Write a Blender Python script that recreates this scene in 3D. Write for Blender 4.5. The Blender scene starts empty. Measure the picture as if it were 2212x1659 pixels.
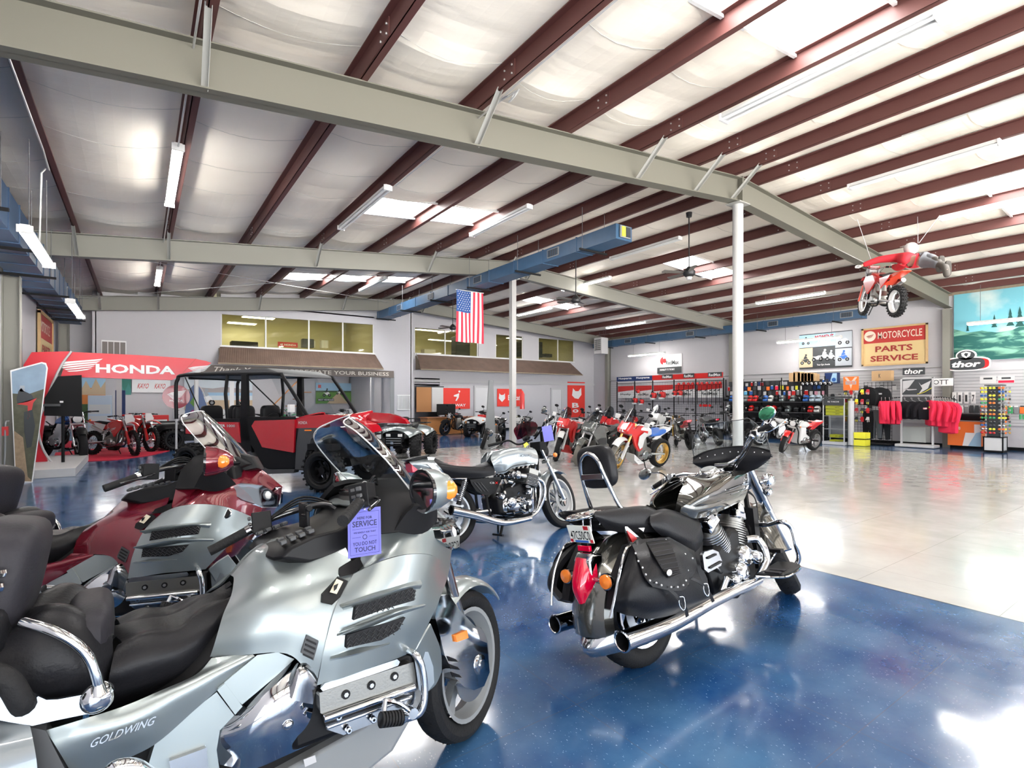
import bpy, math, random
from mathutils import Vector as V, Matrix
random.seed(7)
S=bpy.context.scene; COL=S.collection
# ---------------- camera, world, exposure ----------------
CAMH=1.53; F=1142.0; V0=864.0; YAW=math.radians(35.16)
cd=bpy.data.cameras.new('camera'); cam=bpy.data.objects.new('camera',cd); COL.objects.link(cam)
cam.location=(0,0,CAMH); cam.rotation_euler=(math.pi/2,0,-YAW)
cd.sensor_width=36; cd.lens=F/2212*36; cd.shift_y=(V0-829.5)/2212; cd.clip_start=.05; cd.clip_end=200
S.camera=cam
S.view_settings.view_transform='Standard'; S.view_settings.look='None'; S.view_settings.gamma=1
S.view_settings.use_curve_mapping=False; S.view_settings.exposure=1.32
W=bpy.data.worlds.new('sky'); S.world=W; W.use_nodes=True
bg=W.node_tree.nodes['Background']; bg.inputs[1].default_value=13.0
# pale sky above; glow below the horizon is added as uplight for the ceiling
_tc=W.node_tree.nodes.new('ShaderNodeTexCoord'); _sx=W.node_tree.nodes.new('ShaderNodeSeparateXYZ'); _rp=W.node_tree.nodes.new('ShaderNodeValToRGB'); _mr=W.node_tree.nodes.new('ShaderNodeMapRange'); _mr.inputs['From Min'].default_value=-1
W.node_tree.links.new(_tc.outputs['Generated'],_sx.inputs[0]); W.node_tree.links.new(_sx.outputs[2],_mr.inputs['Value']); W.node_tree.links.new(_mr.outputs[0],_rp.inputs[0]); W.node_tree.links.new(_rp.outputs[0],bg.inputs[0])
_rp.color_ramp.elements[0].position=.47; _rp.color_ramp.elements[0].color=(.96,.93,.88,1); _rp.color_ramp.elements[1].position=.52; _rp.color_ramp.elements[1].color=(.17,.19,.21,1)
# ---------------- pixel rays on to real planes ----------------
_c,_s=math.cos(YAW),math.sin(YAW)
def ray(u,v):
    a=(u-1106)/F; b=-(v-V0)/F
    return V((a*_c+_s,-a*_s+_c,b))
O=V((0,0,CAMH))
def fl(u,v,z=0):
    d=ray(u,v); return O+d*((z-CAMH)/d.z)
def atX(u,v,X):
    d=ray(u,v); return O+d*(X/d.x)
def atY(u,v,Y):
    d=ray(u,v); return O+d*(Y/d.y)
class Fr:
    "frame of a thing: x forward, y left, z up; un() gives the local point seen at a pixel on the plane y=const"
    def __init__(s,loc,head=0,lean=0,M=None):
        if M is not None: s.M=M; s.I=M.inverted(); s.R=s.I.to_3x3(); return
        s.loc=V(loc); s.head=head; s.lean=lean
        s.M=Matrix.Translation(s.loc)@Matrix.Rotation(math.radians(head),4,'Z')@Matrix.Rotation(math.radians(-lean),4,'X')
        s.I=s.M.inverted(); s.R=s.I.to_3x3()
    def un(s,u,v,y):
        d=s.R@ray(u,v); o=s.I@O
        return o+d*((y-o.y)/d.y)
    def ux(s,u,v,x):
        d=s.R@ray(u,v); o=s.I@O
        return o+d*((x-o.x)/d.x)
    def uz(s,u,v,z):
        d=s.R@ray(u,v); o=s.I@O
        return o+d*((z-o.z)/d.z)
# ---------------- materials ----------------
MATS={}
def mat(n,c,r=.5,m=0,coat=0,emit=0,trans=0,alpha=1,bump=None,ior=1.45,sheen=0):
    if n in MATS: return MATS[n]
    M=bpy.data.materials.new(n); M.use_nodes=True; N=M.node_tree.nodes; L=M.node_tree.links
    b=N['Principled BSDF']
    if len(c)==3: c=(*c,1)
    b.inputs['Base Color'].default_value=c; b.inputs['Roughness'].default_value=r; b.inputs['Metallic'].default_value=m
    b.inputs['IOR'].default_value=ior
    if max(c[:3])<.03 and not m and not coat: b.inputs['Specular IOR Level'].default_value=.22
    if coat: b.inputs['Coat Weight'].default_value=coat; b.inputs['Coat Roughness'].default_value=.04
    if emit: b.inputs['Emission Color'].default_value=c; b.inputs['Emission Strength'].default_value=emit
    if trans: b.inputs['Transmission Weight'].default_value=trans
    if alpha<1: b.inputs['Alpha'].default_value=alpha
    if sheen: b.inputs['Sheen Weight'].default_value=sheen
    if bump:
        t=N.new('ShaderNodeTexNoise'); t.inputs['Scale'].default_value=bump[0]; t.inputs['Detail'].default_value=4
        tc=N.new('ShaderNodeTexCoord'); L.new(tc.outputs['Object'],t.inputs['Vector'])
        bp=N.new('ShaderNodeBump'); bp.inputs['Strength'].default_value=bump[1]; bp.inputs['Distance'].default_value=.01
        L.new(t.outputs['Fac'],bp.inputs['Height']); L.new(bp.outputs['Normal'],b.inputs['Normal'])
        if len(bump)>2:
            mx=N.new('ShaderNodeMix'); mx.data_type='RGBA'; L.new(t.outputs['Fac'],mx.inputs['Factor'])
            mx.inputs['A'].default_value=c; k=bump[2]; mx.inputs['B'].default_value=(c[0]*k,c[1]*k,c[2]*k,1)
            L.new(mx.outputs['Result'],b.inputs['Base Color'])
    MATS[n]=M; return M
chrome=mat('chrome',(.58,.60,.63),.06,1); dchrome=mat('dark_chrome',(.35,.36,.38),.15,1); alu=mat('aluminium',(.6,.61,.62),.32,1,bump=(60,.1))
alud=mat('cast_aluminium',(.24,.235,.22),.38,1,bump=(120,.06)); steel=mat('steel',(.45,.45,.46),.35,1)
silver=mat('silver_paint',(.27,.305,.31),.36,.72,coat=.8); silverb=mat('silver_body',(.21,.24,.27),.36,.7,coat=.8)
wine=mat('wine_red_paint',(.15,.005,.016),.22,.35,coat=1); redp=mat('red_plastic',(.55,.014,.014),.28,0,coat=.6); redd=mat('deep_red',(.45,.01,.015),.35,0,coat=.3)
black=mat('black_plastic',(.006,.006,.007),.42); blackg=mat('black_gloss',(.012,.012,.014),.08,coat=1); blackm=mat('black_matt',(.010,.010,.011),.7); rubber=mat('tyre_rubber',(.014,.014,.015),.62,bump=(90,.3))
rubberd=mat('dusty_rubber',(.20,.185,.16),.8,bump=(40,.4,.45)); leather=mat('black_leather',(.010,.010,.012),.38,bump=(110,.12)); leatherg=mat('grey_leather',(.022,.021,.026),.5,bump=(110,.1)); dgrey=mat('dark_grey_plastic',(.05,.052,.056),.45)
grey=mat('mid_grey',(.22,.23,.24),.45); lgrey=mat('light_grey',(.5,.5,.51),.5); whitep=mat('white_plastic',(.62,.62,.62),.3,coat=.4); cream=mat('cream_white',(.72,.7,.66),.6)
amber=mat('amber_lens',(.85,.22,.02),.15,coat=1); redl=mat('red_lens',(.55,.0,.03),.12,coat=1); gold=mat('gold_anodised',(.65,.42,.12),.3,1); blue=mat('blue_paint',(.03,.13,.45),.3,coat=.5); yellow=mat('yellow',(.85,.8,.05),.5)
orange=mat('orange',(.85,.18,.03),.5); green=mat('green',(.05,.35,.12),.5); tagp=mat('violet_tag_paper',(.12,.12,.46),.6); inkp=mat('tag_ink',(.01,.01,.05),.6); navy=mat('navy',(.01,.03,.12),.5)
glass=mat('clear_screen',(.93,.96,.96),.02,trans=1,ior=1.02); glass.node_tree.nodes['Principled BSDF'].inputs['Specular IOR Level'].default_value=1.0
pinkr=mat('pink_red_cloth',(.78,.02,.07),.8,bump=(30,.3)); wood=mat('orange_wood',(.52,.22,.07),.45,bump=(20,.1,.7)); cardb=mat('cardboard',(.52,.34,.18),.8); tealg=mat('teal_green',(.03,.2,.16),.6)
def clearmat(n,c,k,rough=.03):
    "thin see-through sheet: mostly transparent with a mirror coat that grows at grazing angles"
    if n in MATS: return MATS[n]
    M=bpy.data.materials.new(n); M.use_nodes=True; N=M.node_tree.nodes; L=M.node_tree.links; N.remove(N['Principled BSDF'])
    t=N.new('ShaderNodeBsdfTransparent'); t.inputs[0].default_value=(*c,1); g=N.new('ShaderNodeBsdfGlossy'); g.inputs['Roughness'].default_value=rough
    lw=N.new('ShaderNodeFresnel'); lw.inputs[0].default_value=1.35; mp=N.new('ShaderNodeMapRange'); mp.inputs['To Min'].default_value=k*.4; mp.inputs['To Max'].default_value=.8
    L.new(lw.outputs[0],mp.inputs['Value']); mx=N.new('ShaderNodeMixShader'); L.new(mp.outputs['Result'],mx.inputs[0]); L.new(t.outputs[0],mx.inputs[1]); L.new(g.outputs[0],mx.inputs[2])
    L.new(mx.outputs[0],N['Material Output'].inputs[0]); MATS[n]=M; return M
screen=clearmat('windscreen_acrylic',(.9,.93,.94),.05); screend=clearmat('smoked_screen',(.45,.47,.5),.06); winglass=clearmat('window_glass',(.86,.85,.74),.06); maroon=clearmat('maroon_screen',(.42,.1,.16),.05)
# ---------------- mesh builder ----------------
def basis(d):
    d=d.normalized(); a=V((0,0,1)) if abs(d.z)<.9 else V((1,0,0))
    x=a.cross(d).normalized(); return x,d.cross(x)
def catmull(P,n):
    P=[V(p) for p in P]
    if len(P)<3 or n<2: return P
    out=[]
    Q=[2*P[0]-P[1]]+P+[2*P[-1]-P[-2]]
    for i in range(1,len(Q)-2):
        a,b,c,d=Q[i-1:i+3]
        for k in range(n):
            t=k/n; out.append(.5*((2*b)+(c-a)*t+(2*a-5*b+4*c-d)*t*t+(-a+3*b-3*c+d)*t**3))
    out.append(P[-1]); return out
class MB:
    def __init__(s): s.v=[]; s.f=[]; s.m=[]; s.ms=[]; s.mf=None; s.weld=False
    def _m(s,m):
        if m not in s.ms: s.ms.append(m)
        return s.ms.index(m)
    def add(s,vs,fs,m):
        k=len(s.v); s.v+=[V(p) for p in vs]; i=s._m(m)
        for f in fs: s.f.append([a+k for a in f]); s.m.append(i)
        return s
    def box(s,c,sz,m,rot=None,tp=1):
        c=V(c); h=[a/2 for a in sz]; vs=[]
        for z in (-1,1):
            q=tp if z>0 else 1
            for x,y in ((-1,-1),(1,-1),(1,1),(-1,1)):
                p=V((x*h[0]*q,y*h[1]*q,z*h[2]))
                if rot is not None: p=rot@p
                vs.append(c+p)
        return s.add(vs,[(3,2,1,0),(4,5,6,7),(0,1,5,4),(1,2,6,5),(2,3,7,6),(3,0,4,7)],m)
    def cyl(s,a,b,r,m,r2=None,n=14,cap=True):
        a,b=V(a),V(b); r2=r if r2 is None else r2; x,y=basis(b-a); vs=[]
        for p,q in ((a,r),(b,r2)):
            for i in range(n):
                t=2*math.pi*i/n; vs.append(p+(x*math.cos(t)+y*math.sin(t))*q)
        fs=[(i,(i+1)%n,n+(i+1)%n,n+i) for i in range(n)]
        if cap: fs+=[tuple(range(n-1,-1,-1)),tuple(range(n,2*n))]
        return s.add(vs,fs,m)
    def tube(s,P,r,m,n=8,k=6,cap=True,flat=1):
        P=catmull(P,k); N=len(P); rs=r if callable(r) else (lambda t:r)
        d=(P[1]-P[0]).normalized(); x,y=basis(d); vs=[]
        for i,p in enumerate(P):
            d2=((P[min(i+1,N-1)]-P[max(i-1,0)])).normalized()
            x=(x-d2*x.dot(d2)); x=x.normalized() if x.length>1e-6 else basis(d2)[0]; y=d2.cross(x)
            q=rs(i/(N-1))
            for j in range(n):
                t=2*math.pi*j/n; vs.append(p+(x*math.cos(t)+y*math.sin(t)*flat)*q)
        fs=[(i*n+j,i*n+(j+1)%n,(i+1)*n+(j+1)%n,(i+1)*n+j) for i in range(N-1) for j in range(n)]
        if cap: fs+=[tuple(range(n-1,-1,-1)),tuple(range((N-1)*n,N*n))]
        return s.add(vs,fs,m)
    def lathe(s,prof,o,ax,m,n=24,a0=0,a1=360):
        "prof: (radius, along-axis)"
        o=V(o); ax=V(ax).normalized(); x,y=basis(ax); full=a1-a0>=360; k=n if full else n+1; vs=[]
        for r,h in prof:
            for i in range(k):
                t=math.radians(a0+(a1-a0)*i/n); vs.append(o+ax*h+(x*math.cos(t)+y*math.sin(t))*r)
        fs=[]
        for a in range(len(prof)-1):
            for i in range(n):
                j=(i+1)%k if full else i+1
                fs.append((a*k+i,a*k+j,(a+1)*k+j,(a+1)*k+i))
        return s.add(vs,fs,m)
    def ball(s,c,r,m,n=12,rot=None):
        c=V(c); r=(r,r,r) if not hasattr(r,'__len__') else r; vs=[]; k=n//2+1
        for i in range(k):
            a=math.pi*i/(k-1)
            for j in range(n):
                b=2*math.pi*j/n; p=V((r[0]*math.sin(a)*math.cos(b),r[1]*math.sin(a)*math.sin(b),r[2]*math.cos(a)))
                if rot is not None: p=rot@p
                vs.append(c+p)
        return s.add(vs,[(i*n+j,(i+1)*n+j,(i+1)*n+(j+1)%n,i*n+(j+1)%n) for i in range(k-1) for j in range(n)],m)
    def pad(s,c,sz,m,e=.35,n=20,rot=None):
        "superellipsoid cushion"
        c=V(c); vs=[]; k=n//2+1; f=lambda w,q: math.copysign(abs(w)**q,w)
        for i in range(k):
            a=-math.pi/2+math.pi*i/(k-1)
            for j in range(n):
                b=2*math.pi*j/n
                p=V((sz[0]/2*f(math.cos(a),e)*f(math.cos(b),e),sz[1]/2*f(math.cos(a),e)*f(math.sin(b),e),sz[2]/2*f(math.sin(a),e)))
                if rot is not None: p=rot@p
                vs.append(c+p)
        return s.add(vs,[(i*n+j,i*n+(j+1)%n,(i+1)*n+(j+1)%n,(i+1)*n+j) for i in range(k-1) for j in range(n)],m)
    def prism(s,P,d,m,m2=None):
        P=[V(p) for p in P]; d=V(d); n=len(P)
        s.add(P+[p+d for p in P],[tuple(range(n)),tuple(range(2*n-1,n-1,-1))],m)
        s.add(P+[p+d for p in P],[(i,i+n,(i+1)%n+n,(i+1)%n) for i in range(n)],m2 or m); return s
    def slab(s,P,y0,y1,m):
        "side-view outline (x,z) carried from y0 to y1"
        return s.prism([(p[0],y0,p[1]) for p in P],(0,y1-y0,0),m)
    def body(s,P,w,m,k=.7,e=.012):
        "side-view outline with rounded flanks: full outline at half the width, shrunk outline at full width"
        cx=sum(p[0] for p in P)/len(P); cz=sum(p[1] for p in P)/len(P); n=len(P); vs=[]; lv=[(-1,k),(-.82,.9+.1*k),(-.4,1),(.4,1),(.82,.9+.1*k),(1,k)]
        for y,q in lv:
            for p in P: vs.append((cx+(p[0]-cx)*q,y*w,cz+(p[1]-cz)*q))
        fs=[tuple(range(n-1,-1,-1)),tuple(range(5*n,6*n))]+[(a*n+i,a*n+(i+1)%n,(a+1)*n+(i+1)%n,(a+1)*n+i) for a in range(5) for i in range(n)]
        return s.add(vs,fs,m)
    def patch(s,G,m,n=5,th=.006,mir=False,off=None):
        "smooth sheet through a grid of points, given a real thickness"
        R=[catmull(r,n) for r in G]; C=[]
        for j in range(len(R[0])): C.append(catmull([r[j] for r in R],n))
        a,b=len(C),len(C[0]); pts=[C[i][j] for i in range(a) for j in range(b)]
        nr=[]
        for i in range(a):
            for j in range(b):
                du=C[min(i+1,a-1)][j]-C[max(i-1,0)][j]; dv=C[i][min(j+1,b-1)]-C[i][max(j-1,0)]; q=du.cross(dv)
                nr.append(q.normalized() if q.length>1e-9 else V((0,1,0)))
        vs=pts+[p+q*th for p,q in zip(pts,nr)]; N=a*b; fs=[]
        for i in range(a-1):
            for j in range(b-1):
                q=(i*b+j,(i+1)*b+j,(i+1)*b+j+1,i*b+j+1); fs.append(q); fs.append(tuple(t+N for t in reversed(q)))
        ed=[i*b for i in range(a)]+[(a-1)*b+j for j in range(1,b)]+[i*b+b-1 for i in range(a-2,-1,-1)]+[j for j in range(b-2,0,-1)]
        for i in range(len(ed)):
            p,q=ed[i],ed[(i+1)%len(ed)]; fs.append((q,p,p+N,q+N))
        s.add(vs,fs,m)
        if mir: s.add([(p.x,-p.y,p.z) for p in vs],[tuple(reversed(f)) for f in fs],m); s.weld=True
        return s
    def mirror(s):
        "the same part again on the other side, as an object of its own"
        s.mf=(len(s.v),len(s.f)); return s
    def text(s,t,o,r,u,h,m,w=None,bold=0,shear=0,d=.002,align='CENTER',ttf=None):
        "lettering standing on a surface: o centre, r reading direction, u up"
        cu=bpy.data.curves.new('t','FONT'); cu.body=t; cu.align_x='CENTER'; cu.align_y='CENTER'; cu.offset=bold; cu.shear=shear; cu.resolution_u=2
        ob=bpy.data.objects.new('t',cu); me=bpy.data.meshes.new_from_object(ob)
        xs=[v.co.x for v in me.vertices]; ys=[v.co.y for v in me.vertices]
        if xs:
            x0,x1,y0,y1=min(xs),max(xs),min(ys),max(ys); sy=h/(y1-y0); sx=sy if w is None else w/(x1-x0)
            r=V(r).normalized(); u=V(u).normalized(); nn=r.cross(u); o=V(o)
            vs=[o+r*((v.co.x-(x0+x1)/2)*sx)+u*((v.co.y-(y0+y1)/2)*sy)+nn*d for v in me.vertices]
            s.add(vs,[tuple(p.vertices) for p in me.polygons],m)
        bpy.data.meshes.remove(me); bpy.data.objects.remove(ob); bpy.data.curves.remove(cu); return s
    def fender(s,c,R,w,a0,a1,m,crown=.035,th=.004,n=16,drop=0):
        "mudguard: arc band about an axle at c (x,z), angles from straight ahead, over the top"
        G=[]
        for i in range(n+1):
            a=math.radians(a0+(a1-a0)*i/n); row=[]
            for q in (-1,-.92,-.6,0,.6,.92,1):
                r=R+crown*(1-q*q)-(drop if abs(q)==1 else 0); row.append(V((c[0]+r*math.cos(a),q*w/2,c[1]+r*math.sin(a))))
            G.append(row)
        return s.patch(G,m,n=1,th=th)
    def build(s,name,parent=None,bevel=0,sub=0,ang=38,T=None,**k):
        twin=None
        if s.mf:
            a,c=s.mf; twin=MB(); twin.v=[V((p.x,-p.y,p.z)) for p in s.v[:a]]; twin.f=[list(reversed(f)) for f in s.f[:c]]; twin.m=s.m[:c]; twin.ms=s.ms
        if T is not None: s.v=[T@p for p in s.v]
        me=bpy.data.meshes.new(name); me.from_pydata([tuple(p) for p in s.v],[],s.f)
        for m in s.ms: me.materials.append(m)
        me.polygons.foreach_set('material_index',s.m)
        if s.weld:
            import bmesh
            bm=bmesh.new(); bm.from_mesh(me); bmesh.ops.remove_doubles(bm,verts=bm.verts,dist=2e-4); bm.to_mesh(me); bm.free()
        me.polygons.foreach_set('use_smooth',[True]*len(me.polygons)); me.set_sharp_from_angle(angle=math.radians(ang)); me.update()
        o=bpy.data.objects.new(name,me); COL.objects.link(o)
        if parent: o.parent=parent
        if bevel:
            b=o.modifiers.new('b','BEVEL'); b.width=bevel; b.segments=2; b.limit_method='ANGLE'; b.angle_limit=math.radians(40); b.harden_normals=False
        if sub:
            q=o.modifiers.new('s','SUBSURF'); q.levels=sub; q.render_levels=sub
        for a,b in k.items(): o[a]=b
        if twin: twin.build(name,parent,bevel,sub,ang,T,**k)
        return o
def thing(name,label,cat,loc=(0,0,0),head=0,lean=0,group=None):
    o=bpy.data.objects.new(name,None); COL.objects.link(o); o.empty_display_size=.1
    o.matrix_world=Matrix.Translation(V(loc))@Matrix.Rotation(math.radians(head),4,'Z')@Matrix.Rotation(math.radians(-lean),4,'X')
    o['label']=label; o['category']=cat
    if group: o['group']=group
    return o
def tag(o,label,cat,group=None):
    o['label']=label; o['category']=cat
    if group: o['group']=group
    return o
def struct(name,mb,**k): o=mb.build(name,**k); o['kind']='structure'; return o
def dup(r,loc,label,rotz=None,group=None,scale=None):
    def cp(o,par):
        c=o.copy(); COL.objects.link(c); c.parent=par
        if par: c.matrix_parent_inverse=o.matrix_parent_inverse.copy()
        for h in [x for x in ALLKIDS.get(o.name,[])]: cp(h,c)
        return c
    if not ALLKIDS.get('_'+r.name):
        def walk(o):
            ALLKIDS[o.name]=list(o.children); ALLKIDS['_'+o.name]=1
            for h in o.children: walk(h)
        walk(r)
    c=cp(r,None); c.location=V(loc)
    if rotz is not None: c.rotation_euler[2]=rotz
    if scale: c.scale=scale
    c['label']=label
    if group: c['group']=group
    return c
ALLKIDS={}
# ================= the building =================
RX=9.55; FY=[-1.7,5.9,13.52,21.14]; ZT=5.85; SL=.098; SR=.072; XL=-2.09; XR=21.6; YB=22.4
def zr(x): return ZT-(RX-x)*SL if x<RX else ZT-(x-RX)*SR
wallm=mat('painted_block_wall',(.50,.492,.52),.7,bump=(6,.15,.97))
rafm=mat('grey_green_steel_paint',(.135,.13,.105),.55); rafl=mat('grey_steel_paint',(.22,.215,.19),.5); colw=mat('white_column_paint',(.46,.46,.455),.45)
purm=mat('red_oxide_purlin',(.095,.033,.029),.5); braz=mat('brace_grey',(.30,.30,.28),.5)
def nodes_floor():
    M=bpy.data.materials.new('vinyl_tile_floor'); M.use_nodes=True; N=M.node_tree.nodes; L=M.node_tree.links; b=N['Principled BSDF']
    g=N.new('ShaderNodeNewGeometry'); sp=N.new('ShaderNodeSeparateXYZ'); L.new(g.outputs['Position'],sp.inputs[0])
    def mt(op,a,bb=None,c=None):
        n=N.new('ShaderNodeMath'); n.operation=op
        for i,x in enumerate((a,bb,c)):
            if x is None: continue
            if isinstance(x,(int,float)): n.inputs[i].default_value=x
            else: L.new(x,n.inputs[i])
        return n.outputs[0]
    X,Y=sp.outputs[0],sp.outputs[1]
    wx=mt('MULTIPLY',mt('GREATER_THAN',X,4.97),mt('LESS_THAN',X,18.45))
    isw=mt('MULTIPLY',wx,mt('LESS_THAN',Y,15.0))
    def tex(sc,det=3,rough=.5,st=None):
        t=N.new('ShaderNodeTexNoise'); t.inputs['Scale'].default_value=sc; t.inputs['Detail'].default_value=det; t.inputs['Roughness'].default_value=rough
        if st:
            mp=N.new('ShaderNodeMapping'); mp.inputs['Scale'].default_value=st; L.new(g.outputs['Position'],mp.inputs[0]); L.new(mp.outputs[0],t.inputs['Vector'])
        else: L.new(g.outputs['Position'],t.inputs['Vector'])
        return t.outputs['Fac']
    def ramp(f,a,bb,ca,cb):
        r=N.new('ShaderNodeValToRGB'); r.color_ramp.elements[0].position=a; r.color_ramp.elements[1].position=bb; r.color_ramp.elements[0].color=(*ca,1); r.color_ramp.elements[1].color=(*cb,1); L.new(f,r.inputs[0]); return r.outputs[0]
    def mix(f,a,bb,bt='MIX'):
        m=N.new('ShaderNodeMix'); m.data_type='RGBA'; m.blend_type=bt
        for k,x in (('Factor',f),('A',a),('B',bb)):
            if isinstance(x,(int,float)): m.inputs[k].default_value=x
            elif isinstance(x,tuple): m.inputs[k].default_value=(*x,1)
            else: L.new(x,m.inputs[k])
        return m.outputs['Result']
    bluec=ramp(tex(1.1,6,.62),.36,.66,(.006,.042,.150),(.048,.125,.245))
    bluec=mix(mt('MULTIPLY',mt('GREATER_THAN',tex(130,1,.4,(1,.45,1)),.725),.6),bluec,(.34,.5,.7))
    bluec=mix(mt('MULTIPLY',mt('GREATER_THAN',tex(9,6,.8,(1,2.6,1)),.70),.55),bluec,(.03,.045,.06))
    whitec=ramp(tex(2.0,5,.6),.3,.7,(.40,.395,.385),(.47,.465,.45))
    whitec=mix(mt('MULTIPLY',mt('GREATER_THAN',tex(9,4,.7,(.4,3,1)),.76),.22),whitec,(.2,.19,.18))
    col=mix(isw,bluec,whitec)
    def seam(c,o):
        f=mt('FRACT',mt('DIVIDE',mt('ADD',c,o),.3048*3)); return mt('LESS_THAN',mt('ABSOLUTE',mt('SUBTRACT',f,.5)),.0018)
    sm=mt('MAXIMUM',seam(X,.49),seam(Y,.3)); col=mix(mt('MULTIPLY',sm,.55),col,(.07,.07,.075))
    ed=mt('MULTIPLY',mt('LESS_THAN',mt('ABSOLUTE',mt('SUBTRACT',X,4.965)),.008),1.0); col=mix(ed,col,(.02,.02,.02))
    L.new(col,b.inputs['Base Color'])
    rr=N.new('ShaderNodeMapRange'); rr.inputs['From Min'].default_value=.3; rr.inputs['From Max'].default_value=.7; rr.inputs['To Min'].default_value=.10; rr.inputs['To Max'].default_value=.26; L.new(tex(3,4),rr.inputs['Value']); L.new(rr.outputs[0],b.inputs['Roughness'])
    b.inputs['Coat Weight'].default_value=.35; b.inputs['Coat Roughness'].default_value=.09; b.inputs['Specular IOR Level'].default_value=.5
    bp=N.new('ShaderNodeBump'); bp.inputs['Strength'].default_value=.10; bp.inputs['Distance'].default_value=.02; L.new(tex(2.2,2,.5,(1,1,1)),bp.inputs['Height']); L.new(bp.outputs[0],b.inputs['Coat Normal']); L.new(bp.outputs[0],b.inputs['Normal'])
    return M
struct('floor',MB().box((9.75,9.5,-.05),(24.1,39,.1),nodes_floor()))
# ---- ceiling fabric, hung between the purlins, with openings for the skylights
PX=[-1.03,.49,2.02,3.54,5.07,6.59,8.11,9.25,10.05,11.3,12.75,14.27,15.8,17.3,18.85,20.4]
SKY=[(3.62,5.0,9.85,10.95),(5.15,6.52,9.85,10.95),(5.15,6.52,2.25,3.3),(3.62,5.0,2.25,3.3),(12.85,14.2,2.1,3.2),(14.35,15.73,2.1,3.2),(12.85,14.2,9.6,10.7),(14.35,15.73,9.6,10.7),(3.62,5.0,17.3,18.3),(5.15,6.52,17.3,18.3),(12.85,14.2,17.0,18.0),(14.35,15.73,17.0,18.0),(6.67,8.0,17.3,18.3)]
def ceilmat():
    M=mat('white_vinyl_insulation',(.74,.72,.68),.6); N=M.node_tree.nodes; L=M.node_tree.links; b=N['Principled BSDF']
    g=N.new('ShaderNodeNewGeometry'); mp=N.new('ShaderNodeMapping'); mp.inputs['Scale'].default_value=(.55,2.0,1); L.new(g.outputs['Position'],mp.inputs[0])
    t=N.new('ShaderNodeTexNoise'); t.inputs['Scale'].default_value=1.6; t.inputs['Detail'].default_value=5; L.new(mp.outputs[0],t.inputs['Vector'])
    bp=N.new('ShaderNodeBump'); bp.inputs['Strength'].default_value=.35; bp.inputs['Distance'].default_value=.06; L.new(t.outputs['Fac'],bp.inputs['Height']); L.new(bp.outputs[0],b.inputs['Normal'])
    t2=N.new('ShaderNodeTexNoise'); t2.inputs['Scale'].default_value=.5; L.new(g.outputs['Position'],t2.inputs['Vector'])
    r=N.new('ShaderNodeValToRGB'); r.color_ramp.elements[0].position=.35; r.color_ramp.elements[1].position=.65; r.color_ramp.elements[0].color=(.80,.735,.64,1); r.color_ramp.elements[1].color=(.88,.825,.735,1); L.new(t2.outputs['Fac'],r.inputs[0]); L.new(r.outputs[0],b.inputs['Base Color'])
    return M
cm=ceilmat(); foldm=mat('fabric_seam_tape',(.48,.47,.44),.7)
mb=MB(); xs=[XL]+PX+[XR]
for i in range(len(xs)-1):
    a,c=xs[i],xs[i+1]; ys=[-9.6+.28*k for k in range(int(32.1/.28)+1)]
    for (p,q,r,t) in SKY:
        if p>=a-.05 and q<=c+.05: ys+=[r,t]
    ys=sorted(ys); nx=8
    def P(u,y):
        X=a+(c-a)*u; sg=.085*math.sin(math.pi*u)*(.75+.25*math.sin(y*1.3+i*2.1))
        seam=((y+5.5)%1.27)/1.27; sg+=.02*math.sin(math.pi*u)*abs(math.sin(math.pi*seam))
        for fy in FY: sg+=.05*math.sin(math.pi*u)*math.exp(-((y-fy+.55)/.16)**2)
        return (X,y,zr(X)+.235-sg)
    for j in range(len(ys)-1):
        ym=(ys[j]+ys[j+1])/2
        if ys[j+1]-ys[j]<1e-4: continue
        if any(p>=a-.05 and q<=c+.05 and r<ym<t for (p,q,r,t) in SKY): continue
        for k in range(nx):
            mb.add([P(k/nx,ys[j]),P((k+1)/nx,ys[j]),P((k+1)/nx,ys[j+1]),P(k/nx,ys[j+1])],[(0,3,2,1)],cm)
# dark seams between the fabric widths
    y=-9.0+(i%3)*.22
    while y<22.3:
        if not any(p>=a-.05 and q<=c+.05 and r-.1<y<t+.1 for (p,q,r,t) in SKY):
            pts=[V(P(k/6,y+.10*math.sin(math.pi*k/6)))-V((0,0,.006)) for k in range(7)]
            mb.tube(pts,.0022,foldm,n=4,k=1)
        y+=1.27+.12*math.sin(y*3+i)
me=struct('ceiling',mb,ang=60)
roofm=mat('roof_deck',(.3,.3,.3),.8)
SKM=mat('skylight_panel',(1,.995,.98),.5,emit=11.0)
for n,(p,q,r,t) in enumerate(SKY):
    b=MB(); K=16
    for k in range(K):
        x0=p-.07+(q-p+.14)*k/K; x1=p-.07+(q-p+.14)*(k+1)/K; w0=.012*(1 if k%2 else -1); w1=-w0
        b.add([(x0,r-.05,zr(x0)+.26+w0),(x1,r-.05,zr(x1)+.26+w1),(x1,t+.05,zr(x1)+.26+w1),(x0,t+.05,zr(x0)+.26+w0)],[(0,3,2,1)],SKM)
    for yy in (r,t): b.prism([(p-.05,yy-.02,zr(p)+.17),(q+.05,yy-.02,zr(q)+.17),(q+.05,yy-.02,zr(q)+.27),(p-.05,yy-.02,zr(p)+.27)],(0,.04,0),whitep)
    struct('window_%d'%(n+1),b)
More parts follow.
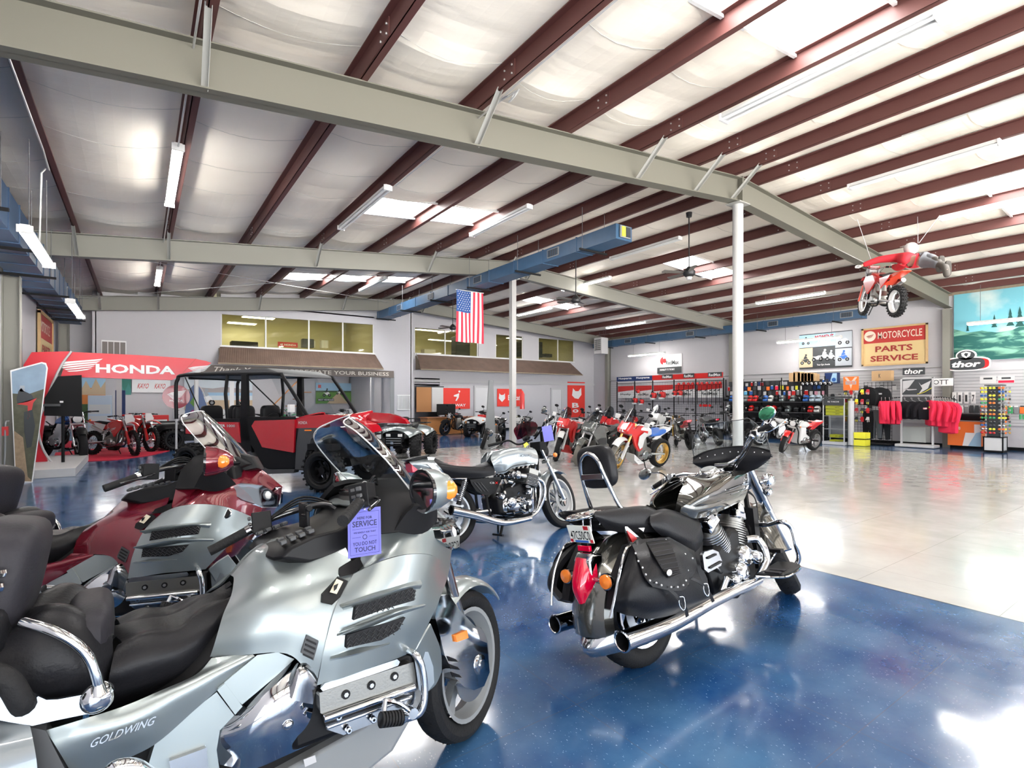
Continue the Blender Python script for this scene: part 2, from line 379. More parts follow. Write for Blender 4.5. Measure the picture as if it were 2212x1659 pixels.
# purlins: Z sections with lapped, bolted joints over each frame
boltm=mat('bolt_zinc',(.55,.55,.55),.4,.8)
for n,x in enumerate(PX):
    z=zr(x); b=MB(); h=.21
    b.box((x,6.5,z+h/2),(.012,32,h),purm); b.box((x+.035,6.5,z+.006),(.08,32,.012),purm); b.box((x-.035,6.5,z+h-.006),(.08,32,.012),purm); b.box((x+.074,6.5,z+.016),(.006,32,.022),purm)
    for fy in FY:
        b.box((x-.012,fy,z+h/2),(.012,1.9,h-.01),purm)
        for dy in (-.9,-.75,.75,.9):
            for dz in (.05,.15):
                b.cyl((x-.03,fy+dy,z+dz),(x-.015,fy+dy,z+dz),.012,boltm,n=6)
    struct('trim_%d'%(n+1),b)
for n,x in enumerate((XL+.2,XR-.2)):
    struct('trim_%d'%(n+30),MB().box((x,6.5,zr(x)+.1),(.1,32,.2),purm))
# rigid frames: tapered I rafters
def rafter(y,label,m,d0=.47,dl=.46,dr=.46):
    b=MB(); w=.2
    for xa,xb,da,db in ((XL,RX,dl,d0),(RX,XR,d0,dr)):
        za,zb=zr(xa),zr(xb)
        for (oa,ob_,th,ww) in ((0,0,.014,w),):
            b.prism([(xa,y-.006,za-.01),(xb,y-.006,zb-.01),(xb,y-.006,zb-db),(xa,y-.006,za-da)],(0,.012,0),m)
            b.prism([(xa,y-w/2,za),(xb,y-w/2,zb),(xb,y-w/2,zb-.016),(xa,y-w/2,za-.016)],(0,w,0),m)
            b.prism([(xa,y-w/2,za-da+.016),(xb,y-w/2,zb-db+.016),(xb,y-w/2,zb-db),(xa,y-w/2,za-da)],(0,w,0),m)
    b.box((RX,y,ZT-.24),(.04,.22,.5),m)
    o=b.build('steel_rafter'); return tag(o,label,'beam')
rafter(FY[1],'grey steel I-beam rafter crossing the whole foreground ceiling','x' and rafm)
rafter(FY[2],'second grey steel rafter, passing over the blue central duct',rafl)
rafter(FY[3],'farthest grey steel rafter, close in front of the back wall',rafl)
rafter(FY[0],'steel rafter overhead behind the photographer',rafm)
def brace(fy,x,side,label):
    z=zr(x); b=MB(); a=V((x,fy+side*.62,z+.03)); c=V((x+.02,fy+side*.03,z-.43)); d=(c-a)
    x0=V((1,0,0)); n=d.normalized().cross(x0)
    b.prism([a+x0*.03,a-x0*.03,c-x0*.03,c+x0*.03],n*.006,braz); b.prism([a+x0*.03,a+x0*.024,c+x0*.024,c+x0*.03],n*.05,braz)
    tag(b.build('flange_brace'),label,'brace','flange braces between rafters and purlins')
for fy,nm in ((FY[1],'foreground'),(FY[2],'second'),(FY[3],'farthest')):
    for x in (-1.03,.49,3.54,6.59,9.25,10.05) if nm!='foreground' else (.49,3.54,6.59,8.11,9.25):
        brace(fy,x,-1,'pale angle brace from the %s rafter up to a red purlin'%nm)
# columns
b=MB(); b.cyl((RX,5.9,0),(RX,5.9,ZT-.51),.098,colw,n=24); b.box((RX,5.9,ZT-.505),(.36,.3,.02),braz); b.box((RX,5.9,.02),(.36,.36,.04),colw); tag(b.build('round_column'),'round white steel column holding up the foreground rafter','column')
b=MB(); b.box((RX,13.52,2.65),(.16,.16,5.3),colw); b.box((RX,13.52,5.315),(.34,.3,.03),colw); tag(b.build('square_column'),'square white column behind the flag, under the second rafter','column')
for fy,x,lab in ((5.9,XR-.13,'grey wall column between the parts sign and the mural'),(13.52,XR-.13,'grey wall column at the right wall behind the round column'),(21.14,XR-.13,'grey wall column in the far right corner'),(13.52,XL+.13,'dark steel column at the left edge of the photo'),(21.14,XL+.2,'grey wall column in the far left corner')):
    b=MB(); zt=zr(x)-.50; b.box((x,fy,zt/2),(.25,.012,zt),rafl)
    for s in (-1,1): b.box((x+s*.12,fy,zt/2),(.012,.2,zt),rafl)
    tag(b.build('wall_column'),lab,'column')
# walls
b=MB(); b.box((XL-.1,10.4,2.6),(.2,24.4,5.2),wallm); b.box((XL-.1,-5.7,3.95),(.2,7.8,2.5),wallm); b.box((XL-.1,-5.7,.1),(.2,7.8,.2),wallm)  # unseen gap beside the camera, added to light the left ceiling
struct('wall_left',b)
b=MB(); b.box((XR+.1,6.5,2.7),(.2,32.2,5.4),wallm); b.box((XR-.01,14.0,2.62),(.03,15.6,.03),lgrey)
struct('wall_right',b)
woodt=mat('weathered_timber',(.30,.24,.17),.8,bump=(12,.2,.6)); struct('trim_40',MB().box((XR-.03,8.5,zr(XR)+.0),(.06,28,.13),woodt))
# front wall behind the camera with wide open gaps, added to let light in
b=MB(); b.box((9.75,-9.5,4.7),(24,.2,2.2),wallm); b.box((9.75,-9.5,.1),(24,.2,.2),wallm)
for x in (-1.6,2.2,6,9.8,13.6,17.4,21.1): b.box((x,-9.5,1.95),(.15,.2,3.6),wallm)
struct('wall_front',b)
# back wall with mezzanine windows, showroom opening
def wallrects(y,th,rects,m,b=None):
    b=b or MB()
    for x0,x1,z0,z1 in rects: b.box(((x0+x1)/2,y+th/2,(z0+z1)/2),(x1-x0,th,z1-z0),m)
    return b
YA=21.4
ZC=5.25
b=wallrects(YA,.15,[(-1.16,-.05,2.48,5.0),(-.05,2.37,2.48,5.1),(2.37,8.02,2.48,3.45),(8.02,8.88,2.48,5.75),(8.75,8.9,0,2.6),(8.88,9.7,0,5.85),(2.37,8.02,4.95,5.6)],wallm)
def sl(xa,xb,za,zb,zt):  # wall above the sloping window heads
    b.prism([(xa,YA,za),(xb,YA,zb),(xb,YA,zt),(xa,YA,zt)],(0,.15,0),wallm)
sl(2.37,8.02,4.60,4.68,5.0)
b.box((9.72,YA+.5,2.9),(.12,1.0,5.8),wallm); b.box((-1.18,YA+.5,3.75),(.1,1.0,2.5),wallm)
struct('wall_back_left',b)
b=wallrects(YB,.15,[(-2.2,-1.1,2.48,5.1),(9.7,10.3,0,5.85),(10.3,20.1,2.55,3.65),(10.3,20.1,4.86,5.9),(13.75,14.75,3.65,4.86),(16.5,17.5,3.65,4.86),(20.1,21.7,0,5.6),(11.6,20.1,0,2.55)],wallm)
struct('wall_back',b)
# baseboards
struct('baseboard_right',MB().box((XR-.01,6.5,.05),(.02,32,.1),black)); struct('baseboard_back',MB().box((15.6,YB-.01,.05),(11.8,.02,.1),black))
# mezzanine rooms behind the glass
mezw=mat('mezzanine_wall',(.48,.45,.30),.7); mezc=mat('mezzanine_ceiling',(.62,.6,.5),.7); mezl=mat('office_light_panel',(1,.96,.82),.5,emit=9)
def mezz(x0,x1,y,n,lab):
    b=MB(); b.box(((x0+x1)/2,y+4,4.2),(x1-x0,.1,2.4),mezw); b.box(((x0+x1)/2,y+2,3.3),(x1-x0,4,.1),mezw)
    for x in (x0,x1): b.box((x,y+2,4.2),(.1,4,2.6),mezw)
    b.prism([(x0,y+.1,5.15),(x1,y+.1,5.5),(x1,y+.1,5.55),(x0,y+.1,5.2)],(0,3.9,0),mezc)
    struct(n,b)
mezz(2.2,8.2,YA+.12,'wall_mezzanine_left',0); mezz(10.1,20.2,YB+.15,'wall_mezzanine_right',0)
def clight(x,y,z,sx,sy,lab,t=False):
    o=thing('ceiling_panel_light',lab,'light',(x,y,z)); MB().box((0,0,0),(sx,sy,.04),whitep).build('housing',o); MB().box((0,0,-.025),(sx-.06,sy-.06,.012),mezl).build('diffuser',o)
clight(3.9,23.2,4.85,1.2,.5,'square office light panel behind the leftmost upper window pane'); clight(3.5,24.6,4.75,1.1,.5,'farther office light panel deep behind the leftmost upper pane')
clight(6.4,23.2,5.05,1.6,.4,'office light panel behind the third upper window pane')
clight(11.9,23.8,5.0,1.8,.35,'long office light behind the upper window left of the flag'); clight(13,25,4.7,1.4,.3,'small office light low behind the flag'); clight(17.4,23.8,4.95,1.9,.35,'long office light behind the upper window right of the column')
# window frames & panes
fram=mat('window_frame_white',(.62,.62,.62),.4)
def pane(n,x0,x1,z0,z1,y,bars):
    b=MB(); b.box(((x0+x1)/2,y+.05,(z0+z1)/2),(x1-x0,.008,z1-z0),winglass)
    for x in bars: b.box((x,y+.05,(z0+z1)/2),(.05,.06,z1-z0),fram)
    b.box(((x0+x1)/2,y+.03,z0+.02),(x1-x0,.1,.05),fram)
    struct('window_%d'%n,b)
pane(20,2.37,8.02,3.45,4.72,YA,[2.38,3.85,5.4,6.72,8.0]); pane(21,10.3,13.75,3.65,4.86,YB,[10.32,11.9,13.7]); pane(22,14.75,16.5,3.65,4.86,YB,[14.78,16.47]); pane(23,17.5,20.1,3.65,4.86,YB,[17.53,18.9,20.07])
# showroom under the mezzanine
b=MB(); b.box((3.2,27.6,1.4),(11.5,.12,2.9),wallm); struct('wall_showroom',b)
b=MB(); b.box((3.8,24.6,2.8),(10.8,6.1,.1),wallm); struct('ceiling_showroom',b)
struct('wall_shell',MB().box((9.75,28.2,3),(24.4,.1,6.2),wallm).box((-2.35,20.3,3),(.1,16,6.2),wallm).box((21.95,14,3),(.1,28.5,6.2),wallm).box((9.75,25.6,6.05),(24.4,6.4,.1),wallm))  # outer shell added to stop sky light leaking through the corner gaps
struct('wall_showroom_right',MB().box((9.1,24.6,1.4),(.12,6,2.8),wallm)); struct('wall_showroom_left',MB().box((-2.1,25,1.4),(.12,5.3,2.8),wallm))
for n,(x,z0) in enumerate(((8.6,0),(-.55,0))): struct('trim_%d'%(50+n),MB().box((x,23.2 if n==0 else 21.6,1.4),(.14,.14,2.8),lgrey))
struct('trim_53',wallrects(YA-.03,.03,[(8.72,8.9,0,2.5)],grey))
# brown sign band with lettering
band=mat('brown_fascia',(.15,.125,.11),.6); lett=mat('lettering_ivory',(.72,.68,.6),.5)
o=thing('fascia_sign','long brown fascia board reading THANK YOU WE APPRECIATE YOUR BUSINESS over the showroom opening','sign',(5.3,YA-.06,2.62))
MB().box((0,0,0),(7.1,.08,.29),band).build('board',o,bevel=.004)
b=MB(); b.text('Thank You',(-2.4,-.045,0),(1,0,0),(0,0,1),.17,lett,w=1.5,shear=.35,bold=.01); b.text('WE APPRECIATE YOUR BUSINESS',(.95,-.045,0),(1,0,0),(0,0,1),.15,lett,w=4.75,bold=.012); b.build('lettering',o)
# corrugated awnings
awm=mat('rusty_corrugated_metal',(.27,.185,.145),.5,.35,bump=(3,.15,.55))
def awning(x0,x1,y,zt,zb,out,lab):
    o=thing('awning',lab,'awning',((x0+x1)/2,y,zb)); b=MB(); n=int((x1-x0)/.035); w=x1-x0
    for k in range(n):
        xa=-w/2+w*k/n; xb=-w/2+w*(k+1)/n; d=.012*(1 if k%2 else -1)
        b.add([(xa*.985,-.02+d,zt-zb),(xb*.985,-.02-d,zt-zb),(xb*1.03,-out-d,0-d),(xa*1.03,-out+d,0+d)],[(0,1,2,3)],awm)
    b.build('corrugated_sheet',o)
    b=MB(); b.box((0,-out+.01,-.02),(w*1.03,.06,.05),woodt); b.box((0,-.02,zt-zb+.02),(w*.99,.05,.04),fram)
    for s in (-1,1): b.prism([(s*w*.5,-.01,0),(s*w*.5,-.01,zt-zb-.05),(s*w*.5,-out+.06,0)],(-s*.03,0,0),woodt)
    b.build('timber_frame',o)
awning(2.3,8.1,YA,3.43,2.82,.62,'brown corrugated awning above the showroom opening, left of the pilaster')
awning(10.35,19.8,YB,3.62,2.92,.85,'brown corrugated awning on the right, above the office doors')
# ================= things hung from the roof =================
tube_on=mat('lit_fluorescent_tube',(1,.97,.92),.5,emit=20); tube_off=mat('fluorescent_tube_off',(.75,.76,.76),.3)
wire=mat('hanger_wire',(.16,.16,.17),.5,.6); cond=mat('conduit',(.6,.6,.6),.4,.5)
def lamp(x,z,y0,y1,label,lit=True,up=None,twin=1,w=.13,grp='fluorescent strip lights under the roof'):
    L=abs(y1-y0); o=thing('strip_light',label,'light',(x,(y0+y1)/2,z),group=None)
    b=MB(); b.prism([(-w/2,-L/2,.03),(w/2,-L/2,.03),(w/2*.7,-L/2,.09),(-w/2*.7,-L/2,.09)],(0,L,0),whitep)
    for s in (-1,1): b.box((0,s*(L/2-.01),.035),(w+.02,.03,.09),whitep)
    b.build('housing',o)
    for s in ((-1,1) if twin else (0,)):
        MB().cyl((s*w*.3,-L/2+.03,.005),(s*w*.3,L/2-.03,.005),.019,tube_on if lit else tube_off,n=8).build('tube',o)
    if up:
        for s in (-1,1):
            MB().cyl((0,s*L*.36,.08),(0,s*L*.36,up-z),.006,wire,n=5).build('hanger',o)
    return o
lamp(.42,4.86,8.3,10.85,'lit twin-tube strip light on the second purlin from the left, nearer one')
lamp(.42,4.86,16.2,18.6,'lit twin-tube strip light on the second purlin, farther one beyond the second rafter')
lamp(-1.1,3.5,8.35,10.4,'lit twin-tube strip light hanging low by the left duct, nearest to the camera',up=4.7)
lamp(-1.05,3.32,12.7,14.9,'lit twin-tube strip light hanging low by the left duct, the farther one',up=4.7)
lamp(3.47,5.12,8.6,11.2,'unlit strip light on the purlin left of the long skylight',lit=False)
lamp(6.5,5.44,8.6,10.9,'unlit strip light just right of the long skylight',lit=False)
lamp(11.2,5.6,8.5,10.9,'unlit strip light right of the blue duct end',lit=False)
lamp(6.5,5.44,16.3,18.7,'unlit strip light beyond the second rafter, left of the far skylight',lit=False)
lamp(6.67,5.42,1.9,4.35,'big unlit strip light beneath the nearest skylight at the top right',lit=False,w=.18)
lamp(11.2,5.6,2.4,4.6,'unlit strip light near the right edge of the photo above the right skylight',lit=False)
lamp(14.1,5.4,2.1,4.0,'lit strip light right at the photo edge below the right skylight')
lamp(9.98,5.65,15.0,17.3,'unlit strip light behind the ceiling fans beyond the second rafter',lit=False)
lamp(18.0,4.95,8.1,10.4,'lit strip light hanging between the round column and the hanging dirt bike',up=5.2)
lamp(18.0,4.9,15.5,17.8,'lit strip light hanging to the right of the middle ceiling fan',up=5.2)
lamp(20.7,3.78,8.75,11.1,'lit strip light hanging over the motorbike collage poster',up=4.4)
lamp(20.7,3.78,16.6,18.9,'lit strip light hanging left above the red and white chainsaw sign',up=4.4)
lamp(20.7,3.82,3.0,5.2,'lit strip light hanging before the painted mural',up=5.0)
for k,(x,y) in enumerate(((3.5,1.2),(9,-1.5),(14,-1),(18,1.0),(.45,1.6),(-.9,3.2),(12.6,13.5),(14.2,18.5))):  # extra lamps, most out of frame, added to brighten the hall
    lamp(x,zr(x)-.12,y-1.2,y+1.2,['lit strip light overhead behind the camera, by the third purlin','lit strip light behind the photographer near the roof ridge','lit strip light behind the photographer on the right slope','lit strip light out of frame near the right wall','lit strip light overhead left of the photographer','lit strip light over the left edge, out of frame','strip light on the right slope near the second rafter','strip light on the far right slope near the back wall'][k])
# lamps in the showroom and under the awnings
for x,y,l in ((1.5,22.6,'lit strip light just inside the showroom opening, behind the red arch'),(7.2,23.4,'lit strip light in the showroom above the green meadow poster'),(4.4,25.2,'lit strip light deep in the showroom seen through the buggy cab'),(-.2,25.2,'lit strip light deep in the showroom behind the red arch')):
    o=thing('strip_light',l,'light',(x,y,2.66)); MB().box((0,0,.03),(2.4,.14,.06),whitep).build('housing',o)
    for s in (-1,1): MB().cyl((-1.15,s*.04,-.01),(1.15,s*.04,-.01),.019,tube_on,n=8).build('tube',o)
# ducts
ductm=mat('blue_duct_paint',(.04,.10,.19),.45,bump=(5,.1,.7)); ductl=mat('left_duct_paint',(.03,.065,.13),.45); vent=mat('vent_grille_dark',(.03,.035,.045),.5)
def duct(x0,x1,z0,z1,y0,y1,label,m,vents,side=-1,seg=1.2,rods=2.4):
    o=thing('air_duct',label,'duct',((x0+x1)/2,(y0+y1)/2,z0)); cx,cy=(x0+x1)/2,(y0+y1)/2; b=MB(); b.box((0,0,(z1-z0)/2),(x1-x0,y1-y0,z1-z0),m)
    y=y0+seg
    while y<y1: b.box((0,y-cy,(z1-z0)/2),(x1-x0+.03,.03,z1-z0+.03),m); y+=seg
    b.build('duct_body',o,bevel=.004)
    for vy in vents:
        g=MB(); xx=(x0-cx-.012) if side<0 else (x1-cx+.012)
        g.box((xx,vy-cy,(z1-z0)*.52),(.02,.42,(z1-z0)*.62),grey); g.box((xx+side*.012,vy-cy,(z1-z0)*.52),(.01,.36,(z1-z0)*.5),vent)
        for k in range(5): g.box((xx+side*.018,vy-cy-.15+k*.075,(z1-z0)*.52),(.008,.008,(z1-z0)*.5),m)
        g.build('vent_grille',o)
    y=y0+.9
    while y<y1-.2:
        g=MB(); g.box((0,y-cy,-.03),(x1-x0+.35,.04,.04),blackm)
        for s in (-1,1): g.cyl((s*((x1-x0)/2+.1),y-cy,-.04),(s*((x1-x0)/2+.1),y-cy,zr(cx)-z0),.006,wire,n=5)
        g.build('hanger_bracket',o); y+=rods
    return o
o=duct(7.95,8.42,4.83,5.14,7.6,20.9,'long blue duct running down the middle of the roof past the flag',ductm,[9.6,13.0,16.0,18.6])
g=MB(); g.box((0,-6.68,.16),(.3,.03,.24),grey); g.box((-.06,-6.70,.16),(.1,.02,.2),yellow); g.box((.07,-6.70,.16),(.12,.02,.2),vent); g.build('end_grille',o)
duct(20.75,21.15,4.42,4.74,8.1,21.6,'blue duct along the right wall above the shop displays',ductm,[8.6,11.3,15.2,19],rods=2.9)
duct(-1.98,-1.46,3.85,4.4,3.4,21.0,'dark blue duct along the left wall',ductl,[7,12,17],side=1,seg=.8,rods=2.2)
# ceiling fans
fanm=mat('dark_fan_metal',(.03,.03,.033),.4,.4); blade=mat('fan_blade_grey',(.13,.12,.11),.5)
def fan(x,y,z,lab,a0):
    o=thing('ceiling_fan',lab,'fan',(x,y,z)); MB().cyl((0,0,.1),(0,0,zr(x)-z),.014,fanm,n=8).lathe([(.0,.0),(.07,-.02),(.06,-.12),(0,-.12)],(0,0,zr(x)-z),(0,0,1),fanm).build('down_rod',o)
    MB().lathe([(0,-.11),(.07,-.1),(.13,-.05),(.14,.02),(.09,.08),(.03,.14),(0,.14)],(0,0,0),(0,0,1),fanm).build('motor',o)
    MB().lathe([(0,-.16),(.05,-.16),(.07,-.1)],(0,0,0),(0,0,1),whitep).build('lamp_glass',o)
    for k in range(5):
        R=Matrix.Rotation(math.radians(a0+72*k),3,'Z'); b=MB(); T=Matrix.Rotation(math.radians(12),3,'X')
        b.prism([R@(T@V(p)) for p in ((.12,-.02,0),(.2,-.055,0),(.62,-.075,0),(.66,0,0),(.62,.075,0),(.2,.055,0),(.12,.02,0))],(0,0,.008),blade); b.build('blade',o)
fan(10.2,7.5,4.42,'dark ceiling fan left of the round column',10); fan(10.1,11.2,4.36,'dark ceiling fan hanging between the flag and the round column',30); fan(10.05,18.3,4.37,'far dark ceiling fan half hidden behind the flag',50)
# flag
fw=mat('flag_white',(.75,.72,.72),.8); fr=mat('flag_red',(.58,.03,.06),.8); fb=mat('flag_blue',(.025,.08,.27),.8)
o=thing('flag','United States flag hanging vertically below the central blue duct','flag',(8.06,13.62,3.24)); b=MB(); Wd,H=.93,1.52
def fp(x,z): return (x,.035*math.sin(x*9+z*1.5)*(1.1-z/H*.7),z+.01*math.sin(x*11))
nx=26
for i in range(nx):
    x0=-Wd/2+Wd*i/nx; x1=-Wd/2+Wd*(i+1)/nx; st=int(i/2)
    for j in range(12):
        z0=H*j/12; z1=H*(j+1)/12; m=(fr if st%2==0 else fw)
        if i<14 and j>=7: m=fb
        b.add([fp(x0,z0),fp(x1,z0),fp(x1,z1),fp(x0,z1)],[(0,1,2,3)],m)
b.build('cloth',o)
b=MB()
for r in range(9):
    for c in range(6 if r%2==0 else 5):
        x=-Wd/2+.04+(c+(0 if r%2==0 else .5))*.082+.008; z=H-.045-r*.065; q=fp(x,z); P=[]
        for k in range(10):
            a=math.pi/2+k*math.pi/5; rr=.021 if k%2==0 else .009; P.append((q[0]+rr*math.cos(a),q[1]-.006,q[2]+rr*math.sin(a)))
        b.add(P,[tuple(range(10))],fw)
b.build('stars',o); MB().cyl((-.48,0,H+.01),(.48,0,H+.01),.012,whitep).build('rod',o); MB().cyl((0,0,H+.01),(0,0,H+.07),.004,wire).build('cord',o)
# unit heater
o=thing('unit_heater','white louvred unit heater hanging in the far right corner','heater',(20.1,20.3,3.95)); MB().box((0,0,.45),(.5,.55,.85),lgrey).build('casing',o,bevel=.01)
b=MB()
for k in range(6): b.box((-.26,-.2+k*.08,.5),(.02,.01,.5),whitep)
for k in range(5): b.box((-.265,0,.3+k*.1),(.02,.46,.012),whitep)
b.box((-.25,0,.5),(.01,.46,.55),dgrey); b.box((-.255,0,.1),(.02,.46,.1),whitep); b.build('louvre',o); MB().cyl((0,.1,.85),(0,.1,1.2),.01,wire).build('rod',o)
# conduits
def conduit(P,lab,r=.011): tag(MB().tube(P,r,cond,n=6,k=3).build('conduit'),lab,'conduit')
conduit([(3.6,-2,5.22),(3.6,4.9,5.22),(3.62,5.0,5.15),(3.62,5.2,5.1),(3.62,5.35,5.2),(3.6,8.6,5.22)],'thin electrical conduit running beneath the purlin left of the long skylight')
conduit([(-1.0,1,4.7),(-1.0,8.9,4.7),(-1.05,9.2,4.5),(-1.08,9.3,3.6)],'conduit dropping from the first purlin to the low hanging strip light')
conduit([(.42,-2,4.9),(.42,8.3,4.9)],'conduit along the second purlin to the lit strip light'); conduit([(.42,10.9,4.9),(.42,16.2,4.9)],'conduit between the two lit strip lights on the second purlin')
conduit([(XR-.05,21,2.62),(XR-.05,6.1,2.62)],'long conduit along the right wall beneath the signs',.015)
conduit([(9.9,3.3,5.72),(9.9,-1,5.72)],'conduit under a purlin at the top right'); conduit([(18.8,8,5.0),(18.8,19,5.0)],'conduit under the last purlins on the right slope')
for a,bb,l in (((-1.8,13.7,4.6),(8.5,21,5.6),'thin diagonal bracing rod crossing under the far left roof'),((-1.8,21,4.6),(8.5,13.7,5.6),'second diagonal bracing rod making a cross under the far left roof')):
    tag(MB().cyl(a,bb,.008,cond,n=5).build('bracing_rod'),l,'rod')
# ================= wheels and touring motorcycle =================
def ring(mb,R,w,ri,c,m,ax=(0,1,0),n=40,sq=.8):
    "tyre cross-section swept round the axle"
    h=w/2; d=R-ri
    mb.lathe([(ri,-h*.55),(ri+d*.3,-h*.95),(ri+d*.6,-h),(R-d*.14,-h*.78*sq/.8),(R-.004,-h*.4),(R,0),(R-.004,h*.4),(R-d*.14,h*.78*sq/.8),(ri+d*.6,h),(ri+d*.3,h*.95),(ri,h*.55),(ri-.012,0),(ri,-h*.55)],c,ax,m,n=n)
def wheel(parent,name,c,R,w,rr,tm,rm,T=None,spokes=5,style='cast',knob=0,disc=None,dside=-1,hub=.05,grooves=False,hubm=None,det=1):
    c=V(c); b=MB(); ring(b,R,w,rr,c,tm,n=32 if det<1 else 48)
    if knob:
        nk=int(26/knob)
        for k in range(nk):
            a=2*math.pi*k/nk
            for j,q in enumerate((-.78,-.3,.3,.78)):
                a2=a+(math.pi/nk if j in (1,2) else 0); rr2=R-(.012 if abs(q)>.5 else 0); Rm=Matrix.Rotation(-a2,3,'Y')
                b.box(c+V((rr2*math.cos(a2),q*w/2,rr2*math.sin(a2))),(.03*knob,.2*w,.028*knob),tm,rot=Rm)
    if grooves:
        for k in range(30):
            a=2*math.pi*k/30
            for q in (-1,1):
                P=[]
                for t in (0,1):
                    aa=a+t*.13; y=q*w*(.06+.30*t); r=R+.0008-(.015*t); P.append(c+V((r*math.cos(aa),y,r*math.sin(aa))))
                b.cyl(P[0],P[1],.0028,black,n=4,cap=False)
    wo=b.build(name,parent,T=T)
    b=MB(); hw=w*.36
    b.lathe([(rr+.006,-hw*1.25),(rr-.012,-hw*1.2),(rr-.02,-hw*.6),(rr-.035,0),(rr-.02,hw*.6),(rr-.012,hw*1.2),(rr+.006,hw*1.25)],c,(0,1,0),rm,n=40)
    if style=='cast':
        for k in range(spokes):
            a=2*math.pi*k/spokes+.3; Rm=Matrix.Rotation(-a,3,'Y'); L=rr-.02
            b.prism([c+Rm@V(p) for p in ((hub*.6,-.02,-.03),(L*.7,-.014,-.018),(L,-.02,-.034),(L,-.02,.034),(L*.7,-.014,.018),(hub*.6,-.02,.03))],Rm@V((0,.04,0)),rm)
        b.cyl(c+V((0,-hub*1.1,0)),c+V((0,hub*1.1,0)),hub,hubm or rm,n=20)
    elif style=='wire':
        ns=int(28*det)
        for k in range(ns):
            a=2*math.pi*k/ns; q=1 if k%2 else -1; a1=a+q*.28
            b.cyl(c+V((hub*math.cos(a1),q*hub*.8,hub*math.sin(a1))),c+V(((rr-.02)*math.cos(a),0,(rr-.02)*math.sin(a))),.0024,chrome,n=4,cap=False)
        b.cyl(c+V((0,-hub,0)),c+V((0,hub,0)),hub*.7,hubm or alu,n=16)
    elif style=='comstar':
        for k in range(5):
            for s in (-1,1):
                a=2*math.pi*k/5+s*.20+.2; a0=2*math.pi*k/5+s*.5+.2; e=V((math.cos(a),0,math.sin(a)))*(rr-.02); i=V((math.cos(a0),0,math.sin(a0)))*hub
                t=V((-math.sin(a),0,math.cos(a)))*.014
                b.prism([c+i-t+V((0,-.012,0)),c+e-t*.8+V((0,-.012,0)),c+e+t*.8+V((0,-.012,0)),c+i+t+V((0,-.012,0))],(0,.024,0),rm)
        b.cyl(c+V((0,-hub,0)),c+V((0,hub,0)),hub,hubm or alu,n=20)
    b.build('rim',wo,T=T)
    if disc:
        for s in ((-1,1) if dside==0 else (dside,)):
            b=MB(); y=s*(hub+.012); b.lathe([(disc,y-.003),(disc,y+.003),(disc*.62,y+.003),(disc*.62,y-.003),(disc,y-.003)],c,(0,1,0),steel,n=36)
            for k in range(5):
                a=2*math.pi*k/5; b.cyl(c+V((disc*.64*math.cos(a),y,disc*.64*math.sin(a))),c+V((hub*.6*math.cos(a),y,hub*.6*math.sin(a))),.008,black,n=5)
            b.build('brake_disc',wo,T=T)
    return wo
def PX3(fr,pts,w=None): return [fr.un(p[0],p[1],-(p[2] if w is None else w)) for p in pts]
def grid(fr,rows): return [[p if isinstance(p,V) else fr.un(p[0],p[1],-p[2]) for p in r] for r in rows]
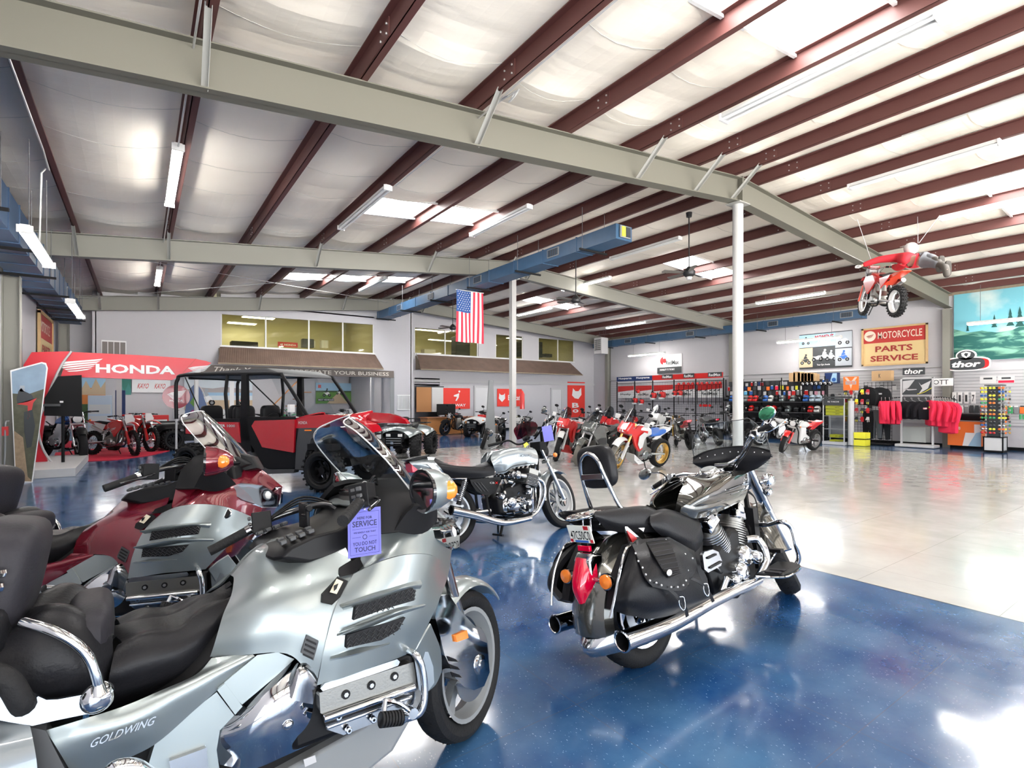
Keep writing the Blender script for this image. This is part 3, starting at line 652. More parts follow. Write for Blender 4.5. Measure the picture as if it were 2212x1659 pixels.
def touring(label,loc,head,lean,steer,top,side,tankm,screenm=screen,seatm=leather):
    G=TF
    o=thing('touring_motorcycle',label,'motorcycle',loc,head,lean)
    def pt(name,bb,par=None,**k): return bb.build(name,par or o,**k)
    pv=V((.80,0,.45)); TW=Matrix.Translation(V((.845,0,0)))@Matrix.Rotation(math.radians(steer),4,'Z')@Matrix.Translation(V((-.845,0,0)))
    # wheels
    fw=wheel(o,'front_wheel',(.845,0,.322),.322,.13,.235,rubber,grey,T=TW,style='cast',spokes=5,disc=.155,dside=0,hub=.055,grooves=True)
    wheel(o,'rear_wheel',(-.845,0,.315),.315,.18,.22,rubber,grey,style='cast',disc=.15,dside=-1,grooves=False)
    WF=Fr(0,M=TF.M@Matrix.Translation(V((.845,0,0)))@Matrix.Rotation(math.radians(28),4,'Z')@Matrix.Translation(V((-.845,0,0))))
    pt('front_fender',MB().fender((.845,.322),.345,.17,38,150,side,crown=.03,th=.006,drop=.01),T=TW)
    b=MB(); P=[WF.un(u,v,-.105) for u,v in ((951,1288),(970,1284),(989,1313),(1030,1357),(1037,1383),(1052,1389),(1058,1452),(1046,1482),(1024,1491),(1003,1484),(984,1465),(960,1414),(951,1376),(940,1332))]
    b.prism(P,(0,.06,0),chrome); b.mirror(); fc=pt('fork_cover',b,bevel=.012,T=TW)
    b=MB(); b.prism([WF.un(u,v,-.115) for u,v in ((984,1372),(1009,1361),(1012,1378),(987,1387))],(0,.01,0),amber); b.mirror(); pt('fork_reflector',b,par=fc,bevel=.002,T=TW)
    b=MB()
    for k in range(3):
        b.prism([WF.un(u,v+k*17,-.1075) for u,v in ((966+k*4,1417),(985+k*4,1424),(990+k*4,1430),(970+k*4,1428))],(0,.004,0),black)
    b.mirror(); pt('vent_slot',b,par=fc,T=TW)
    b=MB()
    b.cyl((.845,-.06,.32),(.66,-.06,.86),.026,dchrome,n=14); b.cyl((.845,-.12,.322),(.845,0,.322),.02,chrome); b.lathe([(0,-.006),(.04,-.004),(.045,.01),(.04,.03)],(.845,-.11,.322),(0,1,0),chrome,n=24); b.mirror(); pt('fork',b,T=TW)
    # fairing side panels
    r3=[(765,1243,.34),(825,1213,.375),(880,1198,.37),(930,1200,.32),(968,1225,.21)]
    A=grid(G,[[(685,1478,.345),(740,1462,.375),(800,1440,.39),(850,1422,.375),(893,1404,.34)],[(702,1395,.365),(770,1375,.40),(835,1352,.41),(890,1335,.38),(935,1318,.31)],[(728,1305,.36),(790,1290,.395),(850,1268,.40),(910,1255,.355),(958,1262,.25)],r3])
    sp=pt('side_fairing',MB().patch(A,side,n=7,th=.008).mirror())
    cow=grid(G,[r3,[(778,1228,.315),(832,1180,.325),(880,1143,.32),(930,1125,.26),(976,1150,.165)],[V((.30,-.24,1.08)),V((.42,-.2,1.12)),V((.54,-.13,1.13)),V((.66,-.08,1.08)),V((.78,-.04,.98))],[V((.32,0,1.10)),V((.44,0,1.14)),V((.56,0,1.15)),V((.69,0,1.09)),V((.815,0,.975))]])
    pt('upper_cowl',MB().patch(cow,top,n=6,th=.006,mir=True))
    ns=grid(G,[[(893,1404,.34),(935,1318,.31),(958,1262,.25),(968,1225,.21),(976,1150,.165)],[V((.58,-.16,.60)),V((.67,-.16,.72)),V((.72,-.14,.80)),V((.76,-.12,.88)),V((.79,-.08,.965))],[V((.60,0,.60)),V((.70,0,.72)),V((.76,0,.81)),V((.80,0,.89)),V((.815,0,.975))]])
    pt('nose_cowl',MB().patch(ns,top,n=5,th=.006,mir=True))
    # headlamp
    b=MB(); hp=[V((.52,-.285,.985)),V((.61,-.265,1.02)),V((.72,-.20,.995)),V((.80,-.115,.93)),V((.795,-.115,.86)),V((.72,-.205,.87)),V((.62,-.275,.92))]
    b.prism(hp,(-.02,.03,0),chrome); b.prism([p+V((.012,-.014,.004)) for p in hp],(-.006,.006,0),screend); b.ball((.735,-.165,.935),.035,whitep,n=10); b.mirror(); pt('headlamp',b,bevel=.006)
    # vents
    dm=mat('vent_mesh_black',(.01,.01,.012),.5)
    def vent_(poly,w):
        Q=[G.un(u,v,-w) for u,v in poly]; b=MB(); b.prism(Q,(0,.02,0),dm)
        c=sum(Q,V((0,0,0)))/len(Q); x0=min(p.x for p in Q); x1=max(p.x for p in Q); z0=min(p.z for p in Q); z1=max(p.z for p in Q)
        zs=z0+.012
        while zs<z1-.006:
            def span(z):
                xs=[]
                for i in range(len(Q)):
                    p,q=Q[i],Q[(i+1)%len(Q)]
                    if (p.z-z)*(q.z-z)<0: xs.append(p.x+(q.x-p.x)*(z-p.z)/(q.z-p.z))
                return (min(xs),max(xs)) if len(xs)>1 else None
            sp_=span(zs)
            if sp_: 
                n=max(3,int((sp_[1]-sp_[0])/.02)*2)
                b.tube([V((sp_[0]+(sp_[1]-sp_[0])*k/n,-w-.003,zs+(.0055 if k%2 else -.0055))) for k in range(n+1)],.0018,dgrey,n=4,k=1)
            zs+=.013
        b.mirror(); pt('air_vent',b,par=sp)
    vent_([(769,1307),(822,1289),(887,1270),(898,1274),(895,1297),(830,1316),(764,1340)],.418)
    vent_([(750,1372),(800,1356),(876,1334),(860,1362),(824,1383),(748,1400)],.424)
    fin=MB(); fm=side
    fin.patch(grid(G,[[(733,1306,.39),(800,1283,.41),(870,1262,.40),(908,1252,.37)],[(737,1312,.425),(803,1291,.44),(872,1270,.435),(912,1262,.38)],[(742,1318,.40),(805,1299,.415),(873,1276,.41),(908,1272,.38)]]),fm,n=4,th=.006)
    fin.patch(grid(G,[[(740,1358,.40),(800,1335,.42),(860,1313,.415),(912,1303,.36)],[(727,1372,.44),(790,1349,.46),(855,1324,.45),(920,1307,.37)],[(745,1372,.41),(800,1354,.425),(860,1330,.415),(912,1315,.36)]]),fm,n=4,th=.008)
    fin.patch(grid(G,[[(715,1415,.37),(770,1402,.41),(840,1382,.40)],[(712,1424,.395),(770,1412,.425),(842,1390,.41)]]),fm,n=4,th=.006); fin.mirror(); pt('vent_fin',fin,par=sp)
    # emblem disc on the side
    e=A[2][4]*.35+A[2][3]*.65+V((0,-.006,.07)); b=MB(); b.lathe([(.028,0),(.03,.006),(.024,.009),(0,.009)],e,(.25,-1,.1),chrome,n=20); b.lathe([(0,.0095),(.022,.0095)],e,(.25,-1,.1),black,n=20)
    if top is wine: b.mirror(); pt('round_emblem',b,par=sp)
    # tank shelter
    Tk=grid(G,[[(455,1419,.22),(530,1413,.28),(600,1408,.315),(640,1422,.335),(683,1478,.34)],[(470,1375,.235),(540,1357,.29),(610,1340,.325),(668,1345,.35),(702,1395,.36)],[(485,1328,.205),(550,1300,.265),(625,1275,.30),(690,1270,.325),(728,1305,.352)],[(502,1288,.12),(560,1248,.165),(635,1222,.215),(700,1222,.27),(765,1243,.335)],[V((-.085,-.05,.885)),V((-.02,-.08,.945)),V((.06,-.1,.985)),V((.15,-.12,1.0)),V((.25,-.16,1.01))],[V((-.085,0,.89)),V((-.02,0,.955)),V((.06,0,.995)),V((.15,0,1.01)),V((.25,0,1.02))]])
    tk=pt('tank_cover',MB().patch(Tk,tankm,n=6,th=.006,mir=True))
    b=MB(); b.prism([G.un(u,v,-.362) for u,v in ((662,1372),(689,1384),(677,1427),(650,1410))],(0,.006,0),dgrey)
    for k in range(4): b.prism([G.un(u+dx-k*2.6,v+k*10.5,-.366) for u,v,dx in ((663,1380,0),(684,1390,0),(683,1394,0),(662,1384,0))],(0,.004,0),black)
    b.mirror(); pt('cooling_louvre',b,par=tk)
    b=MB(); b.prism([G.un(u,v,-w) for u,v,w in ((733,1247,.345),(752,1255,.352),(735,1290,.367),(717,1307,.367),(695,1302,.36),(697,1285,.357))],(0,.02,0),black)
    b.prism([G.un(u,v,-w) for u,v,w in ((727,1250,.36),(741,1256,.363),(727,1283,.374),(712,1279,.372))],(0,-.002,0),mat('tan_badge',(.55,.5,.38),.4)); b.prism([G.un(u,v,-.378) for u,v in ((721,1265),(731,1260),(727,1272),(721,1277))],(0,-.001,0),black); b.build('speaker_trim',tk)
    b=MB(); b.prism([G.un(u,v,-w) for u,v,w in ((732,1228,.31),(776,1203,.31),(785,1222,.33),(762,1240,.345),(735,1246,.345))],(0,.05,0),black); pt('knee_pad',b,bevel=.006)
    # console and dash
    b=MB(); b.body([(.0,.955),(.03,.99),(.12,1.02),(.22,1.03),(.30,1.06),(.36,1.13),(.50,1.165),(.60,1.13),(.62,1.0),(.45,.93),(.1,.92)],.245,black,k=.9); pt('console',b,bevel=.01)
    b=MB()
    for i in range(2):
        for j in range(4): b.box((.045+.032*j,-.20+i*.035,1.01+.008*j+i*.006),(.022,.026,.014),dgrey,rot=Matrix.Rotation(-.25,3,'Y'))
    b.mirror(); pt('button',b,bevel=.003)
    b=MB(); b.body([(.34,1.10),(.40,1.17),(.56,1.195),(.66,1.13),(.5,1.07)],.20,blackm,k=.85); b.box((.375,0,1.14),(.01,.30,.05),blackg,rot=Matrix.Rotation(-.5,3,'Y')); pt('instrument_hood',b,bevel=.008)
    b=MB(); b.patch([[V((.30,-.30,1.00)),V((.42,-.345,1.0)),V((.56,-.33,1.0))],[V((.32,-.25,1.10)),V((.42,-.31,1.11)),V((.54,-.29,1.10))],[V((.36,-.18,1.17)),V((.44,-.2,1.18)),V((.54,-.19,1.17))]],blackm,n=5,th=.02); b.mirror(); pt('inner_cowl',b)
    # handlebar, swung with the steering
    TB=Matrix.Translation(V((.52,0,.9)))@Matrix.Rotation(math.radians(-27),4,'Y')@Matrix.Rotation(math.radians(steer*.7),4,'Z')@Matrix.Rotation(math.radians(27),4,'Y')@Matrix.Translation(V((-.52,0,-.9)))
    hb=[V((.36,-.06,1.07)),V((.34,-.14,1.12)),V((.26,-.26,1.12)),V((.12,-.36,1.085))]
    b=MB(); b.tube(hb,.014,blackg,n=10); b.tube([V((.36,0,1.07)),V((.36,-.06,1.07))],.02,black,k=1); b.mirror(); hbo=pt('handlebar',b,T=TB)
    b=MB(); b.tube([V((.12,-.36,1.075)),V((0.0,-.43,1.02))],.0195,rubber,n=12,k=1); b.cyl((0,-.43,1.02),(-.015,-.438,1.014),.0195,rubber,n=12); b.cyl((.12,-.36,1.075),(.105,-.369,1.068),.021,chrome,n=12); b.mirror(); pt('grip',b,par=hbo,T=TB)
    b=MB(); b.box((.155,-.335,1.095),(.075,.07,.085),black,rot=Matrix.Rotation(.5,3,'Z'))
    for i in range(3):
        for j in range(2): b.box((.118-.0*i,-.36+.03*j-.004,1.07+i*.024),(.012,.02,.015),dgrey,rot=Matrix.Rotation(.5,3,'Z'))
    b.tube([V((.19,-.33,1.09)),V((.17,-.40,1.07)),V((.06,-.475,1.035))],.007,blackg,n=6); b.mirror(); pt('switch_pod',b,par=hbo,T=TB,bevel=.004)
    b=MB()
    for k in range(3): b.tube([V((.17,-.30-.01*k,1.1)),V((.30,-.24,1.15+.012*k)),V((.42,-.1,1.08)),V((.5,-.04,1.0))],.005,black,n=6)
    b.mirror(); pt('cable',b,par=hbo,T=TB)
    # windscreen
    wsr=[[V((.50,.29,1.15)),V((.60,.17,1.15)),V((.65,0,1.15)),V((.60,-.17,1.15)),V((.50,-.29,1.15))],[V((.40,.31,1.27)),V((.50,.18,1.28)),V((.54,0,1.285)),V((.50,-.18,1.28)),V((.40,-.31,1.27))],[V((.31,.27,1.38)),V((.40,.16,1.40)),V((.43,0,1.405)),V((.40,-.16,1.40)),V((.31,-.27,1.38))],[V((.29,.17,1.43)),V((.34,.1,1.46)),V((.36,0,1.47)),V((.34,-.1,1.46)),V((.29,-.17,1.43))]]
    ws=pt('windscreen',MB().patch(wsr,screenm,n=6,th=.004))
    edge=[r[0] for r in wsr]+wsr[-1][1:4]+[r[-1] for r in reversed(wsr)]; pt('screen_edge',MB().tube(edge,.003,lgrey,n=5,k=5),par=ws)
    b=MB(); b.tube([V((.51,-.30,1.14)),V((.61,-.17,1.14)),V((.66,0,1.14))],.008,black,n=6); b.mirror(); b.body([(.50,1.14),(.56,1.21),(.66,1.18),(.70,1.10),(.6,1.08)],.13,black,k=.8); pt('screen_garnish',b)
    # mirrors
    for s in (-1,1):
        c=V((.47,s*.46,1.15)); b=MB()
        prof=[(.0,.135),(.028,.13),(.055,.10),(.075,.05),(.083,.0),(.078,-.006)]
        b.lathe(prof,c,(1,s*-.12,0),top,n=22); b.v=[V((p.x,c.y+(p.y-c.y)*.95,c.z+(p.z-c.z)*1.0)) for p in b.v]; m_=pt('mirror',b)
        MB().lathe([(.066,-.003),(.079,-.008),(.08,.004),(.066,.001)],c,(1,s*-.12,0),blackg,n=22).build('bezel',m_); MB().lathe([(0,-.002),(.068,-.002),(.068,.004)],c,(1,s*-.12,0),chrome,n=22).build('mirror_glass',m_)
        MB().ball(c+V((.085,s*.045,-.005)),(.035,.02,.035),amber,n=10).build('indicator',m_)
        bb=MB(); bb.patch([[V((.40,s*.33,1.02)),V((.50,s*.34,1.0)),V((.58,s*.30,1.03))],[V((.44,s*.37,1.08)),V((.50,s*.39,1.07)),V((.55,s*.36,1.08))],[V((.46,s*.40,1.11)),V((.50,s*.42,1.11)),V((.53,s*.40,1.11))]],blackm,n=4,th=.03); bb.build('mirror_mount',m_)
    # seats
    b=MB(); b.patch(grid(G,[[(235,1535,.16),(320,1510,.17),(395,1480,.17),(435,1440,.17),(456,1412,.16)],[(235,1470,.25),(320,1440,.25),(385,1420,.24),(435,1380,.21),(482,1338,.165)],[(250,1400,.21),(315,1372,.21),(385,1362,.20),(432,1325,.15),(498,1292,.08)],[(262,1385,.10),(320,1360,.12),(385,1352,.12),(438,1312,.08),(503,1286,.03)],[V((-.46,0,.80)),V((-.36,0,.805)),V((-.27,0,.80)),V((-.19,0,.83)),V((-.095,0,.875))]]),seatm,n=6,th=-.02,mir=True); pt('rider_seat',b)
    b=MB(); b.patch(grid(G,[[(-110,1575,.22),(20,1556,.24),(120,1543,.24),(200,1532,.23),(246,1510,.18)],[(-110,1490,.27),(20,1465,.29),(110,1445,.29),(190,1445,.28),(245,1430,.22)],[(-90,1400,.25),(10,1380,.25),(85,1345,.26),(170,1345,.25),(243,1375,.20)],[(-70,1375,.16),(25,1350,.17),(105,1305,.18),(175,1315,.17),(250,1375,.12)],[V((-.98,0,.875)),V((-.82,0,.88)),V((-.67,0,.895)),V((-.57,0,.87)),V((-.46,0,.79))]]),seatm,n=6,th=-.02,mir=True); pt('passenger_seat',b)
    b=MB(); b.pad((-.49,0,.83),(.12,.50,.17),leatherg,e=.6,n=24); pt('seat_bolster',b)
    # backrest, trunk, armrest
    b=MB(); b.pad((-.69,0,1.025),(.17,.52,.32),leatherg,e=.5,n=28,rot=Matrix.Rotation(.18,3,'Y')); bk=pt('backrest',b); 
    b=MB(); b.pad((-.76,0,.98),(.14,.56,.24),leather,e=.4,n=24); b.pad((-.73,.0,.90),(.16,.62,.14),leather,e=.4,n=24); pt('backrest_base',b,par=bk)
    b=MB(); b.body([(-1.35,.80),(-1.38,.95),(-1.30,1.10),(-1.0,1.13),(-.86,1.10),(-.84,.82),(-.95,.76)],.31,top,k=.88,e=.02); pt('trunk',b,bevel=.02)
    b=MB(); b.tube([V((-.665,-.27,1.05)),V((-.74,-.31,1.055)),V((-1.1,-.315,1.05))],.012,chrome,n=8); b.tube([V((-.67,-.27,1.015)),V((-.75,-.31,1.02)),V((-1.1,-.315,1.02))],.014,chrome,n=8); b.mirror(); pt('trunk_trim',b)
    b=MB(); ar=[G.un(u,v,-w) for u,v,w in ((48,1345,.28),(110,1362,.33),(160,1388,.345),(190,1418,.35),(205,1452,.35),(213,1482,.345))]; b.tube(ar,.0135,chrome,n=10,k=6); b.mirror(); pt('armrest_bar',b)
    b=MB(); c=G.un(213,1507,-.345); b.lathe([(0,.02),(.02,.017),(.036,.006),(.04,-.006),(.034,-.018),(0,-.02)],c,(.25,-1,.1),chrome,n=24); b.cyl(c+V((0,0,.01)),G.un(212,1478,-.345),.024,chrome,r2=.014,n=14); b.mirror(); pt('armrest_knuckle',b)
    b=MB(); b.prism([G.un(u,v,-.325) for u,v in ((-40,1500),(10,1498),(62,1495),(100,1512),(125,1511),(195,1498),(200,1540),(122,1556),(70,1568),(20,1560),(-40,1548))],(0,.012,0),chrome); b.mirror(); pt('side_rail',b,bevel=.004)
    b=MB(); b.tube([G.un(u,v,-w) for u,v,w in ((-60,1450,.36),(-15,1455,.38),(20,1475,.385),(45,1515,.375),(52,1525,.36))],.026,rubber,n=12); b.mirror(); pt('grab_handle',b)
    # side covers
    cv=MB(); cv.patch(grid(G,[[(170,1690,.26),(250,1645,.28),(335,1603,.29),(420,1530,.29),(500,1460,.285),(548,1417,.28)],[(130,1620,.30),(200,1590,.315),(290,1555,.32),(380,1500,.31),(450,1460,.295),(540,1416,.282)],[(100,1576,.29),(180,1553,.305),(262,1530,.30),(350,1496,.285),(425,1462,.26),(458,1424,.24)]]),tankm if top is wine else side,n=6,th=.008); cv.mirror(); cvo=pt('side_cover',cv)
    b=MB(); a0=G.un(195,1606,-.335); a1=G.un(338,1553,-.335); r=(a1-a0); b.text('GOLDWING',(a0+a1)/2+V((0,-.004,.0)),r,V((-r.z,0,r.x)),.02,dchrome,w=r.length,shear=.6,bold=.006,d=.001); b.build('chrome_lettering',cvo)
    def strap(P,w,d,m): 
        bb=MB(); bb.prism([G.un(u,v,-w) for u,v in P],(0,d,0),m); bb.mirror(); return bb
    pt('frame_cover',strap([(556,1415),(600,1409),(636,1424),(596,1461),(523,1522),(478,1480)],.30,.05,side),bevel=.01)
    pt('frame_cover_band',strap([(469,1491),(486,1476),(524,1526),(508,1544)],.308,.05,side),bevel=.005)
    pt('lower_frame_cover',strap([(468,1495),(506,1545),(475,1578),(468,1620),(478,1690),(300,1720),(335,1605),(400,1548)],.29,.05,side),bevel=.012)
    # chrome engine side cover
    C4=grid(G,[[(478,1646,.25),(545,1655,.28),(620,1625,.30),(690,1594,.29)],[(468,1590,.27),(540,1583,.33),(620,1560,.345),(682,1548,.31)],[(520,1535,.28),(575,1510,.335),(635,1500,.35),(676,1502,.32)],[(628,1432,.29),(640,1438,.305),(655,1452,.325),(672,1470,.33)]]); pt('chrome_engine_cover',MB().patch(C4,chrome,n=7,th=.01).mirror())
    b=MB(); b.ball(G.un(622,1565,-.355),(.018,.014,.015),chrome,n=10); b.patch(grid(G,[[(620,1498,.345),(640,1512,.36),(672,1520,.35)],[(632,1460,.335),(650,1455,.36),(680,1478,.345)],[(645,1437,.32),(658,1436,.34),(684,1452,.33)]]),dchrome,n=5,th=.01); b.mirror(); pt('chrome_elbow',b)
    b=MB(); b.body([(-.55,.25),(-.50,.50),(-.1,.80),(.2,.84),(.52,.74),(.56,.4),(.45,.20),(0,.16)],.23,blackm,k=.9); pt('frame',b)
    b=MB(); b.box((.24,0,.46),(.44,.66,.20),black); eng=pt('engine',b,bevel=.02)
    b=MB(); b.prism([G.un(u,v,-.375) for u,v in ((690,1497),(870,1437),(893,1430),(897,1450),(899,1478),(880,1487),(705,1548),(692,1540))],(0,.07,0),alud); b.mirror(); vc=pt('valve_cover',b,bevel=.012)
    b=MB()
    for u,v in ((747,1500),(802,1480),(852,1461)):
        c=G.un(u,v,-.376); b.cyl(c,c+V((0,-.004,0)),.0145,black,n=14); b.cyl(c,c+V((0,-.007,0)),.008,steel,n=6)
    b.mirror(); pt('cover_bolt',b,par=vc)
    b=MB(); b.prism([G.un(u,v,-.362) for u,v in ((699,1553),(895,1483),(898,1508),(880,1535),(742,1588),(706,1576))],(0,.05,0),dchrome); b.tube([G.un(699,1553,-.385),G.un(896,1484,-.385)],.012,chrome,k=1,n=10); b.tube([G.un(706,1572,-.375),G.un(890,1505,-.375)],.007,chrome,k=1,n=8)
    for u,v in ((729,1546),(873,1490),(804,1552),(751,1575)):
        c=G.un(u,v,-.37); b.cyl(c,c+V((0,-.018,0)),.011,chrome,n=12); b.cyl(c,c+V((0,-.0185,0)),.006,black,n=8)
    b.mirror(); pt('lower_cover',b,bevel=.004)
    b=MB(); b.prism([G.un(u,v,-.372) for u,v in ((692,1487),(702,1476),(858,1424),(864,1430),(860,1438),(700,1496))],(0,.05,0),chrome); b.mirror(); pt('chrome_strip',b,bevel=.004)
    b=MB(); cb=[G.un(u,v,-w) for u,v,w in ((868,1412,.30),(885,1408,.37),(902,1420,.405),(912,1445,.41),(917,1485,.41),(914,1525,.41),(898,1545,.40),(850,1556,.37))]; b.tube(cb,.0135,chrome,n=10); b.mirror(); crb=pt('crash_bar',b)
    b=MB(); a=G.un(832,1512,-.40); c=G.un(888,1538,-.42); b.tube([a,(a+c)/2+V((0,-.01,.012)),c],.008,chrome); b.cyl(c+V((0,.02,0)),c+V((0,-.02,0)),.018,chrome); p0=G.un(822,1555,-.44); p1=G.un(868,1550,-.44); b.cyl(a,p0+V((.02,.02,0)),.009,chrome)
    d=p1-p0
    for k in range(7): b.cyl(p0+d*(k/7),p0+d*(k/7+.09),.025,rubber,n=12)
    b.cyl(p0,p1,.02,black); b.cyl(p1,p1+d.normalized()*.02,.024,chrome,r2=.012); b.mirror(); pt('highway_peg',b,par=crb)
    b=MB(); b.patch(grid(G,[[(922,1492,.24),(938,1478,.235),(951,1450,.21)],[(905,1440,.29),(925,1415,.27),(948,1402,.215)],[(893,1402,.32),(908,1375,.31),(926,1345,.28)]]),side,n=4,th=.01); b.prism([G.un(u,v,-.30) for u,v in ((893,1408),(925,1408),(936,1440),(938,1475),(920,1500),(905,1490))],(0,.05,0),silverb); b.mirror(); pt('lower_cowl',b,bevel=.008)
    b=MB(); b.body([(-.45,.20),(-.1,.28),(.3,.34),(.52,.42),(.55,.34),(.42,.20),(.2,.13),(-.3,.10)],.27,grey if 1 else black,k=.86); pt('belly_cowl',b,bevel=.01)
    b=MB(); b.prism([G.un(u,v,-.29) for u,v in ((655,1640),(680,1630),(683,1645),(658,1656))],(0,-.004,0),lgrey); b.mirror(); pt('belly_badge',b)
    # saddlebags, rear fender, exhaust, lamps
    b=MB(); b.patch(grid(G,[[V((-1.30,-.30,.42)),V((-1.05,-.38,.33)),V((-.80,-.38,.31)),V((-.62,-.33,.33))],[V((-1.34,-.33,.56)),V((-1.08,-.44,.55)),V((-.80,-.45,.54)),V((-.585,-.37,.52))],[V((-1.30,-.31,.70)),V((-1.05,-.40,.71)),V((-.80,-.40,.70)),V((-.60,-.34,.655))],[V((-1.2,-.2,.76)),V((-1.05,-.22,.765)),V((-.82,-.22,.755)),V((-.64,-.2,.72))]]),silverb if top is not wine else wine,n=6,th=-.02); b.mirror(); sb=pt('saddlebag',b)
    b=MB(); b.prism([G.un(u,v,-.31) for u,v in ((42,1566),(98,1578),(160,1700),(150,1800),(50,1800))],(0,.08,0),dgrey); b.mirror(); pt('saddlebag_guard',b,bevel=.015)
    b=MB(); b.tube([G.un(u,v,-w) for u,v,w in ((215,1720,.40),(240,1665,.42),(285,1655,.42),(320,1675,.41))],.02,chrome,n=10); b.mirror(); pt('rear_crash_bar',b)
    b=MB(); b.prism([G.un(u,v,-.31) for u,v in ((365,1645),(447,1615),(452,1700),(380,1720))],(0,.02,0),dchrome); b.mirror(); pt('step_plate',b,bevel=.004)
    pt('rear_fender',MB().fender((-.845,.315),.35,.2,60,190,side,crown=.03,drop=.01))
    b=MB(); b.tube([V((-.2,-.26,.22)),V((-.6,-.28,.20)),V((-1.2,-.3,.22))],.045,chrome,n=12); b.mirror(); pt('exhaust',b)
    b=MB(); b.box((-1.37,-.24,.93),(.05,.12,.09),redl); b.mirror(); pt('tail_lamp',b,bevel=.01)
    b=MB(); b.cyl((-.1,.2,.22),(-.02,.36,.02),.014,black); pt('side_stand',b)
    return o
TF=Fr(fl(1003,1588)-V((math.cos(math.radians(2)),math.sin(math.radians(2)),0))*.845,2,7)
gw=touring('large silver touring motorcycle with dark seat and clear windscreen, nearest to the camera',TF.loc,2,7,28,silver,silver,silver)
rl=V((.743,3.496,0))-V((math.cos(math.radians(-16)),math.sin(math.radians(-16)),0))*.845
gr=touring('wine red and silver touring motorcycle parked behind the nearest silver one',rl,-16,7,6,wine,silver,wine)
# phone holder and service tags
b=MB(); q=TF.un(655,1112,-.0); o=tag(b.build('x') if 0 else thing('phone_holder','black phone holder on the handlebar of the nearest touring motorcycle','phone holder',TF.M@TF.un(655,1112,-.02),2,7),'black phone holder on the handlebar of the nearest touring motorcycle','phone holder')
b=MB(); b.box((0,.0,0),(.012,.085,.10),black); b.box((-.008,-.085,0),(.012,.02,.09),black); b.box((-.008,-.05,.042),(.012,.06,.012),black); b.box((-.008,-.05,0),(.012,.06,.012),black); b.cyl((-.008,-.095,.03),(-.008,-.12,.03),.012,black); b.build('cradle',o,bevel=.003)
MB().tube([V((.01,0,-.05)),V((.03,.0,-.10)),V((.06,0,-.17))],.011,black).build('stalk',o)
def stag(label,C,lines=True,mm=tagp,back=False):
    "paper tag from four corners: top-left, top-right, bottom-right, bottom-left"
    C=[V(c) for c in C]; r=(C[1]-C[0]); u=(C[0]-C[3]); n=r.cross(u).normalized(); cen=sum(C,V((0,0,0)))/4; o=thing('service_tag',label,'tag',cen)
    L=lambda a,bb: C[3]+r*a+u*bb-cen
    MB().prism([L(0,0),L(1,0),L(1,1),L(0,1)],-n*.001,mm).build('card',o)
    b=MB()
    if lines:
        h=u.length
        for t,y,hh,ww in (('HERE FOR',.80,.055,.45),('SERVICE',.68,.12,.74),('WE KINDLY ASK THAT',.50,.035,.68),('YOU DO NOT',.27,.075,.72),('TOUCH',.15,.10,.62)):
            b.text(t,L(.5,y),r,u,hh*h,inkp,w=ww*r.length,bold=.012,d=.0015)
        for (x0,y0,x1,y1) in ((.06,.05,.94,.055),(.06,.92,.94,.925),(.06,.05,.067,.925),(.933,.05,.94,.925),(.12,.57,.88,.575),(.12,.40,.38,.405),(.62,.40,.88,.405)):
            b.add([L(x0,y0)+n*.0012,L(x1,y0)+n*.0012,L(x1,y1)+n*.0012,L(x0,y1)+n*.0012],[(0,1,2,3)],inkp)
        for k in range(16):
            a=2*math.pi*k/16; a2=2*math.pi*(k+1)/16; w_=r.length*.07; P=[L(.5,.40)+(r.normalized()*math.cos(t)+u.normalized()*math.sin(t))*q+n*.0012 for t,q in ((a,w_),(a2,w_),(a2,w_*.75),(a,w_*.75))]; b.add(P,[(0,1,2,3)],inkp)
        b.build('lettering',o)
    top=L(.5,.96); b=MB(); b.tube([top+n*.002,top-r*.15+V((0,0,.05)),top-r*.05+V((0,0,.10)),top+r*.12+V((0,0,.09)),top+r*.15+V((0,0,.04)),top+n*.003],.0015,whitep,n=5).build('string',o)
    return o
stag('violet HERE FOR SERVICE tag hanging from the nearest silver touring motorcycle',[TF.M@TF.un(u,v,-.36) for u,v in ((751,1101),(822,1094),(826,1198),(752,1207))])
# ================= black cruiser with saddlebags =================
pk=mat('pewter_black_paint',(.035,.034,.03),.08,.55,coat=1); pg=mat('pewter_grey_paint',(.13,.128,.118),.14,.75,coat=1)
a=fl(1385,1437); b2=fl(1697,1283); hd=math.degrees(math.atan2(b2.y-a.y,b2.x-a.x)); HB=(b2-a).length/2
CF=Fr((a+b2)/2,hd,9)
o=thing('cruiser_motorcycle','black chrome-laden cruiser motorcycle with studded leather saddlebags, seen from behind','motorcycle',CF.loc,hd,9)
g=lambda rows: grid(CF,rows); U=lambda u,v,w: CF.un(u,v,-w)
def pt(n,b,par=None,**k): return b.build(n,par or o,**k)
ST=33; RK=32
TC=Matrix.Translation(V((HB-.25,0,.6)))@Matrix.Rotation(math.radians(-RK),4,'Y')@Matrix.Rotation(math.radians(ST),4,'Z')@Matrix.Rotation(math.radians(RK),4,'Y')@Matrix.Translation(V((-(HB-.25),0,-.6)))
TW2=TC
wheel(o,'front_wheel',(HB,0,.325),.325,.15,.21,rubber,chrome,T=TW2,style='cast',disc=.15,dside=0,grooves=True)
wheel(o,'rear_wheel',(-HB,0,.325),.325,.165,.205,rubber,chrome,style='cast',disc=.15,dside=-1,grooves=True)
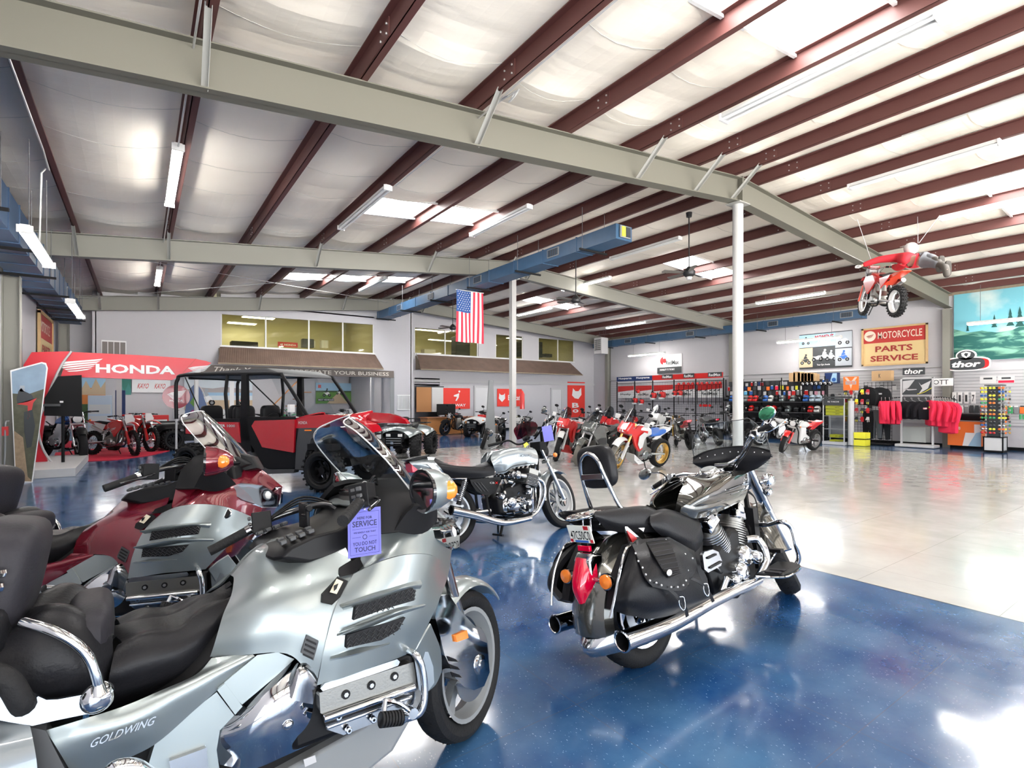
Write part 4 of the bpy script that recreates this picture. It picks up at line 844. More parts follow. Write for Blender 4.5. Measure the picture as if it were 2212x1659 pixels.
# fork, in the straight-ahead pose, swung by TW2
b=MB(); b.cyl((HB-.005,-.11,.33),(HB-.24,-.10,.72),.028,alu,n=14); b.cyl((HB-.20,-.10,.66),(HB-.44,-.10,1.05),.036,chrome,n=16); b.cyl((HB-.26,-.10,.75),(HB-.42,-.10,1.01),.040,dchrome,n=16); b.mirror(); pt('fork_leg',b,T=TW2)
b=MB(); b.cyl((HB,-.13,.325),(HB,.13,.325),.02,chrome); pt('front_axle',b,T=TW2)
b=MB().fender((HB,.325),.36,.20,5,175,pg,crown=.05,drop=.03); ff=pt('front_fender',b,T=TW2); b=MB(); b.tube([V((HB+.0+.415*math.cos(t/10),0,.325+.415*math.sin(t/10))) for t in range(3,30,3)],.006,chrome,n=6,k=2); b.build('fender_trim',ff,T=TW2)
# rear fender
pt('rear_fender',MB().fender((-HB,.325),.375,.25,38,187,pg,crown=.06,drop=.05,n=24))
b=MB(); b.patch([[V((-HB-.31,-.135,.30)),V((-HB-.40,0,.27)),V((-HB-.31,.135,.30))],[V((-HB-.30,-.145,.24)),V((-HB-.43,0,.21)),V((-HB-.30,.145,.24))],[V((-HB-.27,-.14,.19)),V((-HB-.39,0,.165)),V((-HB-.27,.14,.19))]],chrome,n=6,th=.008); b.tube([V((-HB-.27,-.14,.24)),V((-HB-.05,-.15,.23))],.01,chrome,k=1); pt('fender_tip',b)
# tail lamp, indicators, plate
cx=-HB-.39
b=MB(); b.patch([[V((cx+.06,-.055,.66)),V((cx-.005,-.03,.675)),V((cx-.01,0,.68)),V((cx-.005,.03,.675)),V((cx+.06,.055,.66))],[V((cx+.05,-.068,.60)),V((cx-.03,-.04,.60)),V((cx-.045,0,.60)),V((cx-.03,.04,.60)),V((cx+.05,.068,.60))],[V((cx+.04,-.062,.52)),V((cx-.05,-.035,.52)),V((cx-.065,0,.52)),V((cx-.05,.035,.52)),V((cx+.04,.062,.52))],[V((cx+.03,-.035,.455)),V((cx-.03,-.02,.445)),V((cx-.04,0,.44)),V((cx-.03,.02,.445)),V((cx+.03,.035,.455))]],redl,n=5,th=-.01); tl=pt('tail_lamp',b)
b=MB(); b.body([(cx+.1,.44),(cx+.02,.45),(cx+.0,.66),(cx+.03,.70),(cx+.12,.68)],.06,chrome,k=.9); b.build('lamp_housing',tl,bevel=.01)
b=MB(); b.cyl((cx+.03,-.06,.56),(cx+.03,-.13,.56),.012,chrome); b.lathe([(0,.035),(.03,.03),(.042,.01),(.043,-.012),(0,-.012)],(cx+.03,-.15,.56),(1,0,0),chrome,n=20); b.lathe([(.038,-.012),(.036,-.022),(0,-.03)],(cx+.03,-.15,.56),(1,0,0),amber,n=20); b.mirror(); pt('indicator',b)
tilt=Matrix.Rotation(-.25,3,'Y'); c0=V((cx+.02,0,.80)); b=MB(); b.box(c0,(.006,.178,.10),mat('plate_white',(.7,.71,.66),.4),rot=tilt); lp=pt('licence_plate',b,bevel=.002)
b=MB(); up=tilt@V((0,0,1)); b.text('47C50C0',c0+tilt@V((-.004,0,-.006)),(0,-1,0),up,.05,black,w=.148,bold=.004,d=.001); b.build('plate_number',lp); b=MB()
for y,z,w_,h_,m in ((-.055,.037,.035,.022,redd),(0,-.041,.1,.012,blue),(-.075,-.038,.02,.018,redd),(.075,-.038,.02,.018,redd)): b.box(c0+tilt@V((-.004,y,z)),(.001,w_,h_),m,rot=tilt)
b.build('plate_sticker',lp); b=MB(); b.box((cx+.04,0,.72),(.02,.09,.03),redl); b.box((cx+.05,0,.74),(.02,.05,.08),black); pt('reflector',b,bevel=.003)
# seat
b=MB(); b.patch(g([[(1455,1180,.12),(1490,1195,.13),(1510,1185,.13),(1520,1160,.11)],[(1410,1140,.175),(1455,1155,.19),(1500,1165,.18),(1514,1135,.15)],[(1405,1112,.15),(1440,1108,.17),(1480,1118,.15),(1508,1122,.11)],[(1415,1103,.06),(1440,1100,.08),(1478,1110,.06),(1500,1114,.04)],[V((-.55,0,.80)),V((-.42,0,.765)),V((-.28,0,.765)),V((-.17,0,.80))]]),leather,n=6,th=-.02,mir=True); pt('rider_seat',b)
b=MB(); b.patch(g([[(1310,1145,.10),(1345,1150,.12),(1395,1150,.12),(1425,1150,.10)],[(1285,1115,.14),(1340,1130,.155),(1400,1130,.155),(1430,1128,.14)],[(1290,1105,.11),(1345,1097,.13),(1395,1094,.13),(1425,1105,.10)],[V((-HB-.14,0,.84)),V((-HB+.0,0,.86)),V((-HB+.14,0,.87)),V((-HB+.27,0,.83))]]),leather,n=6,th=-.02,mir=True); pt('passenger_seat',b)
# sissy bar with pad
def sx(u,v,y): 
    p=CF.ux(u,v,-HB-.16); return V((-HB-.16,y,p.z))
zt=CF.ux(1270,1022,-HB-.16).z; zb=CF.ux(1265,1135,-HB-.16).z
b=MB(); b.tube([V((-HB-.02,-.125,.78)),V((-HB-.12,-.12,.88)),V((-HB-.17,-.105,.97)),V((-HB-.22,-.085,1.12)),V((-HB-.235,-.06,1.20)),V((-HB-.24,0,1.235)),V((-HB-.235,.06,1.20)),V((-HB-.22,.085,1.12)),V((-HB-.17,.105,.97)),V((-HB-.12,.12,.88)),V((-HB-.02,.125,.78))],.013,chrome,n=10,k=5); sb=pt('sissy_bar',b)
b=MB(); b.box((-HB-.225,0,1.10),(.012,.17,.035),dchrome); b.build('cross_plate',sb,bevel=.003); b=MB(); b.box((-HB-.10,-.135,.86),(.06,.03,.05),chrome); b.box((-HB-.03,-.135,.80),(.09,.02,.05),chrome,rot=Matrix.Rotation(.6,3,'Y')); b.mirror(); b.build('bar_clamp',sb,bevel=.006)
pt('backrest_pad',MB().pad((-HB-.175,0,1.155),(.085,.27,.25),leather,e=.55,n=28,rot=Matrix.Rotation(-.1,3,'Y')))
# rack
b=MB()
for y in (-.05,-.018,.018,.05): b.tube([V((-HB-.17,y,.90)),V((-HB-.30,y,.895)),V((-HB-.40,y*.6,.89))],.006,chrome,n=6,k=3)
b.tube([V((-HB-.16,-.085,.90)),V((-HB-.32,-.08,.895)),V((-HB-.42,-.04,.89)),V((-HB-.44,0,.888)),V((-HB-.42,.04,.89)),V((-HB-.32,.08,.895)),V((-HB-.16,.085,.90))],.009,chrome,n=8); 
for y in (-.03,.03): b.cyl((-HB-.30,y,.89),(-HB-.33,y,.76),.008,chrome)
pt('luggage_rack',b)
b=MB(); b.prism([U(u,v,.15) for u,v in ((1349,1134),(1354,1137),(1388,1166),(1370,1176),(1362,1178))],(0,.01,0),chrome); b.mirror(); pt('fender_strut',b,bevel=.004)
b=MB(); b.prism([U(u,v,.155) for u,v in ((1352,1143),(1376,1163),(1366,1172))],(0,-.002,0),redd); b.mirror(); pt('strut_sticker',b)
# tank
b=MB(); b.patch(g([[(1460,1105,.06),(1475,1112,.10),(1500,1110,.12),(1545,1098,.13),(1585,1085,.12),(1613,1065,.08)],[(1462,1085,.09),(1490,1098,.15),(1530,1093,.17),(1570,1080,.165),(1600,1068,.14),(1620,1050,.07)],[(1470,1060,.08),(1510,1068,.17),(1545,1062,.185),(1580,1050,.175),(1605,1040,.14),(1620,1030,.06)],[(1490,1030,.05),(1530,1035,.12),(1560,1026,.14),(1585,1020,.13),(1602,1018,.09),(1612,1018,.04)],[V((-.22,0,.84)),V((-.12,0,.93)),V((0,0,.99)),V((.10,0,1.015)),V((.17,0,1.01)),V((.22,0,.97))]]),pk,n=6,th=.006,mir=True); tk=pt('fuel_tank',b)
b=MB(); b.patch(g([[(1468,1106,.115),(1505,1118,.135),(1560,1100,.14),(1605,1078,.115)],[(1472,1096,.135),(1508,1104,.165),(1560,1088,.17),(1612,1062,.13)],[(1480,1090,.145),(1510,1094,.172),(1560,1080,.175),(1616,1050,.10)]]),pg,n=5,th=.008); b.mirror(); b.build('tank_side_band',tk)
b=MB(); b.tube([U(1575,1058,.20),U(1600,1048,.175),U(1617,1045,.12)],.003,chrome,n=5); b.tube([U(1578,1068,.20),U(1602,1060,.175),U(1617,1055,.12)],.003,chrome,n=5); b.mirror(); b.build('tank_badge',tk)
b=MB(); b.patch([[V((-.20,-.045,.855)),V((-.08,-.06,.955)),V((.06,-.065,1.015)),V((.18,-.04,1.015))],[V((-.20,0,.865)),V((-.08,0,.97)),V((.06,0,1.035)),V((.19,0,1.03))],[V((-.20,.045,.855)),V((-.08,.06,.955)),V((.06,.065,1.015)),V((.18,.04,1.015))]],leather,n=5,th=.006); b.build('tank_strap',tk)
b=MB(); b.lathe([(.0,.02),(.05,.02),(.065,.012),(.075,-.01)],(.06,0,1.035),(-.35,0,1),chrome,n=28); b.lathe([(0,.0205),(.045,.0205)],(.06,0,1.035),(-.35,0,1),grey,n=24); b.body([(-.03,1.0),(.06,1.045),(.15,1.05),(.2,1.0)],.075,chrome,k=.8); b.build('speedometer',tk,bevel=.004)
# saddlebags
b=MB(); b.patch(g([[(1365,1175,.20),(1385,1165,.22),(1440,1165,.22),(1500,1190,.22)],[(1345,1235,.24),(1380,1230,.31),(1440,1230,.33),(1510,1240,.28)],[(1330,1290,.24),(1370,1295,.32),(1440,1300,.34),(1535,1285,.27)],[(1325,1318,.20),(1365,1330,.27),(1425,1335,.28),(1538,1302,.22)]]),leather,n=6,th=.03); b.prism([U(u,v,.20) for u,v in ((1362,1178),(1445,1160),(1500,1190),(1528,1250),(1535,1295),(1440,1332),(1370,1332),(1328,1318),(1335,1250))],(0,.06,0),leather); b.mirror(); bag=pt('saddlebag',b,bevel=.01)
b=MB(); b.patch(g([[(1365,1176,.215),(1400,1165,.22),(1450,1164,.22),(1500,1198,.22)],[(1378,1205,.295),(1420,1200,.33),(1465,1195,.335),(1505,1225,.29)],[(1392,1245,.345),(1430,1240,.37),(1468,1240,.37),(1490,1255,.335)],[(1410,1268,.365),(1445,1275,.385),(1475,1275,.385),(1488,1262,.36)]]),leather,n=6,th=.008); b.mirror(); fp_=b.build('flap',bag) if 0 else pt('saddlebag_flap',b)
b=MB(); q=g([[(1395,1170,.235),(1440,1163,.235)],[(1412,1198,.34),(1455,1190,.345)],[(1432,1232,.375),(1466,1226,.375)],[(1445,1248,.387),(1470,1238,.385)]]); b.patch(q,black,n=5,th=.006)
for k in range(12):
    t=k/11; i=min(2,int(t*3)); f=t*3-i; p=q[i][0].lerp(q[i+1][0],f)+V((0,-.007,0)); r=q[i][1].lerp(q[i+1][1],f)+V((0,-.007,0)); b.cyl(p,r,.0022,leatherg,n=5)
b.mirror(); pt('ribbed_panel',b)
b=MB(); b.ball(U(1446,1237,.395),(.022,.006,.016),whitep,n=14); b.mirror(); pt('oval_badge',b)
b=MB()
for u,v,w in ((1373,1195,.285),(1379,1212,.31),(1388,1226,.335),(1395,1241,.35),(1404,1254,.362),(1418,1259,.37),(1429,1264,.38),(1450,1268,.39),(1464,1268,.392),(1476,1264,.388),(1482,1254,.365),(1438,1166,.235),(1450,1178,.27),(1465,1187,.285),(1480,1197,.29),(1496,1206,.28),(1491,1219,.30),(1486,1232,.325)): b.ball(U(u,v,w+.006),.0055,lgrey,n=8)
b.mirror(); pt('stud',b)
for P in (((1440,1270,.375),(1462,1290,.385),(1478,1310,.37),(1484,1332,.34)),((1492,1250,.34),(1515,1262,.345),(1530,1280,.33),(1540,1300,.31))):
    q=[U(*p) for p in P]; b=MB(); b.patch([[p+V((-.012,0,.0)) for p in q],[p+V((.012,0,.004)) for p in q]],leather,n=4,th=.005); b.mirror(); pt('strap',b)
    b=MB(); c=(q[1]+q[2])/2+V((0,-.008,0)); b.tube([c+V((-.02,0,.03)),c+V((-.025,0,-.01)),c+V((0,0,-.04)),c+V((.022,0,-.03)),c+V((.02,0,.02)),c+V((-.02,0,.03))],.003,chrome,n=5,k=3); b.mirror(); pt('buckle',b)
b=MB(); b.tube([U(1362,1178,.215),U(1350,1190,.23),U(1338,1240,.24),U(1328,1290,.235),U(1318,1335,.22)],.007,chrome,n=8); b.mirror(); pt('bag_guard',b)
# engine
b=MB(); b.body([(-.28,.26),(-.30,.42),(-.2,.56),(0,.66),(.25,.62),(.30,.45),(.26,.26),(0,.18)],.15,black,k=.85); eng=pt('engine',b,bevel=.01)
for nm,(x0,z0,x1,z1) in enumerate(((-.035,.47,-.20,.76),(.09,.47,.20,.78))):
    b=MB(); a_=V((x0,-.045,z0)); c_=V((x1,-.07,z1)); d=c_-a_; N_=13
    for k in range(N_):
        p=a_+d*(.06+.62*k/N_); rr=.098+.012*math.sin(k*.3); b.cyl(p,p+d*.022,rr,alud if nm else alu,n=22)
    b.cyl(a_,c_*.75+a_*.25,.082,alud,n=20); pt('cylinder',b)
    b=MB(); r_=Matrix.Rotation(math.atan2(d.x,d.z),3,'Y'); b.box(a_+d*.80,(.15,.15,.06),chrome,rot=r_,tp=.9); b.box(a_+d*.93+V((0,-.02,0)),(.08,.12,.07),chrome,rot=r_,tp=.8); b.box(a_+d*.83+V((-.05,-.05,0)),(.06,.08,.06),chrome,rot=r_,tp=.8); pt('cylinder_head',b,bevel=.012)
b=MB(); b.cyl((.03,-.13,.45),(.035,-.13,.62),.014,lgrey); pt('pushrod_tube',b)
b=MB()
for u,v,r_,w in ((1592,1235,.062,.23),(1623,1202,.045,.23),(1600,1200,.07,.20),(1578,1255,.04,.22)):
    c=U(u,v,w-.06); b.lathe([(r_*.3,-.07),(r_*.75,-.065),(r_,-.045),(r_*1.08,-.02),(r_*1.1,.05)],c,(0,1,0),chrome,n=26)
    b.lathe([(0,-.066),(r_*.32,-.07)],c,(0,1,0),dchrome,n=20)
b.mirror(); pt('crankcase_cover',b)
b=MB(); b.tube([U(1610,1165,.15),U(1635,1165,.19),U(1650,1185,.22),U(1655,1210,.23),U(1645,1235,.235),U(1630,1258,.235),U(1600,1275,.23)],.027,chrome,n=14); b.mirror(); pt('header_pipe',b)
b=MB(); b.tube([U(1640,1252,.24),U(1540,1298,.24),U(1450,1345,.245),V(U(1347,1385,.25))],lambda t:.028+.022*min(1,t*1.3),chrome,n=18,k=8,cap=False); e_=U(1347,1385,.25); e2=U(1380,1370,.25); dd=(e_-e2).normalized(); b.lathe([(.05,0),(.052,.012),(.046,.014),(.042,.0),(.04,-.15),(0,-.15)],e_,dd,black,n=24); b.lathe([(.049,0),(.054,.004),(.054,.012),(.046,.014),(.043,.01)],e_,dd,chrome,n=24); b.mirror(); pt('exhaust',b)
b=MB(); b.tube([U(1548,1300,.23),U(1560,1275,.21),U(1570,1250,.19)],.02,chrome,n=12); b.mirror(); pt('rear_header',b)
# boards, guard
b=MB(); P=[CF.uz(u,v,.335) for u,v in ((1648,1248),(1668,1219),(1690,1210),(1713,1215),(1700,1235),(1668,1250))]; P=[V((p.x,max(-.44,min(-.2,p.y)),.335)) for p in P]
P=[V((.05,-.25,.33)),V((.10,-.40,.33)),V((.20,-.42,.335)),V((.36,-.40,.345)),V((.40,-.33,.35)),V((.38,-.24,.35))]
b.prism(P,(0,0,.016),black); fb_=pt('floorboard',b.mirror(),bevel=.006)
b=MB(); b.tube(P+[P[0]],.008,chrome,n=6,k=3)
for k in range(4): b.box((.12+.07*k,-.33,.353),(.035,.10,.006),leatherg)
b.mirror(); pt('floorboard_rim',b)
b=MB(); b.prism([U(u,v,.30) for u,v in ((1518,1200),(1522,1192),(1540,1187),(1552,1192),(1560,1212),(1558,1222),(1530,1237),(1522,1230))],(0,.02,0),dchrome); b.prism([U(u,v,.302) for u,v in ((1527,1204),(1546,1195),(1547,1199),(1528,1208))],(0,-.006,0),black); b.prism([U(u,v,.302) for u,v in ((1532,1225),(1557,1211),(1558,1215),(1533,1229))],(0,-.006,0),black); b.cyl(U(1540,1215,.28),U(1560,1240,.12),.012,chrome); b.mirror(); pt('passenger_board',b,bevel=.004)
b=MB(); b.tube([U(1634,1134,.10),U(1660,1133,.20),U(1690,1127,.33),U(1710,1142,.37),U(1720,1180,.38),U(1725,1210,.36),U(1705,1232,.30),U(1680,1240,.2)],.016,chrome,n=12); b.tube([U(1634,1134,.10),U(1636,1175,.10),U(1640,1215,.12)],.012,chrome,n=8); b.mirror(); pt('engine_guard',b)
b=MB(); b.box(U(1676,1189,.20),(.05,.09,.022),black); b.tube([U(1676,1192,.19),U(1665,1210,.17),U(1650,1235,.17)],.008,chrome); pt('brake_pedal',b)
b=MB(); b.body([(.30,.32),(.34,.74),(.40,.74),(.37,.30)],.14,black,k=.98); pt('radiator',b); b=MB(); b.tube([(HB-.47,0,.98),(.15,0,.86),(-.3,0,.72)],.03,black); b.tube([(HB-.45,-.04,.9),(.34,-.1,.6),(.30,-.12,.3),(-.3,-.12,.22)],.018,black); b.tube([(HB-.45,.04,.9),(.34,.1,.6),(.30,.12,.3),(-.3,.12,.22)],.018,black); b.body([(-.62,.25),(-.35,.30),(-.25,.6),(-.45,.72),(-.6,.5)],.11,black); pt('frame',b)
# handlebar group, in world-read local points (already swung)
hbR=[CF.un(u,v,-w) for u,v,w in ((1573,1002,.05),(1600,985,.14),(1615,955,.24),(1628,938,.30),(1640,930,.33))]; hbL=[CF.un(u,v,w) for u,v,w in ((1555,1012,.05),(1510,1025,.15),(1475,1024,.23),(1455,1030,.29))]
b=MB(); b.tube(hbR,.013,chrome,n=12); b.tube(hbL,.013,chrome,n=12); b.cyl(CF.un(1565,1005,0)+V((0,-.09,0)),CF.un(1565,1005,0)+V((0,.07,0)),.022,chrome); hb=pt('handlebar',b)
gr0,gr1=CF.un(1640,930,-.33),CF.un(1668,917,-.45); gl0,gl1=CF.un(1440,1035,.32),CF.un(1413,1052,.42)
for a_,c_ in ((gr0,gr1),(gl0,gl1)):
    b=MB(); d=c_-a_; b.cyl(a_,c_,.018,rubber,n=14); b.cyl(c_,c_+d.normalized()*.016,.020,chrome,n=14); b.cyl(a_-d.normalized()*.005,a_+d.normalized()*.012,.021,chrome,n=14); b.build('grip',hb)
b=MB(); b.box(CF.un(1632,936,-.31),(.05,.055,.05),chrome); b.cyl(CF.un(1622,945,-.29),CF.un(1640,925,-.29),.02,chrome); b.build('control_housing',hb,bevel=.01); b=MB(); b.box(CF.un(1450,1030,.29),(.05,.055,.05),chrome); b.build('control_housing',hb,bevel=.01)
b=MB(); b.tube([CF.un(1640,935,-.35),CF.un(1665,930,-.42),CF.un(1700,905,-.50)],.006,chrome,n=6); b.build('lever',hb); b=MB(); b.tube([CF.un(1447,1042,.31),CF.un(1425,1055,.37),CF.un(1404,1068,.42)],.006,chrome,n=6); b.build('lever',hb)
def dishm(c,ax,rx,rz,nm,par,back,front):
    ax=V(ax).normalized(); x,y=basis(ax); q=ax.to_track_quat('Z','Y').to_matrix(); b=MB(); b.ball(c+ax*.012,(rx,rz,.022),back,n=22,rot=q); mo=b.build(nm,par); b=MB(); b.ball(c-ax*.004,(rx*.93,rz*.93,.008),front,n=22,rot=q); b.build('mirror_glass',mo) if par is o else None
    return mo
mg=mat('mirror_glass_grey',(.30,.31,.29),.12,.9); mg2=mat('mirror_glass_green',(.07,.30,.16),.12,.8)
cL=CF.un(1393,1024,.42); b=MB(); b.ball(cL,(.012,.062,.040),chrome,n=24,rot=Matrix.Rotation(-.35,3,'X')); mL=pt('mirror',b); MB().ball(cL-V((.008,0,0)),(.008,.056,.035),mg,n=24,rot=Matrix.Rotation(-.35,3,'X')).build('mirror_glass',mL); MB().tube([cL+V((.0,-.055,.01)),CF.un(1428,1022,.34),CF.un(1445,1034,.31)],.006,chrome).build('mirror_stalk',mL)
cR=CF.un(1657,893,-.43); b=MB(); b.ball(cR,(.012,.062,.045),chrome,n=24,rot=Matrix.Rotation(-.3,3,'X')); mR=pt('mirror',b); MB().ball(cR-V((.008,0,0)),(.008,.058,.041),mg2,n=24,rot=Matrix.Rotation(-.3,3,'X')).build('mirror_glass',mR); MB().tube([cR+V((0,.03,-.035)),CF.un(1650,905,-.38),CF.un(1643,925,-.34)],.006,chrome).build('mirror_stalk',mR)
b=MB()
for k in range(2): b.tube([CF.un(1630,945,-.30),CF.un(1605+6*k,980,-.22),CF.un(1585,1010+8*k,-.12),CF.un(1600,1045+8*k,-.08),CF.un(1630,1075,-.1),CF.un(1638,1120,-.12)],.005,black,n=6)
b.tube([CF.un(1460,1032,.27),CF.un(1500,1036,.18),CF.un(1535,1030,.08)],.005,black,n=6); pt('cable',b)
# windscreen fairing: clear sheet with leather visor pouch
wl=lambda u,v,y: CF.un(u,v,y)
W_=[[wl(1483,1022,.19),wl(1530,1032,.04),wl(1595,1030,-.14)],[wl(1492,985,.24),wl(1550,972,.0),wl(1632,985,-.24)],[wl(1455,935,.26),wl(1545,935,.0),wl(1665,960,-.27)],[wl(1470,898,.22),wl(1550,885,.0),wl(1610,895,-.22)]]
XW=.43
def wp(y,z): return V((XW+.06-abs(y)**1.6*.35-(z-1.0)*.42,y,z))
Wg=[[wp(y*f,z) for y in (-.27,-.19,-.1,0,.1,.19,.27)] for z,f in ((.98,.8),(1.12,1.0),(1.27,.93),(1.38,.62))]
T3=Matrix.Translation(V((.40,0,1.0)))@Matrix.Rotation(math.radians(ST*.75),4,'Z')@Matrix.Translation(V((-.40,0,-1.0)))
Wg=[[T3@p for p in r] for r in Wg]
b=MB(); b.patch(Wg,screen,n=5,th=.004); wo=pt('windscreen',b); b=MB(); b.tube([Wg[1][0],Wg[2][0]]+Wg[3]+[Wg[2][-1],Wg[1][-1]],.0028,dgrey,n=5,k=5); b.build('screen_edge',wo)
b=MB(); Q=[(-.27,1.13),(-.16,1.17),(0,1.185),(.16,1.17),(.27,1.13)]; lo=[(-.23,1.05),(-.14,1.0),(0,.98),(.14,1.0),(.23,1.05)]
b.patch([[T3@(wp(y,z)+V((-.03,0,0))) for y,z in lo],[T3@(wp(y,(z+z2)/2)+V((-.07,0,0))) for (y,z),(_,z2) in zip(Q,lo)],[T3@(wp(y,z)+V((-.03,0,0))) for y,z in Q]],leather,n=5,th=.04); pt('windscreen_pouch',b)
b=MB(); b.tube([T3@(wp(y,z)+V((-.035,0,.004))) for y,z in Q],.006,black,n=6)
for k in range(9): 
    y=-.22+.055*k; b.ball(T3@(wp(y,1.165-abs(y)*.12)+V((-.045,0,-.012))),.005,lgrey,n=6)
pt('pouch_trim',b)
# headlamp and passing lamps
b=MB(); b.lathe([(0,-.10),(.05,-.085),(.08,-.04),(.088,.03),(.085,.06)],(HB-.30,0,.93),(1,0,0),chrome,n=26); b.lathe([(0,.07),(.08,.062)],(HB-.30,0,.93),(1,0,0),whitep,n=26); pt('headlamp',b,T=TW2)
b=MB(); b.lathe([(0,-.06),(.035,-.05),(.05,-.01),(.052,.03),(0,.035)],(HB-.30,-.20,.86),(1,0,0),chrome,n=22); b.lathe([(0,-.05),(.025,-.042),(.035,0),(0,.01)],(HB-.28,-.16,.78),(1,0,0),chrome,n=18); b.tube([(HB-.32,-.02,.85),(HB-.31,-.12,.86),(HB-.30,-.20,.86)],.012,chrome); b.mirror(); pt('passing_lamp',b,T=TW2)
b=MB(); b.cyl((0,.16,.22),(.1,.30,.02),.012,chrome); pt('side_stand',b)
stag('small violet service tag hanging from the clutch lever of the black cruiser',[CF.M@CF.un(u,v,.33) for u,v in ((1426,1056),(1439,1058),(1445,1090),(1424,1090))])
b=MB(); z_=MB()
# ================= silver six-cylinder motorcycle =================
a=fl(972,1183); b2=fl(1215,1140); hd=math.degrees(math.atan2(b2.y-a.y,b2.x-a.x)); HB=(b2-a).length/2
BF=Fr((a+b2)/2,hd,8); o=thing('classic_motorcycle','silver classic six-cylinder motorcycle parked between the touring bikes and the black cruiser','motorcycle',BF.loc,hd,8)
g=lambda rows: grid(BF,rows); U=lambda u,v,w: BF.un(u,v,-w)
TB=Matrix.Translation(V((HB-.24,0,.6)))@Matrix.Rotation(math.radians(-27),4,'Y')@Matrix.Rotation(math.radians(20),4,'Z')@Matrix.Rotation(math.radians(27),4,'Y')@Matrix.Translation(V((-(HB-.24),0,-.6)))
cbs=mat('cbx_silver',(.30,.335,.36),.2,.6,coat=1)
wheel(o,'front_wheel',(HB,0,.33),.33,.10,.245,rubber,alu,T=TB,style='comstar',disc=.14,dside=0,grooves=False)
wheel(o,'rear_wheel',(-HB,0,.33),.33,.13,.235,rubber,alu,style='comstar',disc=.15,dside=-1)
b=MB(); b.cyl((HB,-.09,.33),(HB-.17,-.09,.72),.026,alu,n=12); b.cyl((HB-.15,-.09,.68),(HB-.30,-.088,1.02),.018,chrome,n=12); b.box((HB-.20,-.07,.80),(.06,.08,.03),alu,rot=Matrix.Rotation(-.4,3,'Y')); b.mirror(); pt('fork_leg',b,T=TB)
pt('front_fender',MB().fender((HB,.33),.352,.13,55,178,cbs,crown=.03,drop=.015),T=TB)
b=MB(); b.patch(g([[(1072,1023,.10),(1090,1022,.13),(1110,1010,.14),(1160,1003,.13)],[(1065,1005,.12),(1090,1000,.15),(1125,992,.155),(1162,990,.13)],[(1060,990,.10),(1085,980,.145),(1125,972,.15),(1158,975,.11)],[(1066,976,.07),(1090,970,.11),(1120,966,.11),(1148,968,.08)],[V((-.26,0,.83)),V((-.16,0,.93)),V((.03,0,.985)),V((.20,0,.97))]]),cbs,n=6,th=.005,mir=True); tk=pt('fuel_tank',b)
b=MB(); b.tube([U(1075,1021,.136),U(1092,1018,.147),U(1112,1006,.155),U(1160,1000,.145)],.003,black,n=5); b.mirror(); b.build('pin_stripe',tk)
b=MB(); p=U(1120,985,.163); q=U(1148,983,.158); r=q-p; b.text('HONDA',(p+q)/2+V((0,-.002,0)),r,V((-r.z,0,r.x)),.028,blackg,w=r.length,bold=.02,shear=.2); b.prism([U(u,v,.163) for u,v in ((1115,982),(1121,981),(1121,989),(1116,989))],(0,-.003,0),whitep); b.build('tank_lettering',tk)
b=MB(); b.patch(g([[(965,1030,.10),(1000,1033,.12),(1040,1032,.13),(1068,1026,.12)],[(950,1012,.12),(990,1018,.14),(1035,1018,.145),(1068,1015,.12)],[(938,1000,.09),(980,1006,.12),(1030,1010,.12),(1060,1005,.09)],[V((-.86,0,.93)),V((-.66,0,.84)),V((-.42,0,.815)),V((-.24,0,.86))]]),leather,n=6,th=-.02,mir=True); pt('seat',b)
b=MB(); b.patch(g([[(905,1020,.06),(930,1028,.09),(965,1030,.105)],[(895,1008,.075),(925,1010,.11),(952,1012,.125)],[(885,1000,.07),(915,998,.09),(938,997,.085)],[V((-1.15,0,.93)),V((-1.0,0,.945)),V((-.86,0,.935))]]),cbs,n=5,th=.006,mir=True); tc=pt('tail_cowl',b); b=MB(); b.prism([U(u,v,.135) for u,v in ((922,1002),(936,1000),(960,1026),(945,1024))],(0,-.002,0),whitep); b.mirror(); b.build('tail_panel',tc)
b=MB(); b.body([(-1.22,.93),(-1.10,.96),(-.95,.97),(-.95,.95),(-1.15,.91)],.07,black); b.build('tail_lip',tc); b=MB(); b.box((-1.13,0,.85),(.07,.16,.10),redl); pt('tail_lamp',b,bevel=.01)
b=MB(); b.prism([U(u,v,.13) for u,v in ((1015,1036),(1080,1030),(1083,1038),(1070,1066),(1050,1070),(1030,1062),(1018,1045))],(0,.03,0),black); b.mirror(); sc=pt('side_panel',b,bevel=.006)
b=MB()
for k in range(3): b.cyl(U(1024+k*7,1042,.134),U(1040+k*7,1062,.134),.006,dgrey,n=6)
b.mirror(); b.build('panel_rib',sc); b=MB(); p=U(1058,1043,.133); q=U(1068,1043,.133); r=q-p; b.text('CB',(p+q)/2,r,V((-r.z,0,r.x)),.020,lgrey,w=r.length); p=U(1069,1043,.133); q=U(1076,1043,.133); b.text('X',(p+q)/2,r,V((-r.z,0,r.x)),.024,redp,w=.04,bold=.02); b.build('panel_lettering',sc)
b=MB(); b.tube([U(945,1034,.14),U(975,1034,.145),U(1008,1034,.14)],.008,chrome,n=8); b.mirror(); pt('grab_rail',b)
b=MB(); a_=U(1006,1036,.145); c_=U(990,1090,.15); d=c_-a_
for k in range(11):
    p=a_+d*(.1+.07*k); b.lathe([(.030,-.004),(.034,0),(.030,.004)],p,d,steel,n=14)
b.cyl(a_,c_,.016,chrome); b.cyl(a_+d*.86,c_,.026,black); b.mirror(); pt('shock_absorber',b)
b=MB(); b.body([(-.24,.28),(-.26,.45),(-.12,.56),(.1,.60),(.22,.50),(.24,.30),(.05,.22)],.17,black,k=.9); b.pad((-.02,0,.36),(.42,.40,.24),dchrome,e=.6,n=20); eng=pt('engine',b,bevel=.01)
b=MB()
